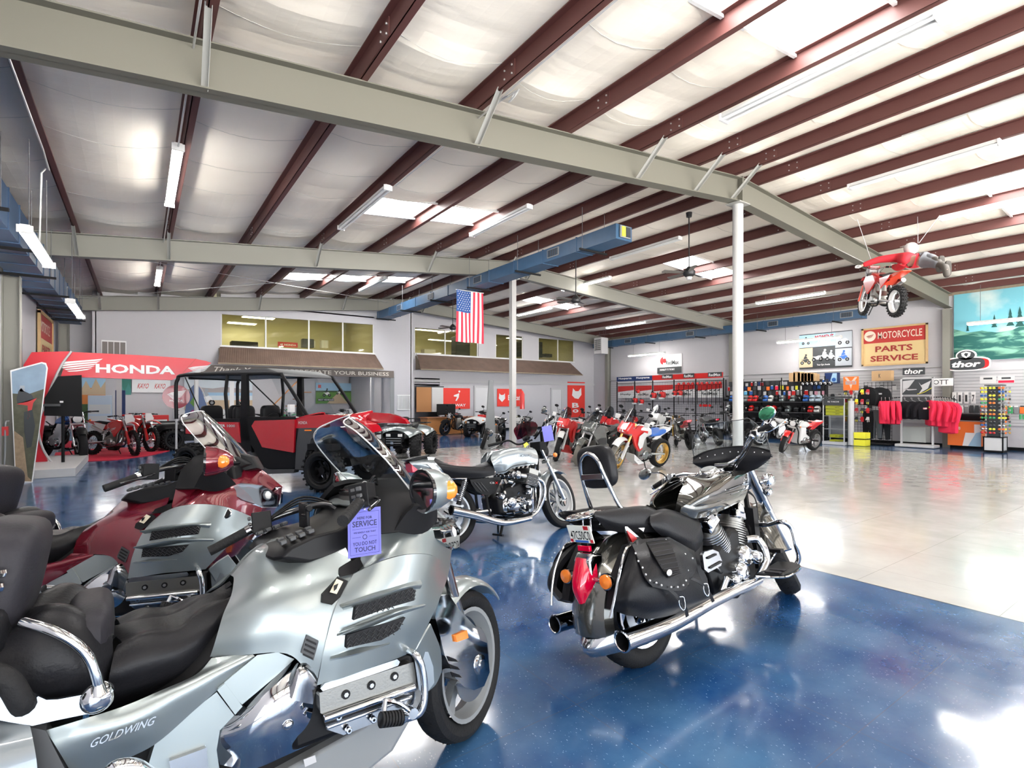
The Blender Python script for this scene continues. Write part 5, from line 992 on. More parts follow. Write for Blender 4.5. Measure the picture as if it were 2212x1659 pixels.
for k in range(8):
    z=.56+.014*k; b.box((.17+.009*k*.7,0,z),(.16,.52,.006),alu,rot=Matrix.Rotation(.35,3,'Y'))
b.box((.20,0,.60),(.13,.48,.12),black,rot=Matrix.Rotation(.35,3,'Y')); b.box((.22,0,.70),(.13,.50,.06),alud,rot=Matrix.Rotation(.35,3,'Y'))
pt('cylinder_block',b,bevel=.004)
b=MB()
for k in range(6):
    y=-.22+.088*k; b.cyl((.12,y,.66),(.02,y,.68),.026,alu,n=10); b.ball((.02,y,.68),(.045,.035,.05),dchrome,n=10); b.cyl((.24,y,.74),(.27,y,.78),.014,black,n=8)
pt('carburettor',b)
b=MB(); rnd=random.Random(4)
for k in range(26):
    c=V((rnd.uniform(-.2,.22),-.19-rnd.uniform(0,.03),rnd.uniform(.28,.66))); b.cyl(c,c+V((rnd.uniform(-.05,.05),-.02,rnd.uniform(-.05,.05))),rnd.uniform(.008,.02),rnd.choice([chrome,dchrome,alu,black]),n=8)
b.mirror(); pt('engine_fitting',b,kind='stuff')
for k in range(6):
    y=-.22+.088*k; s_=-1 if k<3 else 1; b=MB(); b.tube([(.28,y,.62),(.36,y,.56),(.36,y,.42),(.27,s_*.16+.3*(y-s_*.13),.26),(.10,s_*.22+.2*(y-s_*.13),.20)],.019,chrome,n=10); pt('header_pipe',b)
b=MB(); b.tube([(.14,-.22,.20),(-.22,-.235,.20),(-.55,-.25,.31),U(976,1102,.26)],lambda t:.030+.018*t,chrome,n=16,k=6,cap=False); e_=U(976,1102,.26); b.lathe([(.048,0),(.05,.012),(.04,.008),(.036,-.1),(0,-.1)],e_,(-1,0,.15),black,n=20); b.mirror(); pt('exhaust',b)
for u,v,r_,w in ((1105,1085,.062,.24),(1140,1062,.035,.25),(1082,1072,.038,.22),(1140,1085,.04,.25)):
    b=MB(); c=U(u,v,w-.05); b.lathe([(0,-.045),(r_*.6,-.042),(r_*.85,-.03),(r_,-.01),(r_,.05)],c,(0,1,0),chrome,n=24); b.mirror(); pt('crankcase_cover',b)
b=MB(); b.tube([(-.30,0,.78),(-.05,0,.86),(.42,0,.9)],.03,black); b.tube([(HB-.30,-.03,.88),(.36,-.1,.55),(.30,-.12,.26),(-.2,-.13,.22),(-.32,-.12,.30),(-.35,-.10,.76)],.016,black); b.tube([(HB-.30,.03,.88),(.36,.1,.55),(.30,.12,.26),(-.2,.13,.22),(-.32,.12,.30),(-.35,.10,.76)],.016,black); b.tube([(-.34,-.12,.78),(-1.0,-.1,.86)],.014,black,k=1); b.tube([(-.34,.12,.78),(-1.0,.1,.86)],.014,black,k=1); b.tube([(-.3,-.11,.33),(-HB,-.12,.33)],.02,alu,k=1); b.tube([(-.3,.11,.33),(-HB,.12,.33)],.02,alu,k=1); b.body([(-.35,.5),(-.6,.62),(-.85,.78),(-.3,.78)],.07,blackm); pt('frame',b)
pt('rear_fender',MB().fender((-HB,.33),.36,.14,50,165,black,crown=.02,drop=.02))
hbL=[BF.un(u,v,w) for u,v,w in ((1150,950,.03),(1120,960,.12),(1100,952,.2),(1085,955,.26))]; hbR=[BF.un(u,v,-w) for u,v,w in ((1155,948,.03),(1168,930,.12),(1175,915,.2))]
b=MB(); b.tube(hbL,.011,black,n=8); b.tube(hbR,.011,black,n=8); hb=pt('handlebar',b); b=MB(); b.cyl(hbL[-1],BF.un(1054,963,.36),.017,rubber,n=12); b.build('grip',hb); b=MB(); b.cyl(hbR[-1],BF.un(1193,903,-.32),.017,rubber,n=12); b.build('grip',hb)
b=MB(); b.tube([BF.un(1082,958,.28),BF.un(1072,965,.3),BF.un(1060,970,.34)],.005,alu,n=6); b.build('lever',hb); b=MB(); b.tube([BF.un(1180,915,-.22),BF.un(1200,910,-.3),BF.un(1215,912,-.33)],.005,alu,n=6); b.build('lever',hb)
cL=BF.un(1060,936,.34); b=MB(); b.ball(cL,(.014,.058,.036),dchrome,n=20,rot=Matrix.Rotation(-.2,3,'X')); m_=pt('mirror',b); MB().ball(cL-V((.009,0,0)),(.008,.052,.031),mg,n=20,rot=Matrix.Rotation(-.2,3,'X')).build('mirror_glass',m_); MB().tube([cL+V((0,-.05,-.01)),BF.un(1080,940,.28),BF.un(1083,955,.27)],.005,chrome).build('mirror_stalk',m_)
cR=BF.un(1176,886,-.30); b=MB(); b.ball(cR,(.014,.05,.036),dchrome,n=20); m_=pt('mirror',b); MB().ball(cR-V((.009,0,0)),(.008,.045,.031),mg,n=20).build('mirror_glass',m_); MB().tube([cR+V((0,.02,-.03)),BF.un(1186,893,-.26),BF.un(1178,912,-.2)],.005,chrome).build('mirror_stalk',m_)
b=MB(); S_=[[BF.un(u,v,w) for u,v,w in r] for r in (((1118,950,.16),(1135,945,.05),(1155,940,-.10)),((1110,930,.17),(1133,924,.03),(1162,922,-.13)),((1118,918,.12),(1136,911,.0),(1157,912,-.10)))]
b.patch(S_,maroon,n=5,th=.004); pt('windscreen',b); b=MB(); b.lathe([(0,-.07),(.05,-.06),(.085,-.02),(.09,.05),(0,.06)],(HB-.17,0,.93),(1,0,0),black,n=22); b.lathe([(0,.065),(.082,.055)],(HB-.17,0,.93),(1,0,0),whitep,n=22); pt('headlamp',b,T=TB)
b=MB(); c=BF.un(1137,946,.05); b.lathe([(0,-.0),(.04,.0),(.042,.03),(0,.03)],c,(-1,0,.8),black,n=18); c=BF.un(1158,938,-.04); b.lathe([(0,-.0),(.04,.0),(.042,.03),(0,.03)],c,(-1,0,.8),black,n=18); b.box((HB-.26,0,.99),(.10,.20,.10),blackm); b.box((HB-.20,-.02,1.06),(.04,.05,.2),blackm); pt('instruments',b,bevel=.006)
b=MB(); b.cyl((HB-.2,-.10,.84),(HB-.2,-.20,.84),.01,chrome); b.ball((HB-.2,-.22,.84),.028,amber,n=12); b.mirror(); pt('indicator',b,T=TB)
b=MB(); b.cyl((-.05,-.02,.28),(-.16,-.05,.05),.016,black); b.cyl((-.16,-.1,.045),(-.16,.1,.045),.012,black); b.cyl((-.05,.15,.25),(.02,.28,.02),.011,black); pt('stand',b); b=MB(); b.cyl((-.12,-.18,.30),(-.12,-.30,.31),.014,rubber); b.mirror(); pt('foot_peg',b)
stag('plain blue-violet service tag hanging from the handlebar of the silver classic motorcycle',[BF.M@BF.un(u,v,-.30) for u,v in ((1170,922),(1191,918),(1197,949),(1176,955))],lines=False)
b=MB(); b.prism([BF.M@BF.un(u,v,-.08) for u,v in ((1131,960),(1138,955),(1142,960),(1134,967))],(0,.004,0),yellow); tag(b.build('key_tag'),'small yellow key tag on the silver classic motorcycle','tag')
# ================= the other machines =================
def steerT(xf,deg,rk=27):
    return Matrix.Translation(V((xf-.22,0,.6)))@Matrix.Rotation(math.radians(-rk),4,'Y')@Matrix.Rotation(math.radians(deg),4,'Z')@Matrix.Rotation(math.radians(rk),4,'Y')@Matrix.Translation(V((-(xf-.22),0,-.6)))
def bike(kind,label,front,rear,c1=redp,c2=None,c3=None,lean=8,steer=20,seat=leather,rimm=None,name=None,tyre=None,forkm=None,mirrors=True,frontm=None,z=0,det=.7,tilt=None,txt=None,eng=None,plate=False):
    f=fl(*front) if len(front)==2 else V(front); r=fl(*rear) if len(rear)==2 else V(rear); hd=math.degrees(math.atan2(f.y-r.y,f.x-r.x)); h=.75 if kind!='dirt' else .73
    X=V((math.cos(math.radians(hd)),math.sin(math.radians(hd)),0)); o=thing(name or {'dirt':'dirt_bike','adv':'adventure_motorcycle','sport':'sport_touring_motorcycle','naked':'naked_motorcycle','bobber':'bobber_motorcycle'}[kind],label,'motorcycle',V((f.x,f.y,z))-X*h,hd,lean)
    if tilt: o.matrix_world=tilt
    c2=c2 or c1; c3=c3 or black; rimm=rimm or black; tyre=tyre or rubber; forkm=forkm or steel; eng=eng or alud; T=steerT(h,steer); P=lambda n,b,par=None,**k: b.build(n,par or o,**k)
    dirt=kind=='dirt'; adv=kind=='adv'; bob=kind=='bobber'; spt=kind=='sport'
    Rf=.35 if (dirt or adv) else .32; Rr=.33 if (dirt or adv) else .315; wf=.09 if dirt else .12; wr=.12 if dirt else .16
    if bob: Rf=.335; wf=.14; Rr=.33
    wheel(o,'front_wheel',(h,0,Rf),Rf,wf,Rf*(.78 if dirt or adv else .68),tyre,rimm,T=T,style='wire' if (dirt or adv) else 'cast',knob=1 if dirt else 0,disc=.13 if dirt else .15,dside=-1 if dirt else 0,det=det,grooves=adv and not dirt)
    wheel(o,'rear_wheel',(-h,0,Rr),Rr,wr,Rr*(.72 if dirt or adv else .67),tyre if dirt else rubber,rimm,style='wire' if (dirt or adv) else 'cast',knob=1 if dirt else 0,disc=.11,dside=-1,det=det)
    top=1.0 if dirt or adv else .93
    b=MB(); b.cyl((h,-.10,Rf),(h-.14,-.10,Rf+.32),.032 if dirt or adv else .028,frontm or forkm,n=12); b.cyl((h-.13,-.10,Rf+.28),(h-.30,-.10,top+.08),.026,forkm,n=12); b.mirror(); fk=P('fork_leg',b,T=T)
    if dirt: b=MB(); b.prism([(h+.03,-.14,Rf-.02),(h-.03,-.14,Rf-.03),(h-.17,-.13,Rf+.33),(h-.09,-.13,Rf+.36)],(0,.02,0),c2); b.mirror(); P('fork_guard',b,T=T,bevel=.006)
    b=MB(); b.cyl((h,-.11,Rf),(h,.11,Rf),.018,alu); b.box((h-.25,0,top-.02),(.09,.24,.03),alu,rot=Matrix.Rotation(-.45,3,'Y')); b.box((h-.21,0,top-.17),(.09,.24,.04),alu,rot=Matrix.Rotation(-.45,3,'Y')); P('fork_clamp',b,T=T)
    fm=frontm or c1
    if dirt:
        b=MB(); b.patch([[V((h+.42,-.03,.83)),V((h+.20,-.06,.90)),V((h-.05,-.075,.91)),V((h-.26,-.06,.84)),V((h-.36,-.05,.76))],[V((h+.44,0,.835)),V((h+.20,0,.925)),V((h-.05,0,.94)),V((h-.26,0,.865)),V((h-.36,0,.78))],[V((h+.42,.03,.83)),V((h+.20,.06,.90)),V((h-.05,.075,.91)),V((h-.26,.06,.84)),V((h-.36,.05,.76))]],fm,n=4,th=.005); P('front_fender',b,T=T)
        b=MB(); b.prism([(h-.14,-.09,.86),(h-.13,-.12,1.0),(h-.20,-.08,1.14),(h-.20,.08,1.14),(h-.13,.12,1.0),(h-.14,.09,.86)],(.02,0,0),c3 if c3 is not black else whitep); P('number_plate',b,T=T,bevel=.006)
    elif adv:
        b=MB(); b.fender((h,Rf),Rf+.05,.14,45,130,fm,crown=.03,drop=.02); P('front_fender',b,T=T)
        b=MB(); b.prism([(h+.03,-.13,Rf-.02),(h-.03,-.13,Rf-.02),(h-.16,-.13,Rf+.34),(h-.08,-.13,Rf+.36)],(0,.02,0),fm); b.mirror(); P('fork_guard',b,T=T,bevel=.006)
    else: P('front_fender',MB().fender((h,Rf),Rf+.02,wf+.03,40,150 if not bob else 140,fm if not bob else black,crown=.02,drop=.01),T=T)
    # frame, engine
    b=MB(); b.tube([(h-.32,-.03,top-.05),(.28,-.10,.62),(.24,-.12,.28),(-.15,-.12,.24),(-.22,-.12,.42)],.017,black,n=7); b.tube([(h-.34,-.03,top),(.1,-.09,.82),(-.20,-.10,.66),(-.24,-.11,.38)],.019,alu if dirt else black,n=7); b.tube([(-.2,-.09,.68),(-.55,-.09,.80)],.013,black,n=6,k=1); b.mirror(); P('frame',b)
    b=MB(); b.body([(-.24,.28),(-.26,.46),(-.05,.56),(.02,.78),(.22,.76),(.24,.44),(.18,.26)],.12 if dirt else .16,eng,k=.85); en=P('engine',b,bevel=.012)
    b=MB()
    for x,zz,r_ in ((.02,.38,.09),(-.14,.36,.055),(.14,.34,.045)): b.lathe([(0,-.03),(r_*.8,-.028),(r_,-.01),(r_,.04)],(x,-.15 if dirt else -.19,zz),(0,1,0),dchrome if not dirt else alu,n=20)
    b.mirror(); P('engine_cover',b)
    b=MB()
    for k in range(5): b.box((.11,0,.60+.03*k),(.20,.25,.007),alu,rot=Matrix.Rotation(.2,3,'Y'))
    P('cylinder_fins',b)
    b=MB(); b.tube([(-.22,-.11,.36),(-.45,-.12,.35),(-h,-.12,Rr)],.026,alu if dirt or adv else black,n=8,k=3); b.mirror(); P('swingarm',b)
    b=MB(); b.tube([(.22,-.03,.62),(.33,-.06,.5),(.26,-.12,.3),(-.1,-.15,.24),(-.3,-.16,.32)],.02,dchrome if not bob else black,n=8); hp=P('header_pipe',b)
    b=MB()
    if dirt: b.tube([(-.25,-.13,.62),(-.42,-.15,.70),(-.62,-.15,.78)],.048,alu,n=12,k=3)
    elif adv or kind=='naked' or spt: b.tube([(-.32,-.17,.36),(-.5,-.19,.44),(-.86,-.20,.56 if adv else .50)],.052,alud if spt else black,n=12,k=3); b.cyl((-.87,-.20,.565 if adv else .505),(-.88,-.20,.57 if adv else .51),.035,black)
    else: b.tube([(-.3,-.17,.32),(-.8,-.19,.30)],.045,black,n=12,k=2)
    P('silencer',b)
    # tank, seat, tail
    if dirt:
        b=MB(); b.body([(-.16,.87),(-.05,.92),(.16,.98),(.30,.93),(.33,.84),(.22,.70),(.12,.62),(.02,.72),(-.12,.78)],.15,c1,k=.8); P('tank_shroud',b,bevel=.01)
        b=MB(); b.prism([(.36,-.17,.90),(.42,-.19,.78),(.20,-.19,.50),(.10,-.17,.60),(-.05,-.15,.78),(.1,-.15,.92)],(0,.03,0),c1); b.mirror(); rs=P('radiator_shroud',b,bevel=.008)
        b=MB(); b.body([(-.72,.925),(-.5,.95),(-.2,.92),(-.05,.94),(-.05,.90),(-.3,.85),(-.6,.87)],.09,c3 if seat is None else seat,k=.9); P('seat',b,bevel=.02)
        b=MB(); b.body([(-1.02,.97),(-.7,.935),(-.4,.88),(-.25,.72),(-.33,.68),(-.55,.80),(-.8,.88),(-1.02,.95)],.10,c1 if c2 is c1 else c2,k=.92); P('rear_fender',b,bevel=.006)
        b=MB(); b.prism([(-.20,-.14,.84),(-.62,-.13,.90),(-.60,-.13,.86),(-.30,-.15,.62)],(0,.02,0),whitep if c3 is not whitep else c1); b.mirror(); P('side_plate',b,bevel=.006)
        if txt: 
            b=MB(); b.text(txt,(.16,-.196,.72),(1,0,.3),(-.3,0,1),.05,whitep,w=.18,bold=.02,shear=.3); b.build('decal',rs)
    else:
        tz=1.0 if adv else (.93 if not bob else .90)
        pr=[(-.20,.80),(-.16,tz-.08),(-.02,tz),(.16,tz+.03),(.30,tz-.02),(.34,tz-.14),(.22,.76),(0,.74)]
        if bob: pr=[(-.16,.76),(-.10,.86),(.10,.93),(.28,.93),(.32,.86),(.2,.78),(0,.74)]
        P('fuel_tank',MB().body(pr,.17 if not bob else .14,c1 if not adv else (c3 if c3 is not black else c1),k=.72),bevel=.02)
        sp=[(-.72,.90),(-.52,.90),(-.40,.83),(-.22,.80),(-.16,.84),(-.18,.75),(-.5,.76),(-.72,.82)] if not bob else [(-.34,.74),(-.25,.70),(-.12,.73),(-.08,.78),(-.10,.70),(-.32,.66)]
        P('seat',MB().body(sp,.14,seat,k=.9),bevel=.02)
        if not bob:
            P('tail_section',MB().body([(-.92,.93),(-.70,.88),(-.40,.80),(-.28,.68),(-.42,.66),(-.66,.78),(-.92,.88)],.12,c2,k=.85),bevel=.01)
            b=MB(); b.box((-.93,0,.89),(.03,.12,.05),redl); P('tail_lamp',b,bevel=.006); b=MB(); b.box((-.94,0,.70),(.02,.06,.3),black,rot=Matrix.Rotation(.35,3,'Y')); b.cyl((-.92,-.16,.76),(-.92,.16,.76),.01,black); P('plate_hanger',b)
        else: P('rear_fender',MB().fender((-h,Rr),Rr+.03,.18,50,160,black,crown=.03,drop=.02))
    if adv:
        b=MB(); b.prism([(.52,-.16,1.02),(.60,-.12,.90),(.50,-.17,.80),(.42,-.20,.60),(.30,-.22,.46),(.20,-.22,.52),(.14,-.20,.70),(.02,-.18,.82),(-.02,-.16,.96),(.25,-.17,1.02)],(0,.05,0),c1); b.mirror(); sf=P('side_fairing',b,bevel=.02)
        b=MB(); b.prism([(.36,-.225,.62),(.28,-.228,.52),(.20,-.225,.56),(.14,-.21,.72),(.02,-.19,.84),(.18,-.215,.88),(.34,-.222,.80)],(0,.01,0),c2); b.mirror(); P('fairing_graphic',b)
        b=MB(); b.body([(.40,1.08),(.56,1.10),(.70,.92),(.66,.84),(.50,.82),(.42,.9)],.15,c1,k=.75); P('nose_fairing',b,bevel=.02); b=MB(); b.prism([(.66,-.13,.93),(.705,-.02,.93),(.70,-.02,.875),(.66,-.13,.885)],(-.01,0,0),whitep); b.mirror(); P('headlamp',b,bevel=.004)
        b=MB(); b.patch([[V((.52,-.15,1.08)),V((.60,0,1.08)),V((.52,.15,1.08))],[V((.44,-.14,1.22)),V((.50,0,1.23)),V((.44,.14,1.22))],[V((.38,-.08,1.34)),V((.41,0,1.37)),V((.38,.08,1.34))]],screend,n=5,th=.004); P('windscreen',b)
        b=MB(); b.prism([(.30,-.13,.26),(.36,-.1,.40),(.05,-.12,.22),(-.05,-.1,.18),(.2,-.08,.17)],(0,.26,0),c2); P('skid_plate',b,bevel=.01)
        b=MB(); b.tube([(-.45,-.12,.92),(-.75,-.13,.94),(-.95,-.1,.95),(-.97,0,.95)],.012,lgrey,n=6); b.mirror(); P('rack',b)
    elif spt:
        b=MB(); b.prism([(.50,-.13,1.0),(.66,-.06,.90),(.58,-.17,.78),(.40,-.22,.58),(.16,-.22,.40),(-.06,-.20,.52),(.05,-.2,.78),(.2,-.19,.94),(.35,-.16,1.02)],(0,.06,0),c1); b.mirror(); P('side_fairing',b,bevel=.02)
        b=MB(); b.prism([(.42,-.225,.60),(.16,-.225,.41),(-.04,-.205,.53),(.0,-.205,.66),(.20,-.225,.68),(.35,-.225,.66)],(0,.01,0),c2); b.mirror(); P('lower_fairing',b)
        b=MB(); b.body([(.38,1.04),(.54,1.04),(.70,.90),(.66,.82),(.46,.80)],.14,c1,k=.7); P('nose_fairing',b,bevel=.02); b=MB(); b.prism([(.66,-.12,.90),(.705,-.02,.91),(.70,-.02,.86),(.64,-.14,.87)],(-.01,0,0),whitep); b.mirror(); P('headlamp',b,bevel=.004)
        b=MB(); b.patch([[V((.50,-.15,1.03)),V((.60,0,1.03)),V((.50,.15,1.03))],[V((.42,-.14,1.15)),V((.49,0,1.16)),V((.42,.14,1.15))],[V((.35,-.09,1.25)),V((.38,0,1.27)),V((.35,.09,1.25))]],screend,n=5,th=.004); P('windscreen',b)
    elif not dirt:
        b=MB(); b.lathe([(0,-.09),(.05,-.08),(.08,-.03),(.085,.03),(0,.035)],(h-.20,0,.88),(1,0,0),black,n=20); b.lathe([(0,.04),(.078,.032)],(h-.20,0,.88),(1,0,0),whitep,n=20); P('headlamp',b,T=T)
        b=MB(); b.lathe([(0,-.02),(.045,-.02),(.05,.02),(0,.025)],(h-.27,0,1.0),(-.6,0,1),black,n=18); P('instrument',b,T=T)
        b=MB(); b.cyl((h-.22,-.1,.84),(h-.22,-.2,.84),.008,black); b.ball((h-.22,-.215,.84),.022,amber,n=10); b.mirror(); P('indicator',b,T=T)
    # bars
    hz=1.12 if dirt or adv else (1.03 if not bob else 1.02); hx=h-.33
    b=MB(); b.tube([(hx,0,hz-.05),(hx+.01,-.08,hz-.05),(hx-.02,-.20,hz),(hx-.09,-.39,hz)],.011,black if not dirt else chrome,n=8); b.mirror(); hb=P('handlebar',b,T=T)
    b=MB(); b.cyl((hx-.055,-.29,hz),(hx-.09,-.41,hz),.017,rubber,n=10); b.mirror(); b.build('grip',hb,T=T)
    b=MB(); b.box((hx-.03,-.24,hz),(.05,.06,.04),black); b.tube([(hx-.0,-.24,hz),(hx,-.34,hz-.01),(hx-.04,-.40,hz-.02)],.005,dgrey,n=5); b.tube([(hx,-.2,hz),(hx+.05,-.15,hz-.1),(hx+.06,-.06,hz-.3)],.004,black,n=5); b.mirror(); b.build('lever',hb,T=T)
    if dirt: b=MB(); b.box((hx+.02,0,hz+.0),(.06,.22,.05),c1); b.build('bar_pad',hb,T=T,bevel=.015)
    if adv: b=MB(); b.body([(hx+.07,hz-.05),(hx+.08,hz+.05),(hx-.02,hz+.04),(hx-.03,hz-.02)],.05,fm,k=.8); b.v=[p+V((0,-.34,0)) for p in b.v]; b.mirror(); P('hand_guard',b,T=T,bevel=.006)
    if mirrors:
        b=MB(); b.tube([(hx-.04,-.25,hz+.01),(hx-.02,-.30,hz+.14),(hx-.03,-.33,hz+.19)],.005,black,n=6); b.ball((hx-.03,-.345,hz+.21),(.012,.055,.035),black,n=14); b.mirror(); P('mirror',b,T=T)
    b=MB(); b.cyl((-.02,.12,.26),(.0,.26 if lean>0 else .2,.02),.011,black); b.box((.0,.26,.015),(.07,.04,.012),black); P('side_stand',b)
    b=MB(); b.cyl((-.14,-.14,.34),(-.15,-.25,.34),.012,black); b.mirror(); P('foot_peg',b)
    return o
sil=mat('nc_silver',(.22,.23,.22),.25,.7,coat=1)
bike('adv','white, red and blue adventure motorcycle with gold rims on its side stand',(1327,1020),(1452,1004),redp,whitep,whitep,lean=9,steer=18,rimm=gold,forkm=gold,frontm=whitep,seat=mat('blue_seat',(.035,.13,.45),.5),tyre=rubberd,det=1)
bike('sport','silver grey touring motorcycle with a dusty front tyre, next to the adventure bike',(1250,1006),(1352,989),sil,dgrey,lean=9,steer=12,tyre=rubberd,rimm=black)
bike('adv','red rally motorcycle with white fork guards and a tall screen',(1201,996),(1262,978),redp,redp,redp,lean=8,steer=15,frontm=whitep,rimm=black)
bike('naked','black motorcycle behind the purple-tagged classic, tall round mirrors',(1042,970),(1118,953),blackg,blackg,lean=7,steer=25,forkm=black,det=.6)
bike('bobber','small black bobber motorcycle beside the wooden desk',(960,941),(1012,938),blackg,blackg,lean=5,steer=15,forkm=black,rimm=black)
bike('naked','black naked motorcycle half hidden behind the maroon windscreen',(1105,962),(1165,948),blackg,dgrey,lean=7,steer=20,forkm=alu)
bike('bobber','chrome-laden dark cruiser with a big left mirror, behind the red rally bike',(1178,968),(1235,951),blackg,blackg,lean=8,steer=18,forkm=chrome,rimm=alu,eng=chrome)
bike('naked','black naked motorcycle behind the adventure bike, its tail toward the round column',(1462,962),(1530,982),blackg,redd,lean=8,steer=-15,eng=alud,seat=leather,forkm=gold)
bike('naked','dark grey motorcycle with wire clutter left of the round column base',(1520,955),(1572,967),dgrey,black,lean=8,steer=0,eng=dchrome)
bike('adv','white adventure motorcycle in the second row against the chainsaw display',(1402,958),(1462,948),whitep,whitep,lean=8,steer=10)
bike('sport','black sport tourer with smoked screen in the second row near the red banner',(1275,962),(1330,950),blackg,dgrey,lean=8,steer=10)
bike('naked','dark motorcycle in the second row left of the white adventure bike',(1345,958),(1395,948),redd,black,lean=8,steer=10)
bike('adv','black spoked-wheel dual-sport right of the round column, seen over the cruiser screen',(1588,960),(1640,985),blackg,dgrey,lean=8,steer=-10,rimm=steel,frontm=black)
bike('bobber','silver and chrome cruiser right of the round column, behind the red bike',(1640,962),(1690,962),lgrey,lgrey,lean=8,steer=10,eng=chrome,forkm=chrome,rimm=chrome)
bike('naked','small old red and orange motorcycle with a white tank standing in the bright light',(1690,978),(1762,972),whitep,redp,lean=9,steer=22,eng=whitep,forkm=black,rimm=steel,seat=redp,frontm=redp)
bike('adv','red dual-sport between the silver tourer and the white second-row bike',(1295,985),(1352,970),redd,black,lean=8,steer=8,frontm=black)
# dirt bikes on the red carpet, blue chopper on the platform
bike('dirt','red motocross bike on the red carpet, front wheel toward the room',(289,985),(187,982),redp,redp,lean=7,steer=-25,mirrors=False,rimm=black,det=1,txt='CRF',frontm=redp)
bike('dirt','second red motocross bike standing behind the first on the carpet',(325,976),(235,973),redp,redp,lean=7,steer=-10,mirrors=False,rimm=black,txt='CRF',frontm=redp)
o=bike('bobber','bright blue custom motorcycle with chrome forks behind the picture panel',(166,996),(96,990),blue,blue,lean=6,steer=-18,mirrors=False,eng=chrome,forkm=chrome); o.scale=(1.2,1.2,1.2)
bike('dirt','white and red dirt bike inside the showroom, seen through the buggy rear window',(3.4,23.2,0),(2.2,24.0,0),whitep,redp,lean=7,steer=-10,mirrors=False,det=.5); bike('dirt','pale blue-white dirt bike inside the showroom behind the silver quad',(7.6,22.8,0),(6.5,23.8,0),whitep,whitep,lean=7,steer=-10,mirrors=False,det=.5); bike('dirt','black and green dirt bike deep inside the showroom',(5.3,23.4,0),(4.1,24.2,0),green,black,lean=7,steer=-10,mirrors=False,det=.5)
# ---------------- quads ----------------
def quad(label,ctr,hd,body,c2,R=.31,w=.24,sport=False,rimm=black,det=1):
    o=thing('quad_bike',label,'quad bike',(ctr[0],ctr[1],0),hd); P=lambda n,b,par=None,**k: b.build(n,par or o,**k); h=.62
    for x,nm in ((h,'front_wheel'),(-h,'rear_wheel')):
        for s in (-1,1): wheel(o,nm,(x,s*.44,R),R,w,R*.52,rubber,rimm,T=(Matrix.Translation(V((x,s*.44,0)))@Matrix.Rotation(math.radians(12),4,'Z')@Matrix.Translation(V((-x,-s*.44,0)))) if x>0 else None,knob=1.1,spokes=8,hub=.05,det=.6)
    P('frame',MB().body([(-.6,.25),(-.6,.5),(0,.6),(.6,.5),(.65,.25)],.2,black,k=.9)); P('front_axle',MB().cyl((h,-.44,R),(h,.44,R),.03,black)); P('rear_axle',MB().cyl((-h,-.44,R),(-h,.44,R),.03,black))
    b=MB(); G=[]
    for s,z0,x1 in ((-.54,.60,.0),(-.50,.66,.0),(-.34,.74,.0),(-.15,.78,.0),(0,.80,0),(.15,.78,0),(.34,.74,0),(.50,.66,0),(.54,.60,0)): G.append([V((.98,s*.75,z0-.04)),V((.86,s*.95,z0+.03)),V((.62,s,z0+.06)),V((.36,s,z0+.03)),V((.22,s*.8,z0-.10))])
    b.patch(G,body,n=4,th=.012); P('front_bodywork',b)
    b=MB(); G=[]
    for s,z0 in ((-.55,.62),(-.48,.70),(-.25,.78),(0,.80),(.25,.78),(.48,.70),(.55,.62)): G.append([V((-.30,s*.75,z0-.08)),V((-.42,s,z0+.02)),V((-.64,s,z0+.04)),V((-.90,s*.9,z0-.02))])
    b.patch(G,body,n=4,th=.012); P('rear_bodywork',b)
    P('seat',MB().body([(-.55,.80),(-.45,.90),(-.15,.86),(.08,.84),(.1,.76),(-.4,.72)],.15,leather,k=.85),bevel=.02); P('fuel_tank',MB().body([(.05,.78),(.1,.92),(.32,.92),(.38,.78)],.16,c2,k=.75),bevel=.02)
    b=MB(); b.body([(.90,.44),(.98,.52),(.99,.68),(.92,.74),(.84,.6)],.24,black,k=.85); fr_=P('grille',b,bevel=.01); b=MB(); b.box((.985,-.16,.62),(.03,.12,.07),whitep); b.mirror(); b.build('headlamp',fr_,bevel=.01)
    b=MB()
    for k in range(3): b.box((1.0,0,.42+.06*k),(.02,.42,.018),grey)
    b.tube([(.9,-.20,.34),(1.04,-.22,.40),(1.04,-.22,.56)],.014,black); b.tube([(.9,.20,.34),(1.04,.22,.40),(1.04,.22,.56)],.014,black); b.tube([(1.04,-.22,.38),(1.05,0,.37),(1.04,.22,.38)],.014,black); P('front_bumper',b)
    b=MB(); b.tube([(.22,0,.95),(.20,-.10,1.02),(.12,-.36,1.03)],.013,black,n=8); b.mirror(); hb=P('handlebar',b); b=MB(); b.cyl((.15,-.26,1.03),(.115,-.38,1.03),.018,rubber); b.mirror(); b.build('grip',hb); P('instrument_pod',MB().pad((.22,0,1.02),(.16,.22,.12),black,e=.7))
    if not sport:
        for x0,x1,nm in ((.42,.98,'front_rack'),(-.95,-.5,'rear_rack')):
            b=MB(); zz=.86 if x0>0 else .88; b.tube([(x0,-.34,zz),(x1,-.34,zz),(x1+.02,0,zz),(x1,.34,zz),(x0,.34,zz),(x0-.02,0,zz),(x0,-.34,zz)],.012,black,n=6,k=2)
            for k in range(5): b.cyl((x0,-.25+.125*k,zz),(x1,-.25+.125*k,zz),.008,black,n=6)
            P(nm,b)
    return o
quad('silver utility quad bike parked to the right of the red buggy',(6.04,13.54),225,silver,silverb,R=.33)
quad('white quad bike with red flashes beside the small black bobber',(11.9,18.9),205,whitep,redp,R=.27,w=.18,sport=True,rimm=whitep)
quad('black utility quad on the red carpet behind the motocross bikes',(1.35,19.6),190,black,dgrey,R=.32)
quad('white utility quad inside the showroom behind the silver quad',(8.05,25.2),200,whitep,whitep,R=.3)
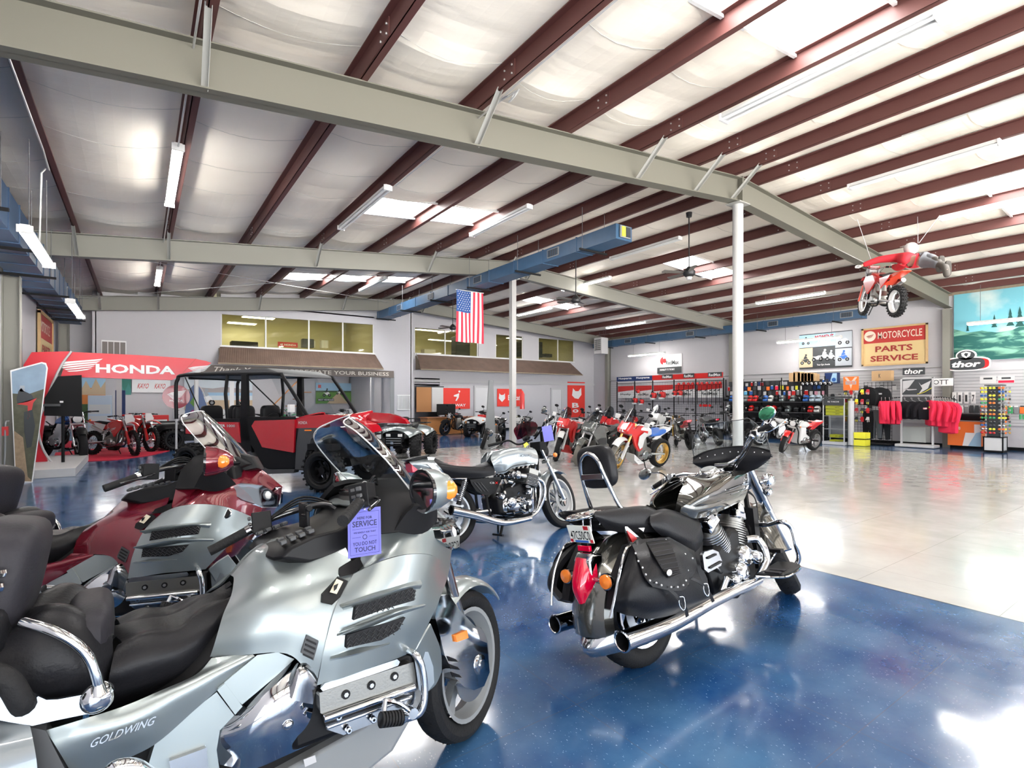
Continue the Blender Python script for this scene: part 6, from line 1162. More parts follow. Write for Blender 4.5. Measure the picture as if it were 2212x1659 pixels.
# ---------------- red side-by-side buggy ----------------
th=-54.6; near=fl(700,1062); Xd=V((math.cos(math.radians(th)),math.sin(math.radians(th)),0)); Yd=V((-Xd.y,Xd.x,0)); HU=1.49
o=thing('side_by_side_buggy','large red and black side-by-side utility vehicle with a hard roof, showing its right side','vehicle',near-Xd*HU+Yd*.66,th); UF=Fr(o.location,th); U=lambda u,v,w=.74: UF.un(u,v,-w); P=lambda n,b,par=None,**k: b.build(n,par or o,**k)
bred=mat('buggy_red',(.42,.006,.015),.16,0,coat=1)
for x,nm in ((HU,'front_wheel'),(-HU,'rear_wheel')):
    for s in (-1,1): wheel(o,nm,(x,s*.66,.36),.36,.26,.20,rubber,black,knob=1.2,spokes=7,hub=.06,disc=.14,dside=-s)
b=MB(); b.slab([(-HU-.35,.42),(-HU-.3,.60),(HU-.4,.62),(HU+.35,.55),(HU+.4,.42),(HU-.4,.30),(-HU+.4,.30)],-.45,.45,black); P('chassis',b,bevel=.02)
def sidep(n,pts,w,d,m,bv=.012):
    b=MB(); b.prism([U(u,v,w) for u,v in pts],(0,d,0),m); b.mirror(); return P(n,b,bevel=bv)
sidep('rear_body_side',[(396,905),(518,904),(521,1000),(500,1006),(462,960),(440,945),(398,938)],.70,.06,black)
sidep('bed_panel',[(401,911),(515,912),(520,957),(500,950),(482,943),(465,940),(401,937)],.73,.03,bred)
sidep('door_frame',[(520,900),(667,902),(648,925),(645,960),(636,1012),(575,1012),(557,985),(538,955),(522,950)],.72,.05,black)
dp=sidep('door_panel',[(543,920),(550,909),(637,906),(634,978),(600,972),(566,966),(556,945)],.76,.04,bred)
sidep('sill',[(500,985),(540,975),(560,1004),(578,1014),(636,1014),(634,1022),(575,1024),(505,1010)],.74,.12,dgrey,.01)
sidep('b_post',[(521,808),(532,808),(534,905),(545,985),(540,1000),(520,1000),(519,905)],.72,.06,black,.008)
P('hood',(lambda b:(b.patch([[U(640,906,.74),U(668,898,.72),U(700,893,.70),V((1.42,-.62,1.16)),V((1.72,-.55,1.06)),V((1.86,-.48,.95))],[V((.70,-.40,1.22)),V((.95,-.4,1.23)),V((1.2,-.4,1.21)),V((1.45,-.38,1.15)),V((1.72,-.3,1.05)),V((1.86,-.25,.94))],[V((.70,0,1.24)),V((.95,0,1.24)),V((1.2,0,1.22)),V((1.45,0,1.16)),V((1.72,0,1.06)),V((1.86,0,.94))]],bred,n=5,th=.02,mir=True),b)[1])(MB()))
sidep('front_fender',[(639,906),(668,898),(705,895),(745,898),(778,912),(786,924),(760,921),(722,921),(690,925),(660,935),(650,925),(639,925)],.73,.10,bred)
sidep('fender_flare',[(645,925),(690,924),(725,922),(725,930),(695,938),(672,948),(660,980),(655,1015),(637,1014),(640,960)],.76,.12,dgrey,.015)
b=MB(); b.prism([U(658,928,.765),U(673,928,.765),U(673,931,.765),U(658,931,.765)],(0,-.004,0),amber); b.mirror(); P('side_reflector',b)
b=MB(); q=U(450,919,.735); r=U(508,920,.735); b.text('PIONEER 1000',(q+r)/2+V((0,-.002,0)),r-q,(0,0,1),.045,lgrey,w=(r-q).length,bold=.01); q=U(645,913,.76); r=U(664,913,.76); b.text('HONDA',(q+r)/2+V((0,-.002,0)),r-q,(0,0,1),.05,lgrey,w=(r-q).length); b.build('side_lettering',dp)
b=MB(); zt=U(600,803,.68).z
b.body([(-1.70,zt-.05),(-1.55,zt+.01),(-.2,zt+.06),(.30,zt+.07),(.62,zt-.03),(.66,zt-.08),(.3,zt-.02),(-1.5,zt-.07)],.68,dgrey,k=.97); rf=P('roof',b,bevel=.02)
b=MB(); b.tube([U(381,905,.70),U(380,840,.70),U(384,820,.69),U(400,810,.67),U(525,808,.66),U(600,808,.66),U(614,818,.67),U(665,900,.68)],.032,black,n=10,k=4); b.mirror(); rc=P('roll_cage',b)
b=MB(); b.tube([V((-.62,-.66,1.2)),V((-.62,-.66,zt-.03)),V((-.62,0,zt-.02)),V((-.62,.66,zt-.03)),V((-.62,.66,1.2))],.03,black,k=2); b.tube([V((-1.55,-.66,zt-.08)),V((-1.62,0,zt-.07)),V((-1.55,.66,zt-.08))],.025,black,k=2); b.cyl((.66,-.66,1.22),(.66,.66,1.22),.025,black); b.tube([U(533,815,.5),U(600,880,.45)],.012,black,k=1); b.tube([U(400,815,.6),U(440,905,.6)],.010,black,k=1); P('cage_crossbar',b)
b=MB(); b.add([V((.28,-.60,zt-.03)),V((.74,-.62,1.22)),V((.74,.62,1.22)),V((.28,.60,zt-.03))],[(0,1,2,3)],screen); P('windscreen',b)
for x in (-.35,-1.15):
    for y in (-.32,.32):
        b=MB(); b.pad((x,y,.95),(.5,.5,.16),leather,e=.4); b.pad((x-.24,y,1.18),(.12,.46,.5),leather,e=.4); P('seat',b)
b=MB(); b.cyl((.25,-.3,1.02),(.05,-.3,1.16),.02,black); b.lathe([(.17,0),(.185,.012),(.17,.024),(.155,.012),(.17,0)],(.05,-.3,1.16),(-.6,0,.5),black,n=24); P('steering_wheel',b); P('dashboard',MB().body([(.2,.95),(.25,1.18),(.7,1.2),(.7,.9)],.62,black,k=.95))
b=MB(); b.box(U(629,882,.80),(.05,.12,.13),whitep); P('hang_tag',b)
b=MB()
for z_ in (.55,.68,.80,.92): b.tube([(HU+.28,-.42,z_),(HU+.47,-.32,z_),(HU+.5,0,z_),(HU+.47,.32,z_),(HU+.28,.42,z_)],.012,black,n=6,k=3)
for y in (-.32,-.12,.12,.32): b.cyl((HU+.48,y,.5),(HU+.48,y,.96),.014,black)
P('bull_bar',b); b=MB(); b.box((HU+.40,-.3,.86),(.04,.2,.08),whitep); b.mirror(); P('headlamp',b,bevel=.01); P('grille',MB().box((HU+.33,0,.72),(.1,.7,.34),black))
b=MB(); b.box((HU,-.66,.75),(.5,.22,.1),black); b.cyl((HU,-.55,.36),(HU-.1,-.4,.85),.03,black); b.cyl((HU,-.6,.36),(HU,0,.42),.03,black); b.mirror(); P('suspension',b)
# ================= signs, posters, displays =================
def board(label,cat,axis,val,px,layers,base=None,th=.02,name=None,frame=None,fw=.06):
    "flat sign on a wall plane; px=(u0,v0,u1,v1) read on the plane; layers in 0..1 units"
    f=(lambda u,v: atX(u,v,val)) if axis=='X' else (lambda u,v: atY(u,v,val))
    a,c=f(px[0],px[1]),f(px[2],px[3])
    # keep it level: use heights at both ends averaged
    R=(V((0,-1,0)) if axis=='X' else V((1,0,0))); Wd=abs((c-a).dot(R)); z1,z0=a.z,c.z
    if len(px)>4: z1,z0=px[4],px[5]
    H=z1-z0; L=V((a.x,a.y,z0)); nn=V((-1,0,0)) if axis=='X' else V((0,-1,0)); cen=L+R*Wd/2
    o=thing(name or 'wall_sign',label,cat,cen); B=lambda x,y,k=0: L+R*(x*Wd)+V((0,0,y*H))+nn*(th/2+.0015*k)-cen
    b=MB(); b.prism([B(0,0)-nn*th,B(1,0)-nn*th,B(1,1)-nn*th,B(0,1)-nn*th],nn*th,base or whitep); b.build('panel',o)
    ar=MB(); tx=MB(); k=1
    for l in layers:
        t=l[0]; k+=1
        if t=='r': ar.add([B(l[1],l[2],k),B(l[3],l[2],k),B(l[3],l[4],k),B(l[1],l[4],k)],[(0,1,2,3)],l[5])
        elif t=='p': ar.add([B(x,y,k) for x,y in l[1]],[tuple(range(len(l[1])))],l[2])
        elif t=='c': ar.add([B(l[1]+l[3]*math.cos(q*math.pi/10)*H/Wd,l[2]+l[3]*math.sin(q*math.pi/10),k) for q in range(20)],[tuple(range(20))],l[4])
        elif t=='t': tx.text(l[1],B(l[2],l[3],k),R,V((0,0,1)),l[5]*H,l[6],w=l[4]*Wd,bold=l[7] if len(l)>7 else .012,shear=l[8] if len(l)>8 else 0,d=.001)
        elif t=='b':  # tiny machine seen from the side: two wheels, body, rider
            x,y,s,m,m2=l[1:6]; q=s*H/Wd
            for dx in (-.8,.8):
                ar.add([B(x+dx*q+.42*q*math.cos(w*math.pi/6),y+.42*s*math.sin(w*math.pi/6),k) for w in range(12)],[tuple(range(12))],blackm); ar.add([B(x+dx*q+.22*q*math.cos(w*math.pi/6),y+.22*s*math.sin(w*math.pi/6),k+1) for w in range(12)],[tuple(range(12))],grey)
            for pts,mm in (([(-1.1,.75),(-.5,.5),(-.2,.1),(.3,.05),(.5,.5),(.9,.3),(.75,.75),(.4,1.0),(-.2,.8)],m),([(-.5,.8),(-.3,1.5),(.05,1.7),(.45,1.15),(.1,.95)],m2)): ar.add([B(x+p*q,y+w*s,k+1) for p,w in pts],[tuple(range(len(pts)))],mm)
            ar.add([B(x+(.1+.25*math.cos(w*math.pi/5))*q,y+(1.85+.25*math.sin(w*math.pi/5))*s,k+1) for w in range(10)],[tuple(range(10))],m2)
        elif t=='w':  # swept wing of feathers
            x,y,s,m=l[1:5]; q=s*H/Wd
            for n in range(5): ar.add([B(x+p*q,y+w*s,k) for p,w in ((-1+.12*n,.0-.13*n),(-.55+.1*n,.22-.17*n),(1.1-.12*n,.55-.2*n),(.95-.14*n,.40-.2*n),(-.4+.08*n,.10-.16*n),(-.9+.12*n,-.06-.13*n))],[tuple(range(6))],m)
    if ar.v: ar.build('artwork',o)
    if tx.v: tx.build('lettering',o)
    if frame:
        b=MB(); e=fw
        for p,q in ((B(0,0),B(1,0)),(B(1,0),B(1,1)),(B(1,1),B(0,1)),(B(0,1),B(0,0))):
            d=(q-p).normalized(); s_=nn.cross(d)*e/2; b.prism([p-d*e/2-s_,q+d*e/2-s_,q+d*e/2+s_,p-d*e/2+s_],nn*.04,frame)
        b.build('frame',o)
    return o
signr=mat('sign_red',(.42,.03,.025),.5); signc=mat('sign_cream',(.60,.45,.22),.5); letc=mat('sign_letter_cream',(.72,.62,.5),.5); letr=mat('sign_letter_maroon',(.30,.03,.025),.5); pine=mat('pine_frame',(.62,.42,.2),.6,bump=(9,.1,.75)); skyb=mat('poster_sky',(.35,.55,.72),.5); ban=mat('banner_red',(.80,.05,.035),.6); greym=mat('poster_grey',(.35,.38,.42),.5); sand=mat('poster_sand',(.55,.42,.28),.6); grn=mat('poster_green',(.12,.28,.06),.6); org=mat('poster_orange',(.62,.2,.05),.6); dk=mat('poster_dark',(.04,.045,.05),.5); dgn=mat('poster_forest',(.05,.10,.04),.6); wht=mat('print_white',(.8,.8,.8),.5)
def parts(ax,val,px,lab,z=()): return board(lab,'sign',ax,val,px+z,[('r',0,.60,1,1,signr),('c',.12,.80,.145,letc),('w',.12,.80,.09,letr),('t','MOTORCYCLE',.59,.80,.68,.19,letc,.008),('t','PARTS',.5,.43,.58,.16,letr,.03),('t','SERVICE',.5,.17,.74,.16,letr,.03)],base=signc,frame=pine)
parts('X',21.53,(1864,710,2003,788),'framed cream and red MOTORCYCLE PARTS SERVICE sign on the right wall',(4.08,2.78))
# the same on the left wall faces +X: build by hand
o=thing('wall_sign','framed cream and red PARTS SERVICE sign seen edge-on on the left wall','sign',(XL+.04,18.6,2.95)); b=MB(); b.box((0,0,0),(.04,2.3,1.5),signc); b.box((.022,0,.45),(.004,2.3,.6),signr); b.build('panel',o)
b=MB()
for y in (-1.18,1.18): b.box((.02,y,0),(.06,.08,1.6),pine)
for z in (-.78,.78): b.box((.02,0,z),(.06,2.44,.08),pine)
b.build('frame',o); b=MB(); b.text('MOTORCYCLE',(.026,-.15,.45),(0,1,0),(0,0,1),.27,letc,w=1.6); b.text('PARTS',(.024,0,-.12),(0,1,0),(0,0,1),.24,letr,w=1.4,bold=.03); b.text('SERVICE',(.024,0,-.52),(0,1,0),(0,0,1),.24,letr,w=1.75,bold=.03); b.build('lettering',o)
o=thing('poster','tall dark poster on the left wall behind the rider picture panel','poster',(XL+.02,14.9,2.2)); MB().box((0,0,0),(.02,.9,1.7),dk).build('sheet',o); b=MB(); 
for k in range(9): b.box((.012,random.uniform(-.3,.3),random.uniform(-.7,.7)),(.004,.08,.3),greym)
b.build('artwork',o)
board('motorbike collage poster reading MOMENT under a hanging strip light on the right wall','poster','X',21.56,(1727,722,1841,796,4.12,2.75),[('r',0,.62,.27,.98,skyb),('b',.13,.74,.09,wht,dk),('r',.70,.55,1,.98,greym),('b',.85,.68,.12,wht,greym),('r',.27,.55,.70,.98,skyb),('t','MOMENT',.49,.88,.36,.13,redp,.02,.1),('t','AWAITS',.49,.76,.26,.08,wht),('r',0,.05,.27,.60,sand),('b',.13,.18,.12,dk,dk),('r',.27,.05,.70,.62,dk),('b',.36,.25,.12,wht,dk),('b',.50,.27,.13,greym,wht),('b',.62,.25,.12,wht,greym),('r',.70,.05,1,.52,greym),('b',.85,.22,.12,blue,blue),('t','Your Epic Awaits',.48,.10,.25,.06,wht)],base=dk)
board('white and black RedMax sign on the right wall above the chainsaw racks','sign','X',21.56,(1420,768,1473,805,3.80,2.86),[('r',0,0,1,.33,dk),('c',.25,.68,.20,redd),('r',.25,.48,.34,.88,wht),('c',.30,.68,.12,redd),('t','RedMax',.63,.56,.52,.22,dk,.02),('t','DURABILITY TO THE MAX',.42,.20,.6,.10,wht)],base=wht)
# mural bay
mur=mat('mural_sky',(.16,.42,.50),.7); N=mur.node_tree.nodes; Lk=mur.node_tree.links; g_=N.new('ShaderNodeNewGeometry'); t_=N.new('ShaderNodeTexNoise'); t_.inputs['Scale'].default_value=.8; t_.inputs['Detail'].default_value=5; r_=N.new('ShaderNodeValToRGB'); r_.color_ramp.elements[0].position=.5; r_.color_ramp.elements[1].position=.75; r_.color_ramp.elements[0].color=(.15,.42,.50,1); r_.color_ramp.elements[1].color=(.62,.66,.6,1); Lk.new(g_.outputs['Position'],t_.inputs['Vector']); Lk.new(t_.outputs['Fac'],r_.inputs[0]); Lk.new(r_.outputs[0],N['Principled BSDF'].inputs['Base Color'])
hill=mat('mural_hills',(.01,.12,.09),.7); N=hill.node_tree.nodes; Lk=hill.node_tree.links; g_=N.new('ShaderNodeNewGeometry'); mp=N.new('ShaderNodeMapping'); mp.inputs['Scale'].default_value=(1,.8,3.5); mp.inputs['Rotation'].default_value=(.25,0,0); t_=N.new('ShaderNodeTexNoise'); t_.inputs['Scale'].default_value=1.6; t_.inputs['Detail'].default_value=7; t_.inputs['Distortion'].default_value=.8; r_=N.new('ShaderNodeValToRGB'); r_.color_ramp.elements[0].position=.48; r_.color_ramp.elements[1].position=.62; r_.color_ramp.elements[0].color=(.008,.085,.075,1); r_.color_ramp.elements[1].color=(.16,.36,.27,1); Lk.new(g_.outputs['Position'],mp.inputs[0]); Lk.new(mp.outputs[0],t_.inputs['Vector']); Lk.new(t_.outputs['Fac'],r_.inputs[0]); Lk.new(r_.outputs[0],N['Principled BSDF'].inputs['Base Color'])
o=thing('wall_mural','painted mural of blue sky over dark green wooded hills, right of the grey wall column','mural',(21.55,1.9,2.8)); MB().box((0,0,1.05),(.03,7.7,2.15),mur).build('sky',o)
b=MB(); top=[(-3.85+.35*k,.92+.10*math.sin(k*.9)+.06*math.sin(k*2.3)) for k in range(23)]; b.prism([(-.02,-3.85,-.02)]+[(-.02,y,z) for y,z in top]+[(-.02,3.85,-.02)],(-.004,0,0),hill); b.build('hills',o)
b=MB()
for k in range(16):
    y=3.5-.45*k+.2*math.sin(k*5); s=.10+.16*abs(math.sin(k*2.7)); z=.92+.06*math.sin(k)
    for j in range(4): b.add([(-.026-.001*j,y-s*.42*(1-j*.2),z+s*j*.5),(-.026-.001*j,y+s*.42*(1-j*.2),z+s*j*.5),(-.026-.001*j,y,z+s*(j*.5+.9))],[(0,2,1)],mat('mural_trees',(.005,.06,.055),.7))
b.build('trees',o)
# oval thor sign, hanging on the column
o=thing('oval_sign','black, red and white oval thor sign at the foot of the mural','sign',(21.4,5.4,2.72)); R2=lambda rx,rz,cz=0,n=28,p=1: [(0,rx*math.copysign(abs(math.cos(2*math.pi*k/n))**p,math.cos(2*math.pi*k/n)),cz+rz*math.copysign(abs(math.sin(2*math.pi*k/n))**p,math.sin(2*math.pi*k/n))) for k in range(n)]
b=MB(); b.prism(R2(.60,.22,-.05,p=.6),(-.03,0,0),wht); b.prism(R2(.26,.18,.22),(-.028,0,0),wht); b.build('panel',o)
b=MB(); b.prism([(p[0]-.032,p[1],p[2]) for p in R2(.56,.18,-.05,p=.6)],(-.003,0,0),redp); b.prism([(p[0]-.036,p[1],p[2]) for p in R2(.46,.19,-.05,p=.6)],(-.003,0,0),dk); b.prism([(p[0]-.036,p[1],p[2]) for p in R2(.22,.145,.22)],(-.003,0,0),dk)
for q in (([(-.12,.30),(0,.34),(.12,.30),(.10,.20),(0,.13),(-.10,.20)],wht,0),([(-.06,.28),(.02,.30),(.05,.24),(-.02,.17)],dk,1)): b.prism([(-.041-.003*q[2],y,z) for y,z in q[0]],(-.002,0,0),q[1])
b.build('emblem',o); b=MB(); b.text('thor',(-.042,0,-.055),(0,-1,0),(0,0,1),.2,wht,w=.72,bold=.04,shear=.2); b.build('lettering',o)
# back wall, right section
board('red banner with a white rider mark reading SEGWAY above the office desk','banner','Y',YB-.03,(956,838,1015,884,2.1,1.1),[('p',[(.40,.66),(.52,.72),(.60,.76),(.58,.55),(.50,.38),(.46,.40),(.52,.58),(.40,.60)],wht),('c',.60,.84,.05,wht),('t','SEGWAY',.5,.18,.68,.13,wht,.02)],base=ban,name='banner')
board('wide red bobcat-head banner behind the square column','banner','Y',YB-.03,(1074,839,1127,878,2.1,1.2),[('p',[(.06,.45),(.08,.75),(.14,.65),(.24,.65),(.30,.75),(.31,.45),(.19,.25)],wht),('t','Bobcat',.68,.5,.5,.3,wht,.02)],base=ban,name='banner')
board('tall red banner with a white cat head near the far right corner','banner','Y',YB-.03,(1226,824,1263,905,2.55,.55),[('p',[(.25,.62),(.30,.82),(.45,.74),(.62,.74),(.78,.84),(.80,.64),(.62,.52),(.40,.54)],wht),('t','B',.45,.34,.4,.14,wht,.03),('t','o',.45,.18,.35,.1,wht,.03)],base=ban,name='banner')
for n,(u0,u1,z1) in enumerate(((1027,1056,2.15),(1192,1212,2.1))):
    a=atY(u0,860,YB-.04); c=atY(u1,860,YB-.04); b=MB(); b.box(((a.x+c.x)/2,YB-.03,z1/2),(c.x-a.x,.05,z1),mat('door_grey_white',(.62,.62,.63),.5))
    for x in (a.x-.04,c.x+.04): b.box((x,YB-.04,z1/2),(.08,.08,z1),lgrey)
    b.box(((a.x+c.x)/2,YB-.04,z1+.04),(c.x-a.x+.16,.08,.09),lgrey); b.cyl((c.x-.12,YB-.1,1.0),(c.x-.12,YB-.05,1.0),.03,steel); struct('door_%d'%(n+1),b)
struct('trim_60',MB().box((15.8,YB-.03,2.42),(11.6,.04,.12),lgrey))
b=MB(); b.box((10.95,YB+1.6,1.2),(1.6,.05,2.4),wallm); b.box((10.8,YB+.8,2.3),(2,1.8,.05),wallm); struct('wall_office',b)
o=thing('cork_board','brown cork board above the office desk','board',(10.75,YB-.06,1.55)); MB().box((0,0,0),(.75,.03,1.15),mat('cork',(.50,.24,.10),.8)).build('cork',o); MB().box((0,-.005,.60),(.8,.04,.05),dk).build('frame',o)
o=thing('white_board','white board beside the cork board above the office desk','board',(11.45,YB-.06,1.55)); MB().box((0,0,0),(.6,.03,1.15),whitep).build('panel',o); MB().box((0,-.005,.60),(.65,.04,.05),dk).build('frame',o)
# desk, monitor, chair
o=thing('office_desk','orange-brown wooden office desk with a white oval badge on its front','desk',(11.5,21.2,0)); b=MB(); b.box((0,0,.37),(2.6,.7,.72),wood); b.build('cabinet',o,bevel=.01); MB().box((0,0,.75),(2.75,.85,.04),mat('desk_top',(.30,.12,.05),.4)).build('desk_top',o,bevel=.01); b=MB(); b.ball((.3,-.36,.45),(.3,.01,.17),whitep,n=18); b.build('badge',o)
o=thing('monitor','black monitor seen from behind on the office desk','monitor',(11.3,21.2,.77)); MB().box((0,0,.33),(.95,.05,.5),black).build('screen_back',o,bevel=.02); b=MB(); b.box((0,.05,.1),(.08,.03,.25),black); b.box((0,.05,.01),(.3,.2,.02),black); b.build('stand',o)
tag(MB().box((11.35,20.95,.87),(.12,.05,.18),whitep).build('paper_cup'),'small white box standing before the monitor on the desk','box')
def chair(x,y,h,lab):
    o=thing('office_chair',lab,'chair',(x,y,0),h); P=lambda n,b,**k: b.build(n,o,**k); P('seat',MB().pad((0,0,.47),(.5,.5,.10),black)); b=MB(); b.tube([(-.24,-.2,.55),(-.30,-.22,1.0),(-.30,.22,1.0),(-.24,.2,.55)],.014,black,k=3); P('back_frame',b); P('backrest',MB().box((-.28,0,.80),(.015,.38,.40),mat('chair_mesh',(.12,.12,.13),.7))); b=MB(); b.cyl((0,0,.06),(0,0,.45),.03,black)
    for k in range(5): a=1.257*k; b.cyl((0,0,.09),(.3*math.cos(a),.3*math.sin(a),.05),.02,black)
    P('base',b)
chair(12.9,20.8,200,'black mesh-back office chair behind the small bobber motorcycle')
tag(MB().lathe([(0,0),(.075,0),(.08,.45),(.05,.52),(.02,.56),(0,.58)],(9.72,13.25,1.25),(0,0,1),redp,n=16).build('fire_extinguisher'),'red fire extinguisher fixed to the square column','extinguisher')
o=thing('grey_post_banner','folded grey retractable banner standing left of the square column','banner',(8.75,13.9,0)); b=MB(); b.prism([(0,0,.02),(.42,0,.02),(.32,0,2.15),(.18,0,2.15)],(0,.05,0),grey); b.build('sheet',o)
board('ventilation grille low on the white pilaster','grille','Y',YA-.03,(858,862,886,890,1.75,1.1),[('r',.03+.1*k,.05,.07+.1*k,.95,grey) for k in range(10)],base=wht,name='vent_grille')
board('white-framed vent high on the back wall above the red arch','grille','Y',YA-.03,(219,741,273,775,3.45,2.85),[('r',.03+.24*k,.08,.24+.24*k,.92,mat('taupe',(.2,.18,.17),.6)) for k in range(4)],base=wht,name='vent_grille')
# mezzanine clutter
board('small red Honda wing sign inside the upper window, second pane','sign','Y',YA+.35,(600,738,643,751),[('w',.18,.5,.3,wht),('t','HONDA',.62,.45,.6,.4,wht)],base=redp)
for u,v,w_,h_,d_,m,l in ((527,745,.9,.22,.5,black,'dark plastic tray inside the leftmost upper window'),(664,742,.45,.35,.3,dk,'black box inside the third upper window pane'),(676,744,.14,.28,.2,whitep,'white canister inside the third upper window pane'),(700,744,.28,.32,.25,whitep,'white tub near the right edge of the third upper pane'),(925,760,.6,.22,.4,cream,'pale crate inside the upper window left of the flag'),(995,750,.8,1.0,.5,dk,'big dark display seen behind the flag in the upper window'),(1053,738,.5,.5,.05,grn,'dark framed hatch on the wall behind the upper window right of the flag'),(1143,755,1.4,.85,.6,dk,'dark vending cabinet behind the upper window right of the square column'),(1182,768,.5,.18,.3,dk,'small dark ornament on the sill of the right upper window')):
    Y=YA+.8 if u<850 else YB+.7; p=atY(u,v,Y); tag(MB().box(p,(w_,d_,h_),m).build('display_box',bevel=.02),l,'box')
chair(3.0,22.6,90,'chair behind the leftmost upper window') if 0 else None
# showroom interior under the mezzanine (Y 27.5)
YS=27.5
board('autumn woodland poster deep in the showroom behind the motocross bikes','poster','Y',YS,(175,828,228,905,2.5,.6),[('r',0,0,1,.4,dgn),('r',0,.4,1,.75,org),('p',[(0,.7),(.2,.9),(.4,.72),(.6,.95),(.8,.75),(1,.9),(1,.6),(0,.6)],sand),('b',.6,.3,.12,redp,dk)],base=skyb)
board('white banner with red KAYO KAYO lettering in the showroom','banner','Y',YS-.1,(285,829,368,852,2.4,1.85),[('t','KAYO',.28,.5,.3,.4,redp,.01,.5),('t','KAYO',.72,.5,.3,.4,redp,.01,.5)],base=wht,name='banner')
board('teal leafy poster left of the KAYO banner','poster','Y',YS,(256,829,283,858,2.45,1.75),[('p',[(0,0),(.3,.5),(.5,.2),(.8,.7),(1,.3),(1,0)],mat('teal',(.05,.25,.22),.6))],base=tealg)
board('wide desert landscape poster with a pale bike, seen through the buggy cab','poster','Y',YS-.05,(398,828,545,880,2.5,1.1),[('r',0,.45,1,.62,skyb),('p',[(0,.6),(.15,.72),(.4,.68),(.6,.74),(1,.62),(1,.55),(0,.55)],mat('poster_hill',(.4,.36,.36),.6)),('r',0,0,1,.3,sand),('b',.30,.22,.22,wht,greym),('r',.65,.0,.72,1,wht),('b',.85,.2,.15,redp,dk)],base=mat('poster_haze',(.62,.68,.72),.6))
board('bright green meadow poster with quad riders on the showroom wall','poster','Y',YS-.05,(682,834,759,871,2.4,1.35),[('r',0,0,1,.55,grn),('p',[(.3,0),(.9,0),(.65,.5),(.6,.5)],sand),('r',0,.55,1,.62,dgn),('b',.3,.4,.16,wht,dk),('b',.65,.48,.12,wht,dk),('r',.05,.12,.5,.24,dk),('t','BEST VEHICLES',.28,.18,.42,.08,wht),('r',.06,.75,.14,.9,redp)],base=skyb)
o=thing('parts_calendar','white wall chart with rows of small pictures behind the second motocross bike','chart',(2.4,YS-.02,1.3)); MB().box((0,0,0),(2.4,.02,1.1),whitep).build('sheet',o); b=MB()
for i in range(8):
    for j in range(5): b.box((-1.0+.26*i,-.012,-.42+.2*j),(.06,.004,.04),grey)
b.box((-.5,-.012,.5),(1.2,.004,.08),redp); b.box((.6,-.012,.5),(.9,.004,.08),green); b.build('pictures',o)
for x,y,w_,h_,m,l in ((-1.2,25.0,.7,1.7,mat('pale_blue_steel',(.5,.58,.68),.4),'pale blue steel cabinet in the showroom left of the grey post'),(-.6,25.2,.3,1.9,navy,'navy blue upright display beside the pale blue cabinet'),(.4,26.6,1.2,.9,redp,'red shelf unit in the showroom behind the motocross bikes')):
    o=thing('cabinet',l,'cabinet',(x,y,0)); MB().box((0,0,h_/2),(w_,.5,h_),m).build('carcass',o,bevel=.01); b=MB(); [b.box((0,-.255,h_*q),(w_*.9,.01,h_*.2),whitep if m is not navy else navy) for q in (.2,.45,.7)]; b.build('drawer_front',o)
b=MB(); b.box((6.3,26.5,1.35),(.06,.06,2.6),lgrey)
for k in range(6): b.box((4.9+.33*k,26.6,.25+.33*k),(.34,.8,.04),wood)
b.prism([(4.7,26.2,.9),(6.3,26.2,2.6),(6.3,26.2,2.68),(4.7,26.2,.98)],(0,.04,0),wood); tag(b.build('staircase'),'wooden staircase with a handrail rising inside the showroom','stairs')
# red arch with HONDA lettering
rh=mat('arch_red',(.60,.012,.03),.35,coat=.3); YH=15.5; o=thing('display_arch','long red HONDA display arch with white wing emblem spanning the motocross bikes','display',(-.3,YH,0)); q=lambda u,v: atY(u,v,YH)-V((-.3,YH,0))
b=MB(); b.prism([q(u,v) for u,v in ((150,760),(300,767),(422,775),(446,780),(457,784),(440,795),(400,806),(372,821),(300,819),(178,815),(140,812),(128,822))],(0,.25,0),rh); b.build('arch_beam',o,bevel=.02)
b=MB(); b.prism([q(u,v) for u,v in ((51,789),(69,761),(152,759),(130,792),(112,832),(102,870),(92,930),(88,960),(103,1000),(88,1002),(72,1003),(72,900),(60,830))],(-.0,.18,0),rh); b.v=[p+V((0,-.03,0)) for p in b.v]; b.build('arch_leg',o,bevel=.015)
b=MB(); b.tube([q(u,v)+V((0,-.06,0)) for u,v in ((155,759),(133,790),(113,832),(100,870),(88,900),(84,930),(92,965),(108,992),(127,1010))],.022,lgrey,n=8); b.build('curved_trim',o)
b=MB(); a=q(203,796); c=q(381,796); b.text('HONDA',(a+c)/2+V((0,-.012,-.02)),(1,0,0),(0,0,1),.21,wht,w=(c-a).x*.96,bold=.035); b.build('lettering',o)
b=MB()
for cx_,cz_,s_ in ((170,788,.33),(430,796,.20)):
    p=q(cx_,cz_)+V((0,-.014,0))
    for n in range(5): b.add([p+V((x*s_*1.2,-.001*n,z*s_*.85)) for x,z in ((-1+.12*n,.0-.13*n),(-.55+.1*n,.22-.17*n),(1.1-.12*n,.55-.2*n),(.95-.14*n,.40-.2*n),(-.4+.08*n,.10-.16*n),(-.9+.12*n,-.06-.13*n))],[tuple(range(6))],wht)
b.build('wing_emblem',o); b=MB(); b.add([q(422,775)+V((0,-.004,0)),q(424,775)+V((0,-.004,0)),q(396,806)+V((0,-.004,0)),q(393,806)+V((0,-.004,0))],[(0,1,2,3)],redd); b.build('seam',o)
MB().cyl(q(425,800)+V((0,.12,0)),V((q(425,800).x,.12,0)),.05,lgrey).build('post',o)
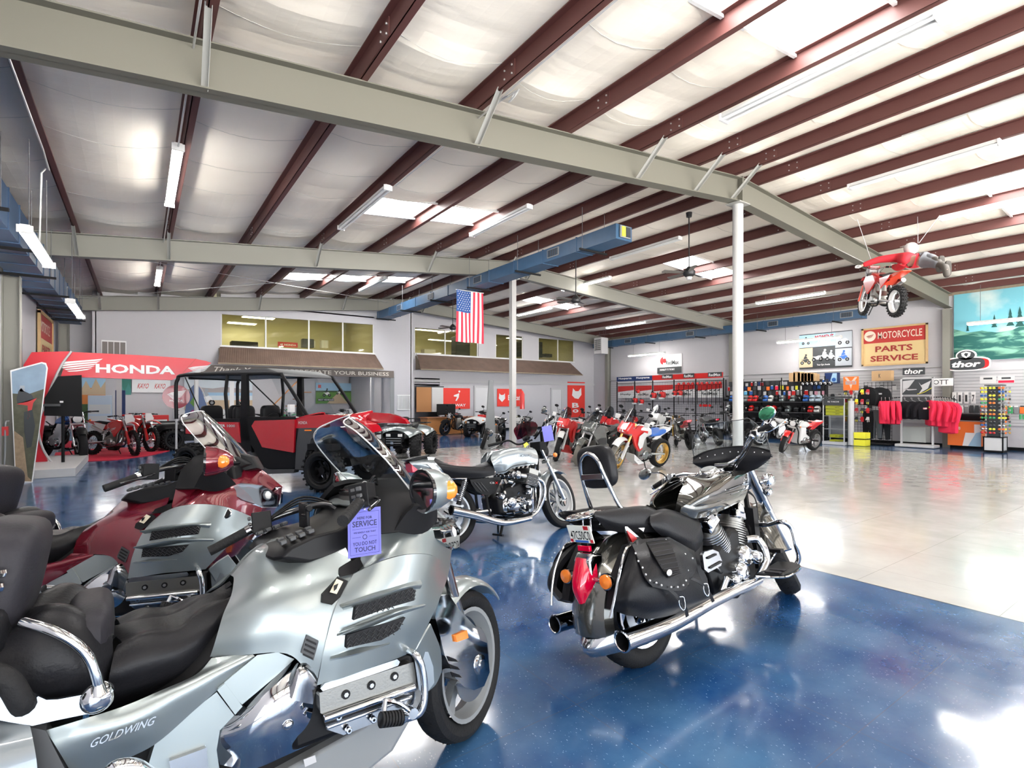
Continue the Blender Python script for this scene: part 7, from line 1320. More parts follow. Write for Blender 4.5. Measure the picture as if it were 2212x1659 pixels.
# platform, carpet, picture panel, TV
a=fl(163,1029); c=fl(187,997); b=MB(); b.box(((XL+.02+a.x)/2,(a.y+c.y)/2+.1,.085),(a.x-XL-.02,c.y-a.y+.2,.17),lgrey); tag(b.build('platform',bevel=.006),'low grey display platform against the left wall','platform')
b=MB(); P_=[fl(u,v,.004) for u,v in ((110,1003),(180,997),(250,994),(320,985),(360,976),(376,970),(360,966),(300,966),(200,970),(120,978))]; b.prism(P_,(0,0,.008),mat('red_carpet',(.50,.012,.04),.8,bump=(60,.2))); tag(b.build('carpet'),'rounded red carpet beneath the motocross bikes','carpet')
o=thing('picture_panel','tall white-edged standing panel with a photo of a dirt-bike rider on a dusty trail','display',fl(50,1043)); q=lambda u,v,d=0: atY(u,v,fl(50,1043).y)-fl(50,1043)+V((0,-d,0)); pts=[(22,800),(60,790),(90,782),(99,784),(103,795),(92,880),(70,1043),(33,1042)]
b=MB(); b.prism([q(u,v) for u,v in pts],(0,.04,0),wht); b.build('panel',o); b=MB(); b.prism([q(u,v,.002) for u,v in ((25,803),(60,793),(90,785),(98,788),(100,796),(84,930),(68,1040),(35,1039))],(0,-.001,0),mat('photo_scrub',(.13,.13,.08),.5,bump=(9,0,.3))); b.prism([q(u,v,.004) for u,v in ((25,803),(60,793),(90,785),(98,788),(100,796),(95,840),(60,852),(27,850))],(0,-.001,0),mat('photo_sky',(.30,.42,.55),.5,bump=(4,0,.6))); b.prism([q(u,v,.005) for u,v in ((30,930),(50,945),(60,1030),(67,1036),(68,1040),(35,1039))],(0,-.001,0),mat('photo_dust',(.45,.32,.2),.5,bump=(14,0,.4))); b.build('photo',o)
b=MB(); 
for pts,m in (([(40,845),(46,838),(52,845),(68,852),(74,862),(60,868),(38,872),(36,862)],dk),([(43,833),(53,833),(54,846),(43,846)],greym),([(36,873),(52,868),(80,860),(72,870),(66,900),(60,906),(60,876)],redp),([(52,890),(70,885),(76,920),(68,965),(58,968),(52,930)],dk)): b.prism([q(u,v,.007) for u,v in pts],(0,-.001,0),m)
b.build('rider_picture',o); b=MB(); b.tube([q(68,1043),q(72,1045)+V((.1,.3,0)),q(60,1043)+V((0,.5,0))],.012,lgrey); b.build('foot',o)
o=thing('tv_monitor','big black television back on a stand above the blue custom bike','television',(-1.42,14.9,1.3)); q=lambda u,v: atY(u,v,14.9)-V((-1.42,14.9,1.3)); b=MB(); b.prism([q(u,v) for u,v in ((125,813),(176,810),(177,900),(95,898),(96,860))],(0,.08,0),blackm); b.build('casing',o,bevel=.01); b=MB(); b.cyl(q(135,895)+V((0,.1,0)),V((q(135,895).x,.1,-1.12)),.03,black); b.build('stand',o); b=MB(); b.box(q(133,868)+V((0,-.005,0)),(.06,.004,.04),whitep); b.box(q(108,875)+V((0,-.06,0)),(.35,.12,.05),dgrey); b.build('connector',o)
o=thing('round_sign','round maroon wing sign on a post behind the buggy','sign',(.86,15.9,0)); q=lambda u,v: atY(u,v,15.9)-V((.86,15.9,0)); c=q(381,857); b=MB(); b.cyl(c,c+V((0,.06,0)),.30,mat('maroon',(.28,.008,.03),.3,coat=.4),n=36); b.build('disc',o); b=MB()
for n in range(5): b.add([c+V((x*.2,-.002,z*.2+.06)) for x,z in ((-1+.12*n,.0-.13*n),(-.55+.1*n,.22-.17*n),(1.1-.12*n,.55-.2*n),(.95-.14*n,.40-.2*n),(-.4+.08*n,.10-.16*n),(-.9+.12*n,-.06-.13*n))],[tuple(range(6))],wht)
b.text('HONDA',c+V((0,-.003,-.10)),(1,0,0),(0,0,1),.06,wht,w=.28); b.build('emblem',o); MB().cyl(c+V((0,.05,-.28)),V((c.x,.05,0)),.025,lgrey).build('post',o)
o=thing('feather_banner','blue feather-shaped banner with a rider picture behind the buggy cab','banner',(1.5,16.2,0)); q=lambda u,v: atY(u,v,16.2)-V((1.5,16.2,0)); b=MB(); b.prism([q(u,v) for u,v in ((398,905),(402,870),(412,838),(424,826),(436,845),(446,875),(449,905))],(0,.02,0),mat('banner_blue',(.10,.15,.28),.6)); b.build('sheet',o); b=MB(); b.add([q(u,v)+V((0,-.003,0)) for u,v in ((410,870),(418,858),(425,868),(420,880))],[(0,1,2,3)],grn); b.add([q(u,v)+V((0,-.003,0)) for u,v in ((402,900),(415,885),(440,890),(440,903))],[(0,1,2,3)],mat('banner_plum',(.25,.05,.15),.6)); b.build('artwork',o); b=MB(); b.tube([q(u,v) for u,v in ((424,826),(438,845),(448,880),(450,940))],.01,whitep); b.build('pole',o)
tag(MB().tube([(XL+.15,12.6,.05),(XL+.16,12.7,.6),(XL+.15,12.8,1.1),(XL+.15,13.1,1.15)],.012,grey).box((XL+.15,12.8,.98),(.08,.1,.16),redd).build('wall_hose'),'small red and grey wall fitting with a hanging hose at the left wall','fitting')
# ================= shop displays along the right wall =================
slat=mat('slatwall_grey',(.50,.50,.52),.6); gridm=mat('black_grid_wire',(.01,.01,.01),.4)
def slatwall(y0,y1,z0,z1,lab):
    b=MB(); b.box((XR-.03,(y0+y1)/2,(z0+z1)/2),(.04,y1-y0,z1-z0),slat); z=z0+.08
    while z<z1: b.box((XR-.052,(y0+y1)/2,z),(.006,y1-y0,.012),grey); z+=.1
    tag(b.build('slatwall'),lab,'display wall')
slatwall(6.05,13.3,.75,2.5,'grey slatwall behind the clothing racks, between the two right wall columns'); slatwall(3.2,5.75,.75,2.5,'grey slatwall right of the wall column, behind the sunglasses tower'); slatwall(19.4,21.0,.8,2.4,'short grey slatwall in the far right corner')
def Y20(u,X=20.9): return atX(u,850,X).y
# chainsaw gridwall with header boards
XG=20.9; ys=[Y20(u,XG) for u in (1333,1371,1410,1456,1503,1563)]
o=thing('grid_display','black grid display wall of power tools with blue and red header boards','display rack',(XG,(ys[0]+ys[-1])/2,0)); L=lambda y: y-(ys[0]+ys[-1])/2
b=MB()
for y in ys: b.box((0,L(y),1.25),(.04,.04,2.5),gridm); b.box((-.15,L(y),.03),(.5,.04,.05),gridm)
for z in (.25,.9,1.45,2.4): b.box((0,0,z),(.03,ys[0]-ys[-1],.025),gridm)
b.build('rack_frame',o); b=MB(); y=ys[-1]
while y<ys[0]: b.box((.0,L(y),1.4),(.006,.006,2.0),gridm); y+=.10
for k in range(20): b.box((0,0,.42+.1*k),(.006,ys[0]-ys[-1],.006),gridm)
b.build('grid_wire',o)
for k in range(5):
    y0,y1=ys[k],ys[k+1]; w_=y0-y1-.02; m=blue if k<2 else redp; yc=L((y0+y1)/2); b=MB(); b.box((-.03,yc,2.63),(.03,w_,.24),navy if k<2 else redp); 
    if k>=2: b.box((-.047,yc-w_*.22,2.66),(.01,w_*.5,.20),dk)
    h_=b.build('header_board',o); b=MB(); b.text('Husqvarna' if k<2 else 'RedMax',(-.055,yc-(0 if k<2 else w_*.22),2.65),(0,-1,0),(0,0,1),.13,wht,w=w_*(.75 if k<2 else .42),bold=.02); b.build('lettering',h_)
    b=MB(); b.box((.015,yc,1.95),(.02,w_*.92,.62),wht); b.add([(-.0,yc+w_*.46,1.95),(-.0,yc-w_*.46,2.05),(-.0,yc-w_*.46,2.26),(-.0,yc+w_*.46,2.26)],[(0,1,2,3)],redp); b.text('RedMax' if k else 'Husky',(-.001,yc,1.82),(0,-1,0),(0,0,1),.14,dk,w=w_*.6,bold=.02); b.build('backing_print',o)
def tool(lab,x,y,z,g=None):
    o=thing('leaf_blower',lab,'power tool',(x,y,z),group=g); MB().pad((0,0,0),(.26,.30,.30),redp,e=.7).build('engine_housing',o); MB().pad((-.08,0,-.17),(.2,.28,.10),whitep,e=.7).build('fuel_tank',o); b=MB(); b.tube([(-.05,-.1,.1),(-.12,0,.2),(-.05,.1,.1)],.015,black,n=6); b.cyl((-.1,.05,-.02),(-.15,.05,-.02),.07,dk); b.build('handle',o); return o
t0=tool('red leaf blower hanging on the power tool grid, first from the blue headers',XG-.2,Y20(1418),1.75)
for u,z,s in ((1437,1.78,1.05),(1464,1.85,.8),(1475,1.85,.8),(1378,1.5,.9),(1392,1.45,.8),(1384,1.95,.6)): dup(t0,(XG-.2,Y20(u),z),'red power tool hanging on the grid wall near the red headers',scale=(s,s,s),group='red power tools on the grid wall')
t1=thing('string_trimmer','red-headed string trimmer hanging in the row beneath the right red headers','power tool',(XG-.1,Y20(1480),2.3),group='string trimmers on the grid wall'); MB().pad((0,0,0),(.14,.11,.13),redp,e=.7).build('motor',t1); b=MB(); b.cyl((0,0,0),(0,.02,-.95),.012,black); b.cyl((0,.02,-.3),(-.08,.06,-.33),.02,black); b.build('shaft',t1)
for u in (1469,1490,1499,1510,1519,1530,1541,1550,1558): dup(t1,(XG-.1,Y20(u),2.28),'red-headed string trimmer hanging in the row beneath the right red headers',group='string trimmers on the grid wall')
h0=thing('ear_muffs','red ear muffs hanging low on the power tool grid','ear muffs',(XG-.06,Y20(1520),1.28),group='red ear muffs low on the grid'); MB().cyl((0,-.09,0),(-.06,-.09,0),.06,redp).build('cup',h0); MB().cyl((0,.09,0),(-.06,.09,0),.06,redp).build('cup',h0); MB().tube([(-.03,-.09,.05),(-.03,0,.13),(-.03,.09,.05)],.008,black).build('band',h0); dup(h0,(XG-.06,Y20(1532),1.28),'red ear muffs hanging low on the power tool grid',group='red ear muffs low on the grid')
# black accessory shelving
XS=20.5; ya,yb=Y20(1568,XS),Y20(1782,XS); yc=(ya+yb)/2; o=thing('display_shelving','long black shelving full of helmets and packaged accessories behind the round column','shelving',(XS,yc,0)); b=MB(); b.box((.25,0,1.15),(.03,ya-yb,2.3),mat('black_peg_panel',(.035,.035,.04),.7)); b.build('back_panel',o)
for z in (.2,.62,1.05,1.45): MB().box((.02,0,z),(.5,ya-yb,.03),dgrey).build('shelf',o)
for k in range(6): MB().box((.0,(ya-yb)*(k/5-.5),1.2),(.03,.03,2.4),black).build('upright',o)
cols=[redp,whitep,blue,dk,grey,yellow,pinkr,lgrey,green,orange,wht,navy,mat('sky_blue_pack',(.15,.5,.75),.5),mat('pink_pack',(.75,.35,.45),.5)]
pk0=[]
for i,m in enumerate(cols):
    q=thing('hanging_pack','x','packaged accessory',(0,0,-50-i)); MB().box((0,0,0),(.03,.10,.15),m).build('pack',q,bevel=.006); MB().box((-.0,0,.09),(.005,.08,.035),dk if i%2 else wht).build('header_card',q); pk0.append(q)
GP='small hanging packs on the black display shelving'; n=0; used=set()
def pack(i,loc,lab,g,s=(1,1,1)):
    q=pk0[i]
    if i not in used: used.add(i); q.location=V(loc); q.scale=s; q['label']=lab; q['group']=g; return q
    return dup(q,loc,lab,group=g,scale=s)
rnd=random.Random(5)
for z in (2.18,2.0,1.80,1.62):
    y=yb+.08
    while y<ya-.05:
        if not (z>2.1 and Y20(1765,XS)<y<Y20(1700,XS)):
            s=rnd.uniform(.8,1.4); pack(rnd.choice([0,1,3,3,4,3,7,9,5,11,3,2,6,10] if z>1.9 else [3,3,0,4,12,13,1,2,7]),(XS+.18+rnd.uniform(-.12,.02),y,z+rnd.uniform(-.02,.02)),'small packaged accessory hanging on the black shelving behind the round column',GP,(1,s,rnd.uniform(.8,1.1)))
        y+=rnd.uniform(.13,.24)
bx0=tag(MB().box((0,0,0),(.28,.24,.34),cardb).build('cardboard_box',bevel=.004),'cardboard box in the row on top of the black shelving','box','cardboard boxes on top of the shelving'); bx0.location=(XS+.1,Y20(1712,XS),2.4)
for u,s in ((1722,1.1),(1731,1),(1738,.9),(1745,.95),(1752,.9),(1758,.8)):
    c=bx0.copy(); COL.objects.link(c); c.location=(XS+.1,Y20(u,XS),2.23+.17*s); c.scale=(1,s,s)
def helmet(m,m2,loc,hd,lab,g=None):
    o=thing('helmet',lab,'helmet',loc,hd,group=g); b=MB(); b.ball((0,0,.13),(.14,.115,.13),m,n=16); b.box((.03,0,.06),(.2,.19,.11),m); b.build('shell',o,bevel=.04); MB().ball((.045,0,.14),(.105,.10,.055),m2,n=14).build('visor',o); return o
hs=[helmet(m,m2,(0,0,-80-i),180,'x') for i,(m,m2) in enumerate(((whitep,black),(silver,black),(black,dk),(redp,black),(blue,black),(grey,dk),(mat('ice_blue',(.4,.5,.6),.3),dk),(black,blackg)))]; hu=set()
def hel(i,loc,lab,g):
    if i not in hu: hu.add(i); hs[i].location=V(loc); hs[i]['label']=lab; hs[i]['group']=g
    else: dup(hs[i],loc,lab,group=g)
rnd=random.Random(9)
for z,us in ((1.465,(1572,1582,1612,1622,1633,1645,1655,1666,1678,1690,1714,1728,1742,1756,1769)),(1.065,(1574,1586,1612,1624,1636,1648,1660,1672,1686,1703,1722,1738,1752,1766)),(.635,(1614,1630,1650,1672,1700,1722,1745,1765)),(.215,(1650,1700,1730,1760))):
    for k,u in enumerate(us): hel((1 if u in (1690,1714,1703) else rnd.choice([2,7,3,2,5,4,7,2,0])) if u not in (1756,1769) else 6,(XS-.08,Y20(u,XS-.08),z),'motorcycle helmet standing on the black shelving behind the round column','helmets on the black shelving')
b=MB()
for k in range(7): b.ball((0,-.5+.16*k,0),(.1,.09,.08),blackg,n=10); 
b.tube([(0,-.5,.03),(0,.5,.03)],.02,black,k=1); o=b.build('goggle_bar'); o.location=(XS-.1,Y20(1765,XS),2.12); tag(o,'row of glossy black helmets and goggles hung over the right end of the shelving','goggles')
# signs standing on the slatwall top
board('blue and white boxed-part carton standing on the slatwall','box','X',21.3,(1784,810,1812,830,2.55,2.15),[('p',[(.45,.3),(.62,.95),(.95,.95),(.95,.1),(.5,.1)],skyb),('c',.72,.35,.18,blue)],base=navy,th=.2,name='carton')
board('orange sign board reading TORX above the glove rack','sign','X',20.0,(1822,814,1855,843),[('p',[(.08,.95),(.25,.95),(.5,.6),(.75,.95),(.92,.95),(.6,.45),(.5,.1),(.4,.45)],mat('peach',(.75,.55,.45),.5)),('r',.15,.42,.85,.68,greym),('t','TORX',.5,.55,.6,.2,orange,.02)],base=orange)
board('long cardboard carton with a small black K on the slatwall top','box','X',21.3,(1886,809,1928,826,2.55,2.2),[('t','K',.42,.5,.1,.4,dk,.02)],base=cardb,th=.25,name='carton')
board('black header sign with slanted white thor lettering behind the jersey rack','sign','X',21.4,(1950,808,1998,817,2.62,2.38),[('t','thor',.5,.5,.85,.75,wht,.03,.2)],base=dk)
board('white SCOTT sign with black letters beside the jersey rack','sign','X',20.9,(1998,833,2059,844,2.22,1.98),[('t','SCOTT',.42,.5,.85,.62,dk,.005)],base=wht)
for k,(u,t) in enumerate(((2057,'6'),(2069,'I'),(2083,'-'),(2098,'7'))): board(['race plate bearing a black six on the right slatwall','blank race plate next to the six','race plate with a dash on the right slatwall','race plate bearing a black seven on the right slatwall'][k],'number plate','X',21.45,(u,848,u+9,864,1.78,1.42),[('t',t,.5,.45,.55,.6,dk,.03)],base=wht,name='number_plate')
rnd=random.Random(3)
for k in range(22): pack(rnd.choice([4,3,7,10,1]),(XR-.12,rnd.uniform(6.3,9.4),rnd.choice([1.3,1.65,1.95])),'small grey part package hanging on the slatwall behind the clothing racks','packs on the middle slatwall',(1,1.3,1))
for k in range(16): pack(rnd.choice([4,8,10,3,9]),(XR-.12,3.6+.13*k,1.22+(k%2)*.0),'small green and white package in the row on the right slatwall','packs on the right slatwall',(1,1.1,1.3))
# yellow boxes in a glass case
a=fl(1783,961); c=fl(1838,961); cx_,cy_=(a.x+c.x)/2+.15,(a.y+c.y)/2+.1; o=thing('display_case','narrow glass display case with a silver roll beside it, holding yellow shoe boxes','display case',(cx_,cy_,0)); b=MB(); H_=1.62
for x in (-.25,.25):
    for y in (-.33,.33): b.box((x,y,H_/2),(.03,.03,H_),lgrey)
b.box((0,0,.06),(.56,.72,.10),lgrey); b.box((0,0,H_),(.56,.72,.06),dk); b.build('case_frame',o); b=MB(); b.box((-.25,0,H_/2),(.006,.66,H_-.1),screen); b.box((0,-.33,H_/2),(.5,.006,H_-.1),screen); b.build('glass_side',o)
b=MB(); b.box((-.27,0,H_-.16),(.01,.66,.22),dk); b.text('RS TAICHI',(-.277,0,H_-.15),(0,-1,0),(0,0,1),.05,wht,w=.35); b.build('header',o)
for z in (.55,1.0): MB().box((0,0,z-.02),(.5,.66,.012),lgrey).build('shelf',o)
ybx=None
for k,(z,dx) in enumerate(((1.06,0),(1.17,.0),(1.28,-.02),(1.39,0),(.30,.0),(.12,0))):
    o2=thing('yellow_box',['lowest yellow box of the upper stack in the glass case','second yellow box from below in the upper stack of the glass case','third yellow box from below in the glass case','top yellow box of the stack in the glass case','yellow box alone near the bottom of the glass case','yellow box on the floor of the glass case'][k],'box',(cx_+dx,cy_,z)); MB().box((0,0,0),(.40,.56 if k<4 else .3,.10),yellow).build('carton',o2,bevel=.004); b=MB(); b.text('alpina',(-.203,-.1,0),(0,-1,0),(0,0,1),.035,dk,w=.14,bold=.02); b.build('lettering',o2)
o=tag(MB().cyl((cx_-.1,cy_-.48,.02),(cx_-.1,cy_-.48,1.5),.09,lgrey).build('silver_roll'),'upright silver wrapped roll standing right of the yellow box case','roll')
for k in range(2): tag(MB().box((cx_+.05,cy_-.75,.11+.24*k),(.4,.34,.2),yellow).build('yellow_box',bevel=.005),['lower yellow box on the floor right of the silver roll','upper yellow box stacked right of the silver roll'][k],'box')
# gloves on a grid
o=thing('glove_grid','black wire grid stand hung with gloves beside the glass case','display rack',(20.15,8.0,0)); b=MB()
for k in range(9): b.box((0,-.4+.1*k,.95),(.008,.008,1.8),gridm)
for k in range(19): b.box((0,0,.1+.1*k),(.008,.8,.008),gridm)
b.build('grid_wire',o)
g0=None; gm=[mat('glove_red',(.5,.03,.05),.7),yellow,whitep,redp,dk]
for i,m in enumerate(gm):
    for j in range(4):
        y=7.7+.17*((i+j)%5)-.05; z=(1.78,1.45,1.15,.85)[j]; o2=thing('glove',['red','yellow','white','bright red','black'][i]+' glove hanging on the grid stand in the '+['top','second','third','lowest'][j]+' row','glove',(20.04,y,z)); b=MB(); b.box((0,0,.06),(.03,.09,.10),m,tp=.85)
        for f in range(4): b.cyl((0,-.033+.022*f,.01),(0,-.036+.024*f,-.07+.008*abs(f-1.5)),.011,gm[(i+2)%5] if f%2 else m,n=6)
        b.cyl((0,.045,.06),(0,.065,-.0),.012,m,n=6); b.build('glove_body',o2)
# garments
def garment(n,lab,loc,hd,m,m2,L=.75,sl=.62,g=None,w=.28,pant=False):
    o=thing(n,lab,'clothing',loc,hd,group=g); b=MB()
    if pant: b.body([(-.17,0),(.17,0),(.19,-.3),(.17,-.95),(.06,-.97),(.01,-.35),(-.05,-.97),(-.17,-.95),(-.19,-.3)],.05,m,k=.93)
    else: b.body([(-.08,.0),(.08,.0),(.19,-.05),(w*.85,-.16),(w*.75,-L),(0,-L-.03),(-w*.75,-L),(-w*.85,-.16),(-.19,-.05)],.06,m,k=.92)
    b.build('body',o,bevel=.01)
    if not pant:
        b=MB()
        for s in (-1,1): b.tube([(s*.19,0,-.08),(s*.28,.02*s,-.22),(s*.31,.03,-.45),(s*.29,.05,-sl)],lambda t:.07-.025*t,m,n=8)
        b.build('sleeve',o)
        b=MB(); b.box((0,-.064,-.22),(.20,.004,.05),m2); b.box((.0,.064,-.22),(.20,.004,.05),m2); b.build('chest_print',o)
    MB().tube([(-.17,0,-.03),(0,0,.04),(.0,0,.1),(.03,0,.12),(.03,0,.09)],.005,lgrey,n=5,k=3).build('hanger',o); return o
jx=20.15; a=fl(1935,966); c=fl(2022,968); o=thing('clothing_rack','free-standing silver clothing rack with a picture header and red jerseys on both arms','clothing rack',((a.x+c.x)/2+.1,(a.y+c.y)/2,0)); rc=o.location.copy(); b=MB(); b.box((0,0,.06),(.55,1.05,.09),lgrey); b.build('base',o,bevel=.02); b=MB()
for y in (-.42,.42): b.box((0,y,1.15),(.05,.05,2.2),lgrey)
b.box((0,0,2.24),(.05,.9,.04),lgrey); b.build('post',o); b=MB(); b.box((0,0,1.55),(.04,.86,.18),dgrey); b.tube([(0,.42,1.62),(-.05,.75,1.58),(-.1,.95,1.52)],.015,black); b.tube([(0,-.42,1.62),(-.05,-.8,1.6),(-.1,-1.05,1.52)],.015,black); b.build('arm',o)
b=MB(); b.box((0,0,1.95),(.03,.82,.52),lgrey); b.box((-.017,0,1.95),(.004,.80,.50),dk)
for pts in ([(-.38,2.15),(-.05,2.18),(-.2,1.95),(-.3,1.85),(-.38,1.75)],[(.05,2.1),(.12,2.0),(.38,2.15),(.3,1.9),(.05,1.72),(.15,1.9)],[(-.36,1.9),(-.2,1.88),(.0,1.88),(.0,1.86),(-.22,1.84)]): b.add([(-.021,-y,z) for y,z in pts],[tuple(range(len(pts)))],lgrey)
b.tube([(-.02,-.02,1.72),(-.02,-.2,1.78),(-.02,-.4,1.92)],.008,yellow,n=4); b.build('picture_header',o)
for k in range(5): garment('jersey','red jersey hanging on the left arm of the silver clothing rack',rc+V((-.08-.02*k,.50+.11*k,1.50)),180+rnd.uniform(0,30),pinkr,wht,g='red jerseys on the left arm')
for k in range(9): garment('jersey','red jersey hanging on the right arm of the silver clothing rack',rc+V((-.08-.02*k,-.38-.07*k,1.52-.006*k)),rnd.uniform(15,45)+k*3,pinkr,wht if k%2 else yellow,L=.78 if k<6 else .95,g='red jerseys on the right arm')
for k in range(4): garment('jersey','black and maroon jersey hanging in the middle of the silver clothing rack',rc+V((-.12,.28-.19*k,1.48)),95+8*k,mat('black_cloth',(.012,.011,.014),.85),[wine,yellow,wht,wine][k],L=.55,sl=.5,g='dark jerseys in the middle of the rack')
blc=mat('jacket_black_textile',(.014,.015,.017),.75,bump=(25,.4)); gyc=mat('jacket_grey_textile',(.09,.10,.11),.75,bump=(25,.4))
o=thing('grid_stand','tall black wire grid stand carrying riding jackets and trousers','display rack',(20.75,7.62,0)); b=MB()
for k in range(8): b.box((0,-.42+.12*k,1.1),(.01,.01,2.1),gridm)
for k in range(18): b.box((0,0,.1+.12*k),(.01,.86,.01),gridm)
b.box((-.1,0,.03),(.6,.9,.03),gridm); b.build('grid_wire',o)
garment('jacket','black riding jacket hanging upper left on the tall grid stand',(20.6,7.85,1.98),75,blc,gyc,L=.62,w=.34); garment('jacket','black riding jacket with a pale chest stripe, upper right on the tall grid stand',(20.6,7.5,1.96),80,blc,lgrey,L=.62,w=.36)
garment('trousers','black riding trousers hanging lower left on the tall grid stand',(20.6,7.84,1.15),80,blc,gyc,pant=True); garment('trousers','grey-panelled riding trousers hanging lower middle on the tall grid stand',(20.58,7.6,1.18),85,gyc,blc,pant=True); garment('trousers','black riding trousers hanging lower right on the tall grid stand',(20.6,7.38,1.15),95,blc,gyc,pant=True)
# boxes on the floor by the wall
board('orange and white carton printed RAINSUITS low against the right wall','box','X',21.0,(2053,912,2125,944,.86,.12),[('r',0,0,.45,1,orange),('t','Rain Suits',.22,.75,.34,.16,wht),('p',[(.45,0),(.6,.9),(1,.9),(1,0)],wht),('r',.45,.55,.8,.9,orange),('p',[(.62,.0),(.85,.55),(1,.6),(1,0)],skyb)],base=orange,th=.5,name='carton')
tag(MB().pad((21.0,4.95,1.0),(.45,1.3,.22),black,e=.5).build('cargo_bag'),'flat black bag lying on the orange carton by the right wall','bag'); tag(MB().box((20.9,6.6,.4),(.4,.7,.5),mat('grey_carton',(.40,.43,.42),.7)).build('storage_box',bevel=.01),'grey storage box standing behind the clothing rack','box')
# sunglasses tower
a=fl(2120,974); o=thing('sunglasses_tower','tall four-sided rotating tower of sunglasses on a white base by the mural','display tower',(20.45,4.5,0)); tw=V((20.45,4.5,0)); b=MB(); b.box((0,0,.24),(.42,.42,.42),whitep); b.box((0,0,.04),(.44,.44,.05),black); b.box((0,0,.45),(.46,.46,.03),black)
for s in (-1,1):
    for t in (-1,1): b.box((s*.21,t*.21,.24),(.03,.03,.42),black)
b.build('base',o); b=MB()
for s in (-1,1):
    for t in (-1,1): b.box((s*.17,t*.17,1.2),(.025,.025,1.5),lgrey)
b.box((0,0,1.2),(.30,.30,1.45),dk); b.build('pillar',o); b=MB(); b.box((-.05,.15,2.12),(.02,.36,.22),whitep); b.box((-.05,-.25,2.12),(.02,.36,.22),whitep); b.box((-.062,.15,2.16),(.004,.2,.05),dk); b.box((-.062,-.25,2.16),(.004,.2,.05),dk); b.box((-.062,-.25,2.06),(.004,.34,.07),pinkr); b.box((0,0,1.96),(.4,.4,.03),dk); b.build('header_sign',o)
sg=[]
for i,m in enumerate((blackg,redp,yellow,blue,chrome,orange,green,grey,gold,dk)):
    q=thing('sunglasses','x','sunglasses',(0,0,-70-i)); b=MB()
    for s in (-1,1): b.ball((-.01,s*.04,0),(.014,.036,.032),m,n=8)
    b.cyl((-.01,-.012,.006),(-.01,.012,.006),.004,dk,n=5); b.build('lens',q); b=MB()
    for s in (-1,1): b.cyl((0,s*.062,.008),(.11,s*.05,-.01),.003,m,n=4)
    b.build('temple',q); sg.append(q)
su=set(); rnd=random.Random(2)
for face in range(3):
    ang=(0,math.pi/2,-math.pi/2)[face]
    for r_ in range(13):
        for c_ in range(3 if face==0 else 3):
            i=rnd.randrange(10); loc=tw+Matrix.Rotation(ang,3,'Z')@V((-.26-.05*(c_%2),-.19+.19*c_,.58+.108*r_)); lab='pair of sunglasses on the rotating tower by the mural, '+(('face toward the room','left side face','right side face')[face])
            if i not in su: su.add(i); q=sg[i]; q.location=loc; q.rotation_euler=(0,0,ang)
            else: q=dup(sg[i],loc,lab,rotz=ang)
            q['label']=lab; q['group']='sunglasses on the tower, face %s'%('front','left','right')[face]
for i in range(3): tag(MB().cyl((20.4,3.95-.07*i,.98),(20.4,3.95-.07*i,1.12),.028,green).build('spray_can'),['first','second','third'][i]+' green spray can right of the sunglasses tower','can')
# ================= hanging dirt bike and mannequin rider =================
def D(u,v,d):
    a=(u-1106)/F; return V(((a*_c+_s)*d,(-a*_s+_c)*d,CAMH-(v-V0)/F*d))
rc_=D(1935,650,11.4); fc_=D(1868,650,12.75); X_=(fc_-rc_); X_.normalize(); Y_=V((0,0,1)).cross(X_).normalized(); Z_=X_.cross(Y_); mid=(rc_+fc_)/2-Z_*.34
MT=Matrix(((X_.x,Y_.x,Z_.x,mid.x),(X_.y,Y_.y,Z_.y,mid.y),(X_.z,Y_.z,Z_.z,mid.z),(0,0,0,1)))
hb_=bike('dirt','red and white dirt bike hung by cables from the roof, ridden by a mannequin',(14,5,0),(13,4,0),redp,mat('tail_orange_red',(.75,.06,.02),.4),whitep,lean=0,steer=-8,mirrors=False,rimm=whitep,det=1,tilt=MT)
def cable(a,b_,lab): tag(MB().cyl(a,b_,.006,lgrey,n=5).build('cable'),lab,'cable')
hbp=MT@V((.42,0,1.12)); cable(hbp,V((13.2,5.25,zr(13.2))),'hanging cable from the bars straight up to a purlin'); cable(hbp,V((12.6,6.4,zr(12.6))),'hanging cable from the bars sloping left up to a purlin'); cable(D(1985,525,11.5),D(2030,465,11.3),'hanging cable sloping up right from the mannequin'); cable(D(1983,525,11.5),D(1982,462,11.9),'vertical hanging cable above the mannequin')
def skin(name,pts,edges,m,parent=None,sub=2):
    me=bpy.data.meshes.new(name); me.from_pydata([tuple(p[0]) for p in pts],edges,[]); ob=bpy.data.objects.new(name,me); COL.objects.link(ob); me.materials.append(m)
    if parent: ob.parent=parent
    s=ob.modifiers.new('sk','SKIN'); s.use_smooth_shade=True
    for i,p in enumerate(pts):
        r=p[1]; d=me.skin_vertices[0].data[i]; d.radius=r if hasattr(r,'__len__') else (r,r); d.use_root=(i==0)
    q=ob.modifiers.new('ss','SUBSURF'); q.levels=sub; q.render_levels=sub; return ob
GR=MT@V((.33,-.36,1.13)); GL=MT@V((.33,.36,1.13)); base=D(1960,565,11.75)
pel=D(1986,563,11.45); chest=D(1955,565,11.75); neck=D(1957,550,11.82); sR=D(1950,573,11.62); sL_=D(1943,556,11.95); head=D(1968,537,11.82)
kR=D(2013,568,11.1); aR=D(2040,574,10.75); tR=D(2046,586,10.62); kL=D(2005,556,11.3); aL=D(2026,563,10.95); tL=D(2030,576,10.85); eR=(sR+GR)/2+V((0,0,-.06)); eL=(sL_+GL)/2+V((0,0,.06))
R_=V(pel); rel=lambda p: V(p)-R_
o=thing('mannequin_person','mannequin rider in red jersey and white helmet stretched out above the hanging dirt bike','person',R_)
ed=[(0,1),(1,2),(1,3),(3,4),(4,5),(1,6),(6,7),(7,8),(0,9),(9,10),(10,11),(0,12),(12,13),(13,14)]
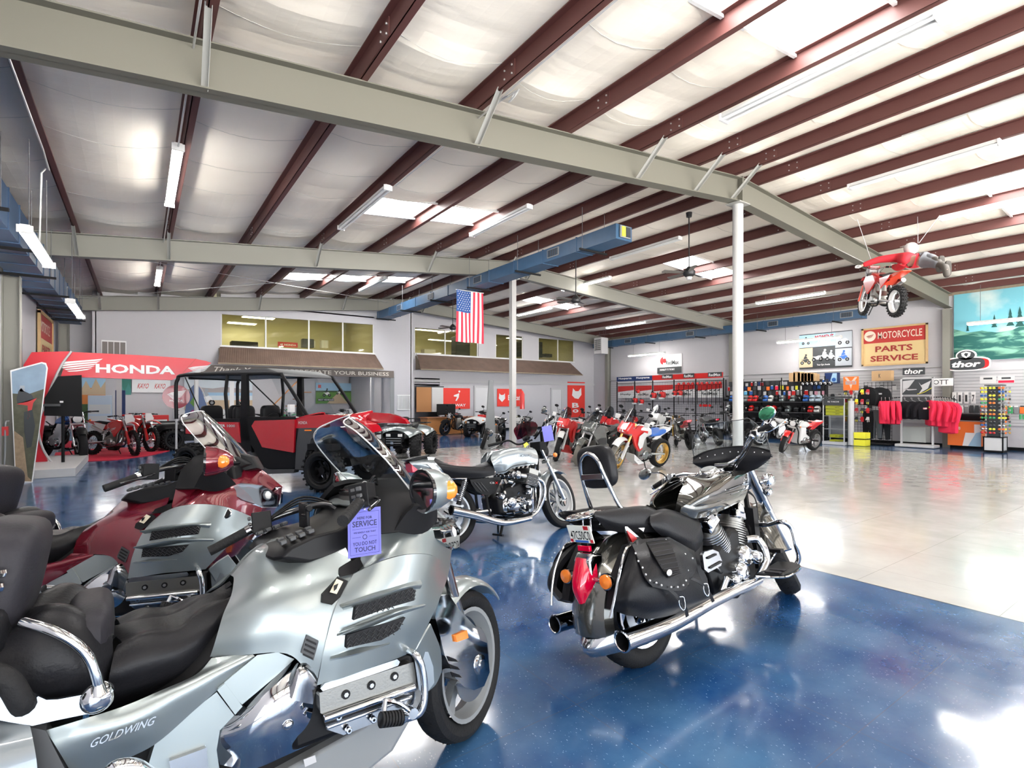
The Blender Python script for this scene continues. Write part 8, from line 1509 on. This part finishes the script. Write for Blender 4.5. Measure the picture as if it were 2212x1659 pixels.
skinm=mat('mannequin_skin',(.5,.33,.25),.6); skin('body',[(rel(pel),.12),(rel(chest),.13),(rel(neck),.05),(rel(sR),.06),(rel(eR),.04),(rel(GR),.03),(rel(sL_),.06),(rel(eL),.04),(rel(GL),.03),(rel(kR),.06),(rel(aR),.04),(rel(tR),.04),(rel(kL),.06),(rel(aL),.04),(rel(tL),.04)],ed,skinm,o)
wr=lambda a,b_,t: rel(V(a).lerp(V(b_),t))
skin('red_jersey',[(wr(pel,kR,.15),(.17,.15)),(rel(chest),(.20,.17)),(rel(neck),.08),(rel(sR),.11),(rel(eR),.08),(wr(eR,GR,.8),.06),(rel(sL_),.11),(rel(eL),.08),(wr(eL,GL,.8),.06)],[(0,1),(1,2),(1,3),(3,4),(4,5),(1,6),(6,7),(7,8)],mat('jersey_red',(.60,.025,.04),.75,bump=(12,.3)),o)
skin('trousers',[(rel(pel),(.19,.17)),(wr(pel,kR,.5),.13),(rel(kR),.11),(wr(kR,aR,.7),.09),(wr(pel,kL,.5),.13),(rel(kL),.11),(wr(kL,aL,.7),.09)],[(0,1),(1,2),(2,3),(0,4),(4,5),(5,6)],mat('trousers_grey',(.13,.135,.15),.75,bump=(12,.3)),o)
for a_,k_,t_ in ((aR,kR,tR),(aL,kL,tL)):
    skin('boot',[(wr(k_,a_,.55),.085),(rel(a_),.075),(wr(a_,t_,.5),.07),(rel(t_)+V((0,0,-.12)),.06)],[(0,1),(1,2),(2,3)],mat('boot_dark',(.07,.062,.055),.7),o)
    b=MB(); b.pad(rel(a_)+V((.0,-.06,-.06)),(.12,.05,.30),mat('boot_sole',(.05,.045,.04),.8),e=.5,rot=Matrix.Rotation(-.7,3,'Z')); b.build('boot_sole',o)
for g_,e_ in ((GR,eR),(GL,eL)):
    d=(V(g_)-V(e_)).normalized(); b=MB(); c=rel(g_)-d*.03; b.ball(c,(.045,.04,.035),whitep,n=10); ax=(MT.to_3x3()@V((0,1,0)))
    for f in range(4): q=rel(g_)+ax*(-.033+.022*f); b.tube([q-d*.03+V((0,0,.028)),q+d*.02+V((0,0,.03)),q+d*.032,q+d*.015+V((0,0,-.026+.003*f))],.0095,whitep,n=6,k=2)
    b.tube([c+ax*.04,c+ax*.045+V((0,0,-.02)),rel(g_)+ax*.02+V((0,0,-.03))],.01,whitep,n=6,k=2); b.build('gloved_hand',o)
b=MB(); hc=rel(head); b.ball(hc,(.15,.14,.135),whitep,n=20); b.box(hc+X_*.10+V((0,0,-.08)),(.12,.14,.09),whitep); b.build('helmet',o); b=MB(); b.prism([hc+X_*.06+Y_*s+V((0,0,.07)) for s in (-.11,.11)]+[hc+X_*.30+Y_*s+V((0,0,.06)) for s in (.08,-.08)],(0,0,.012),whitep); b.build('helmet_peak',o); MB().ball(hc+X_*.07+V((0,0,.0)),(.10,.10,.05),dk,n=14).build('goggles',o)
MB().ball(hc+X_*.05+V((0,0,-.05)),(.09,.075,.09),skinm,n=14).build('face',o)
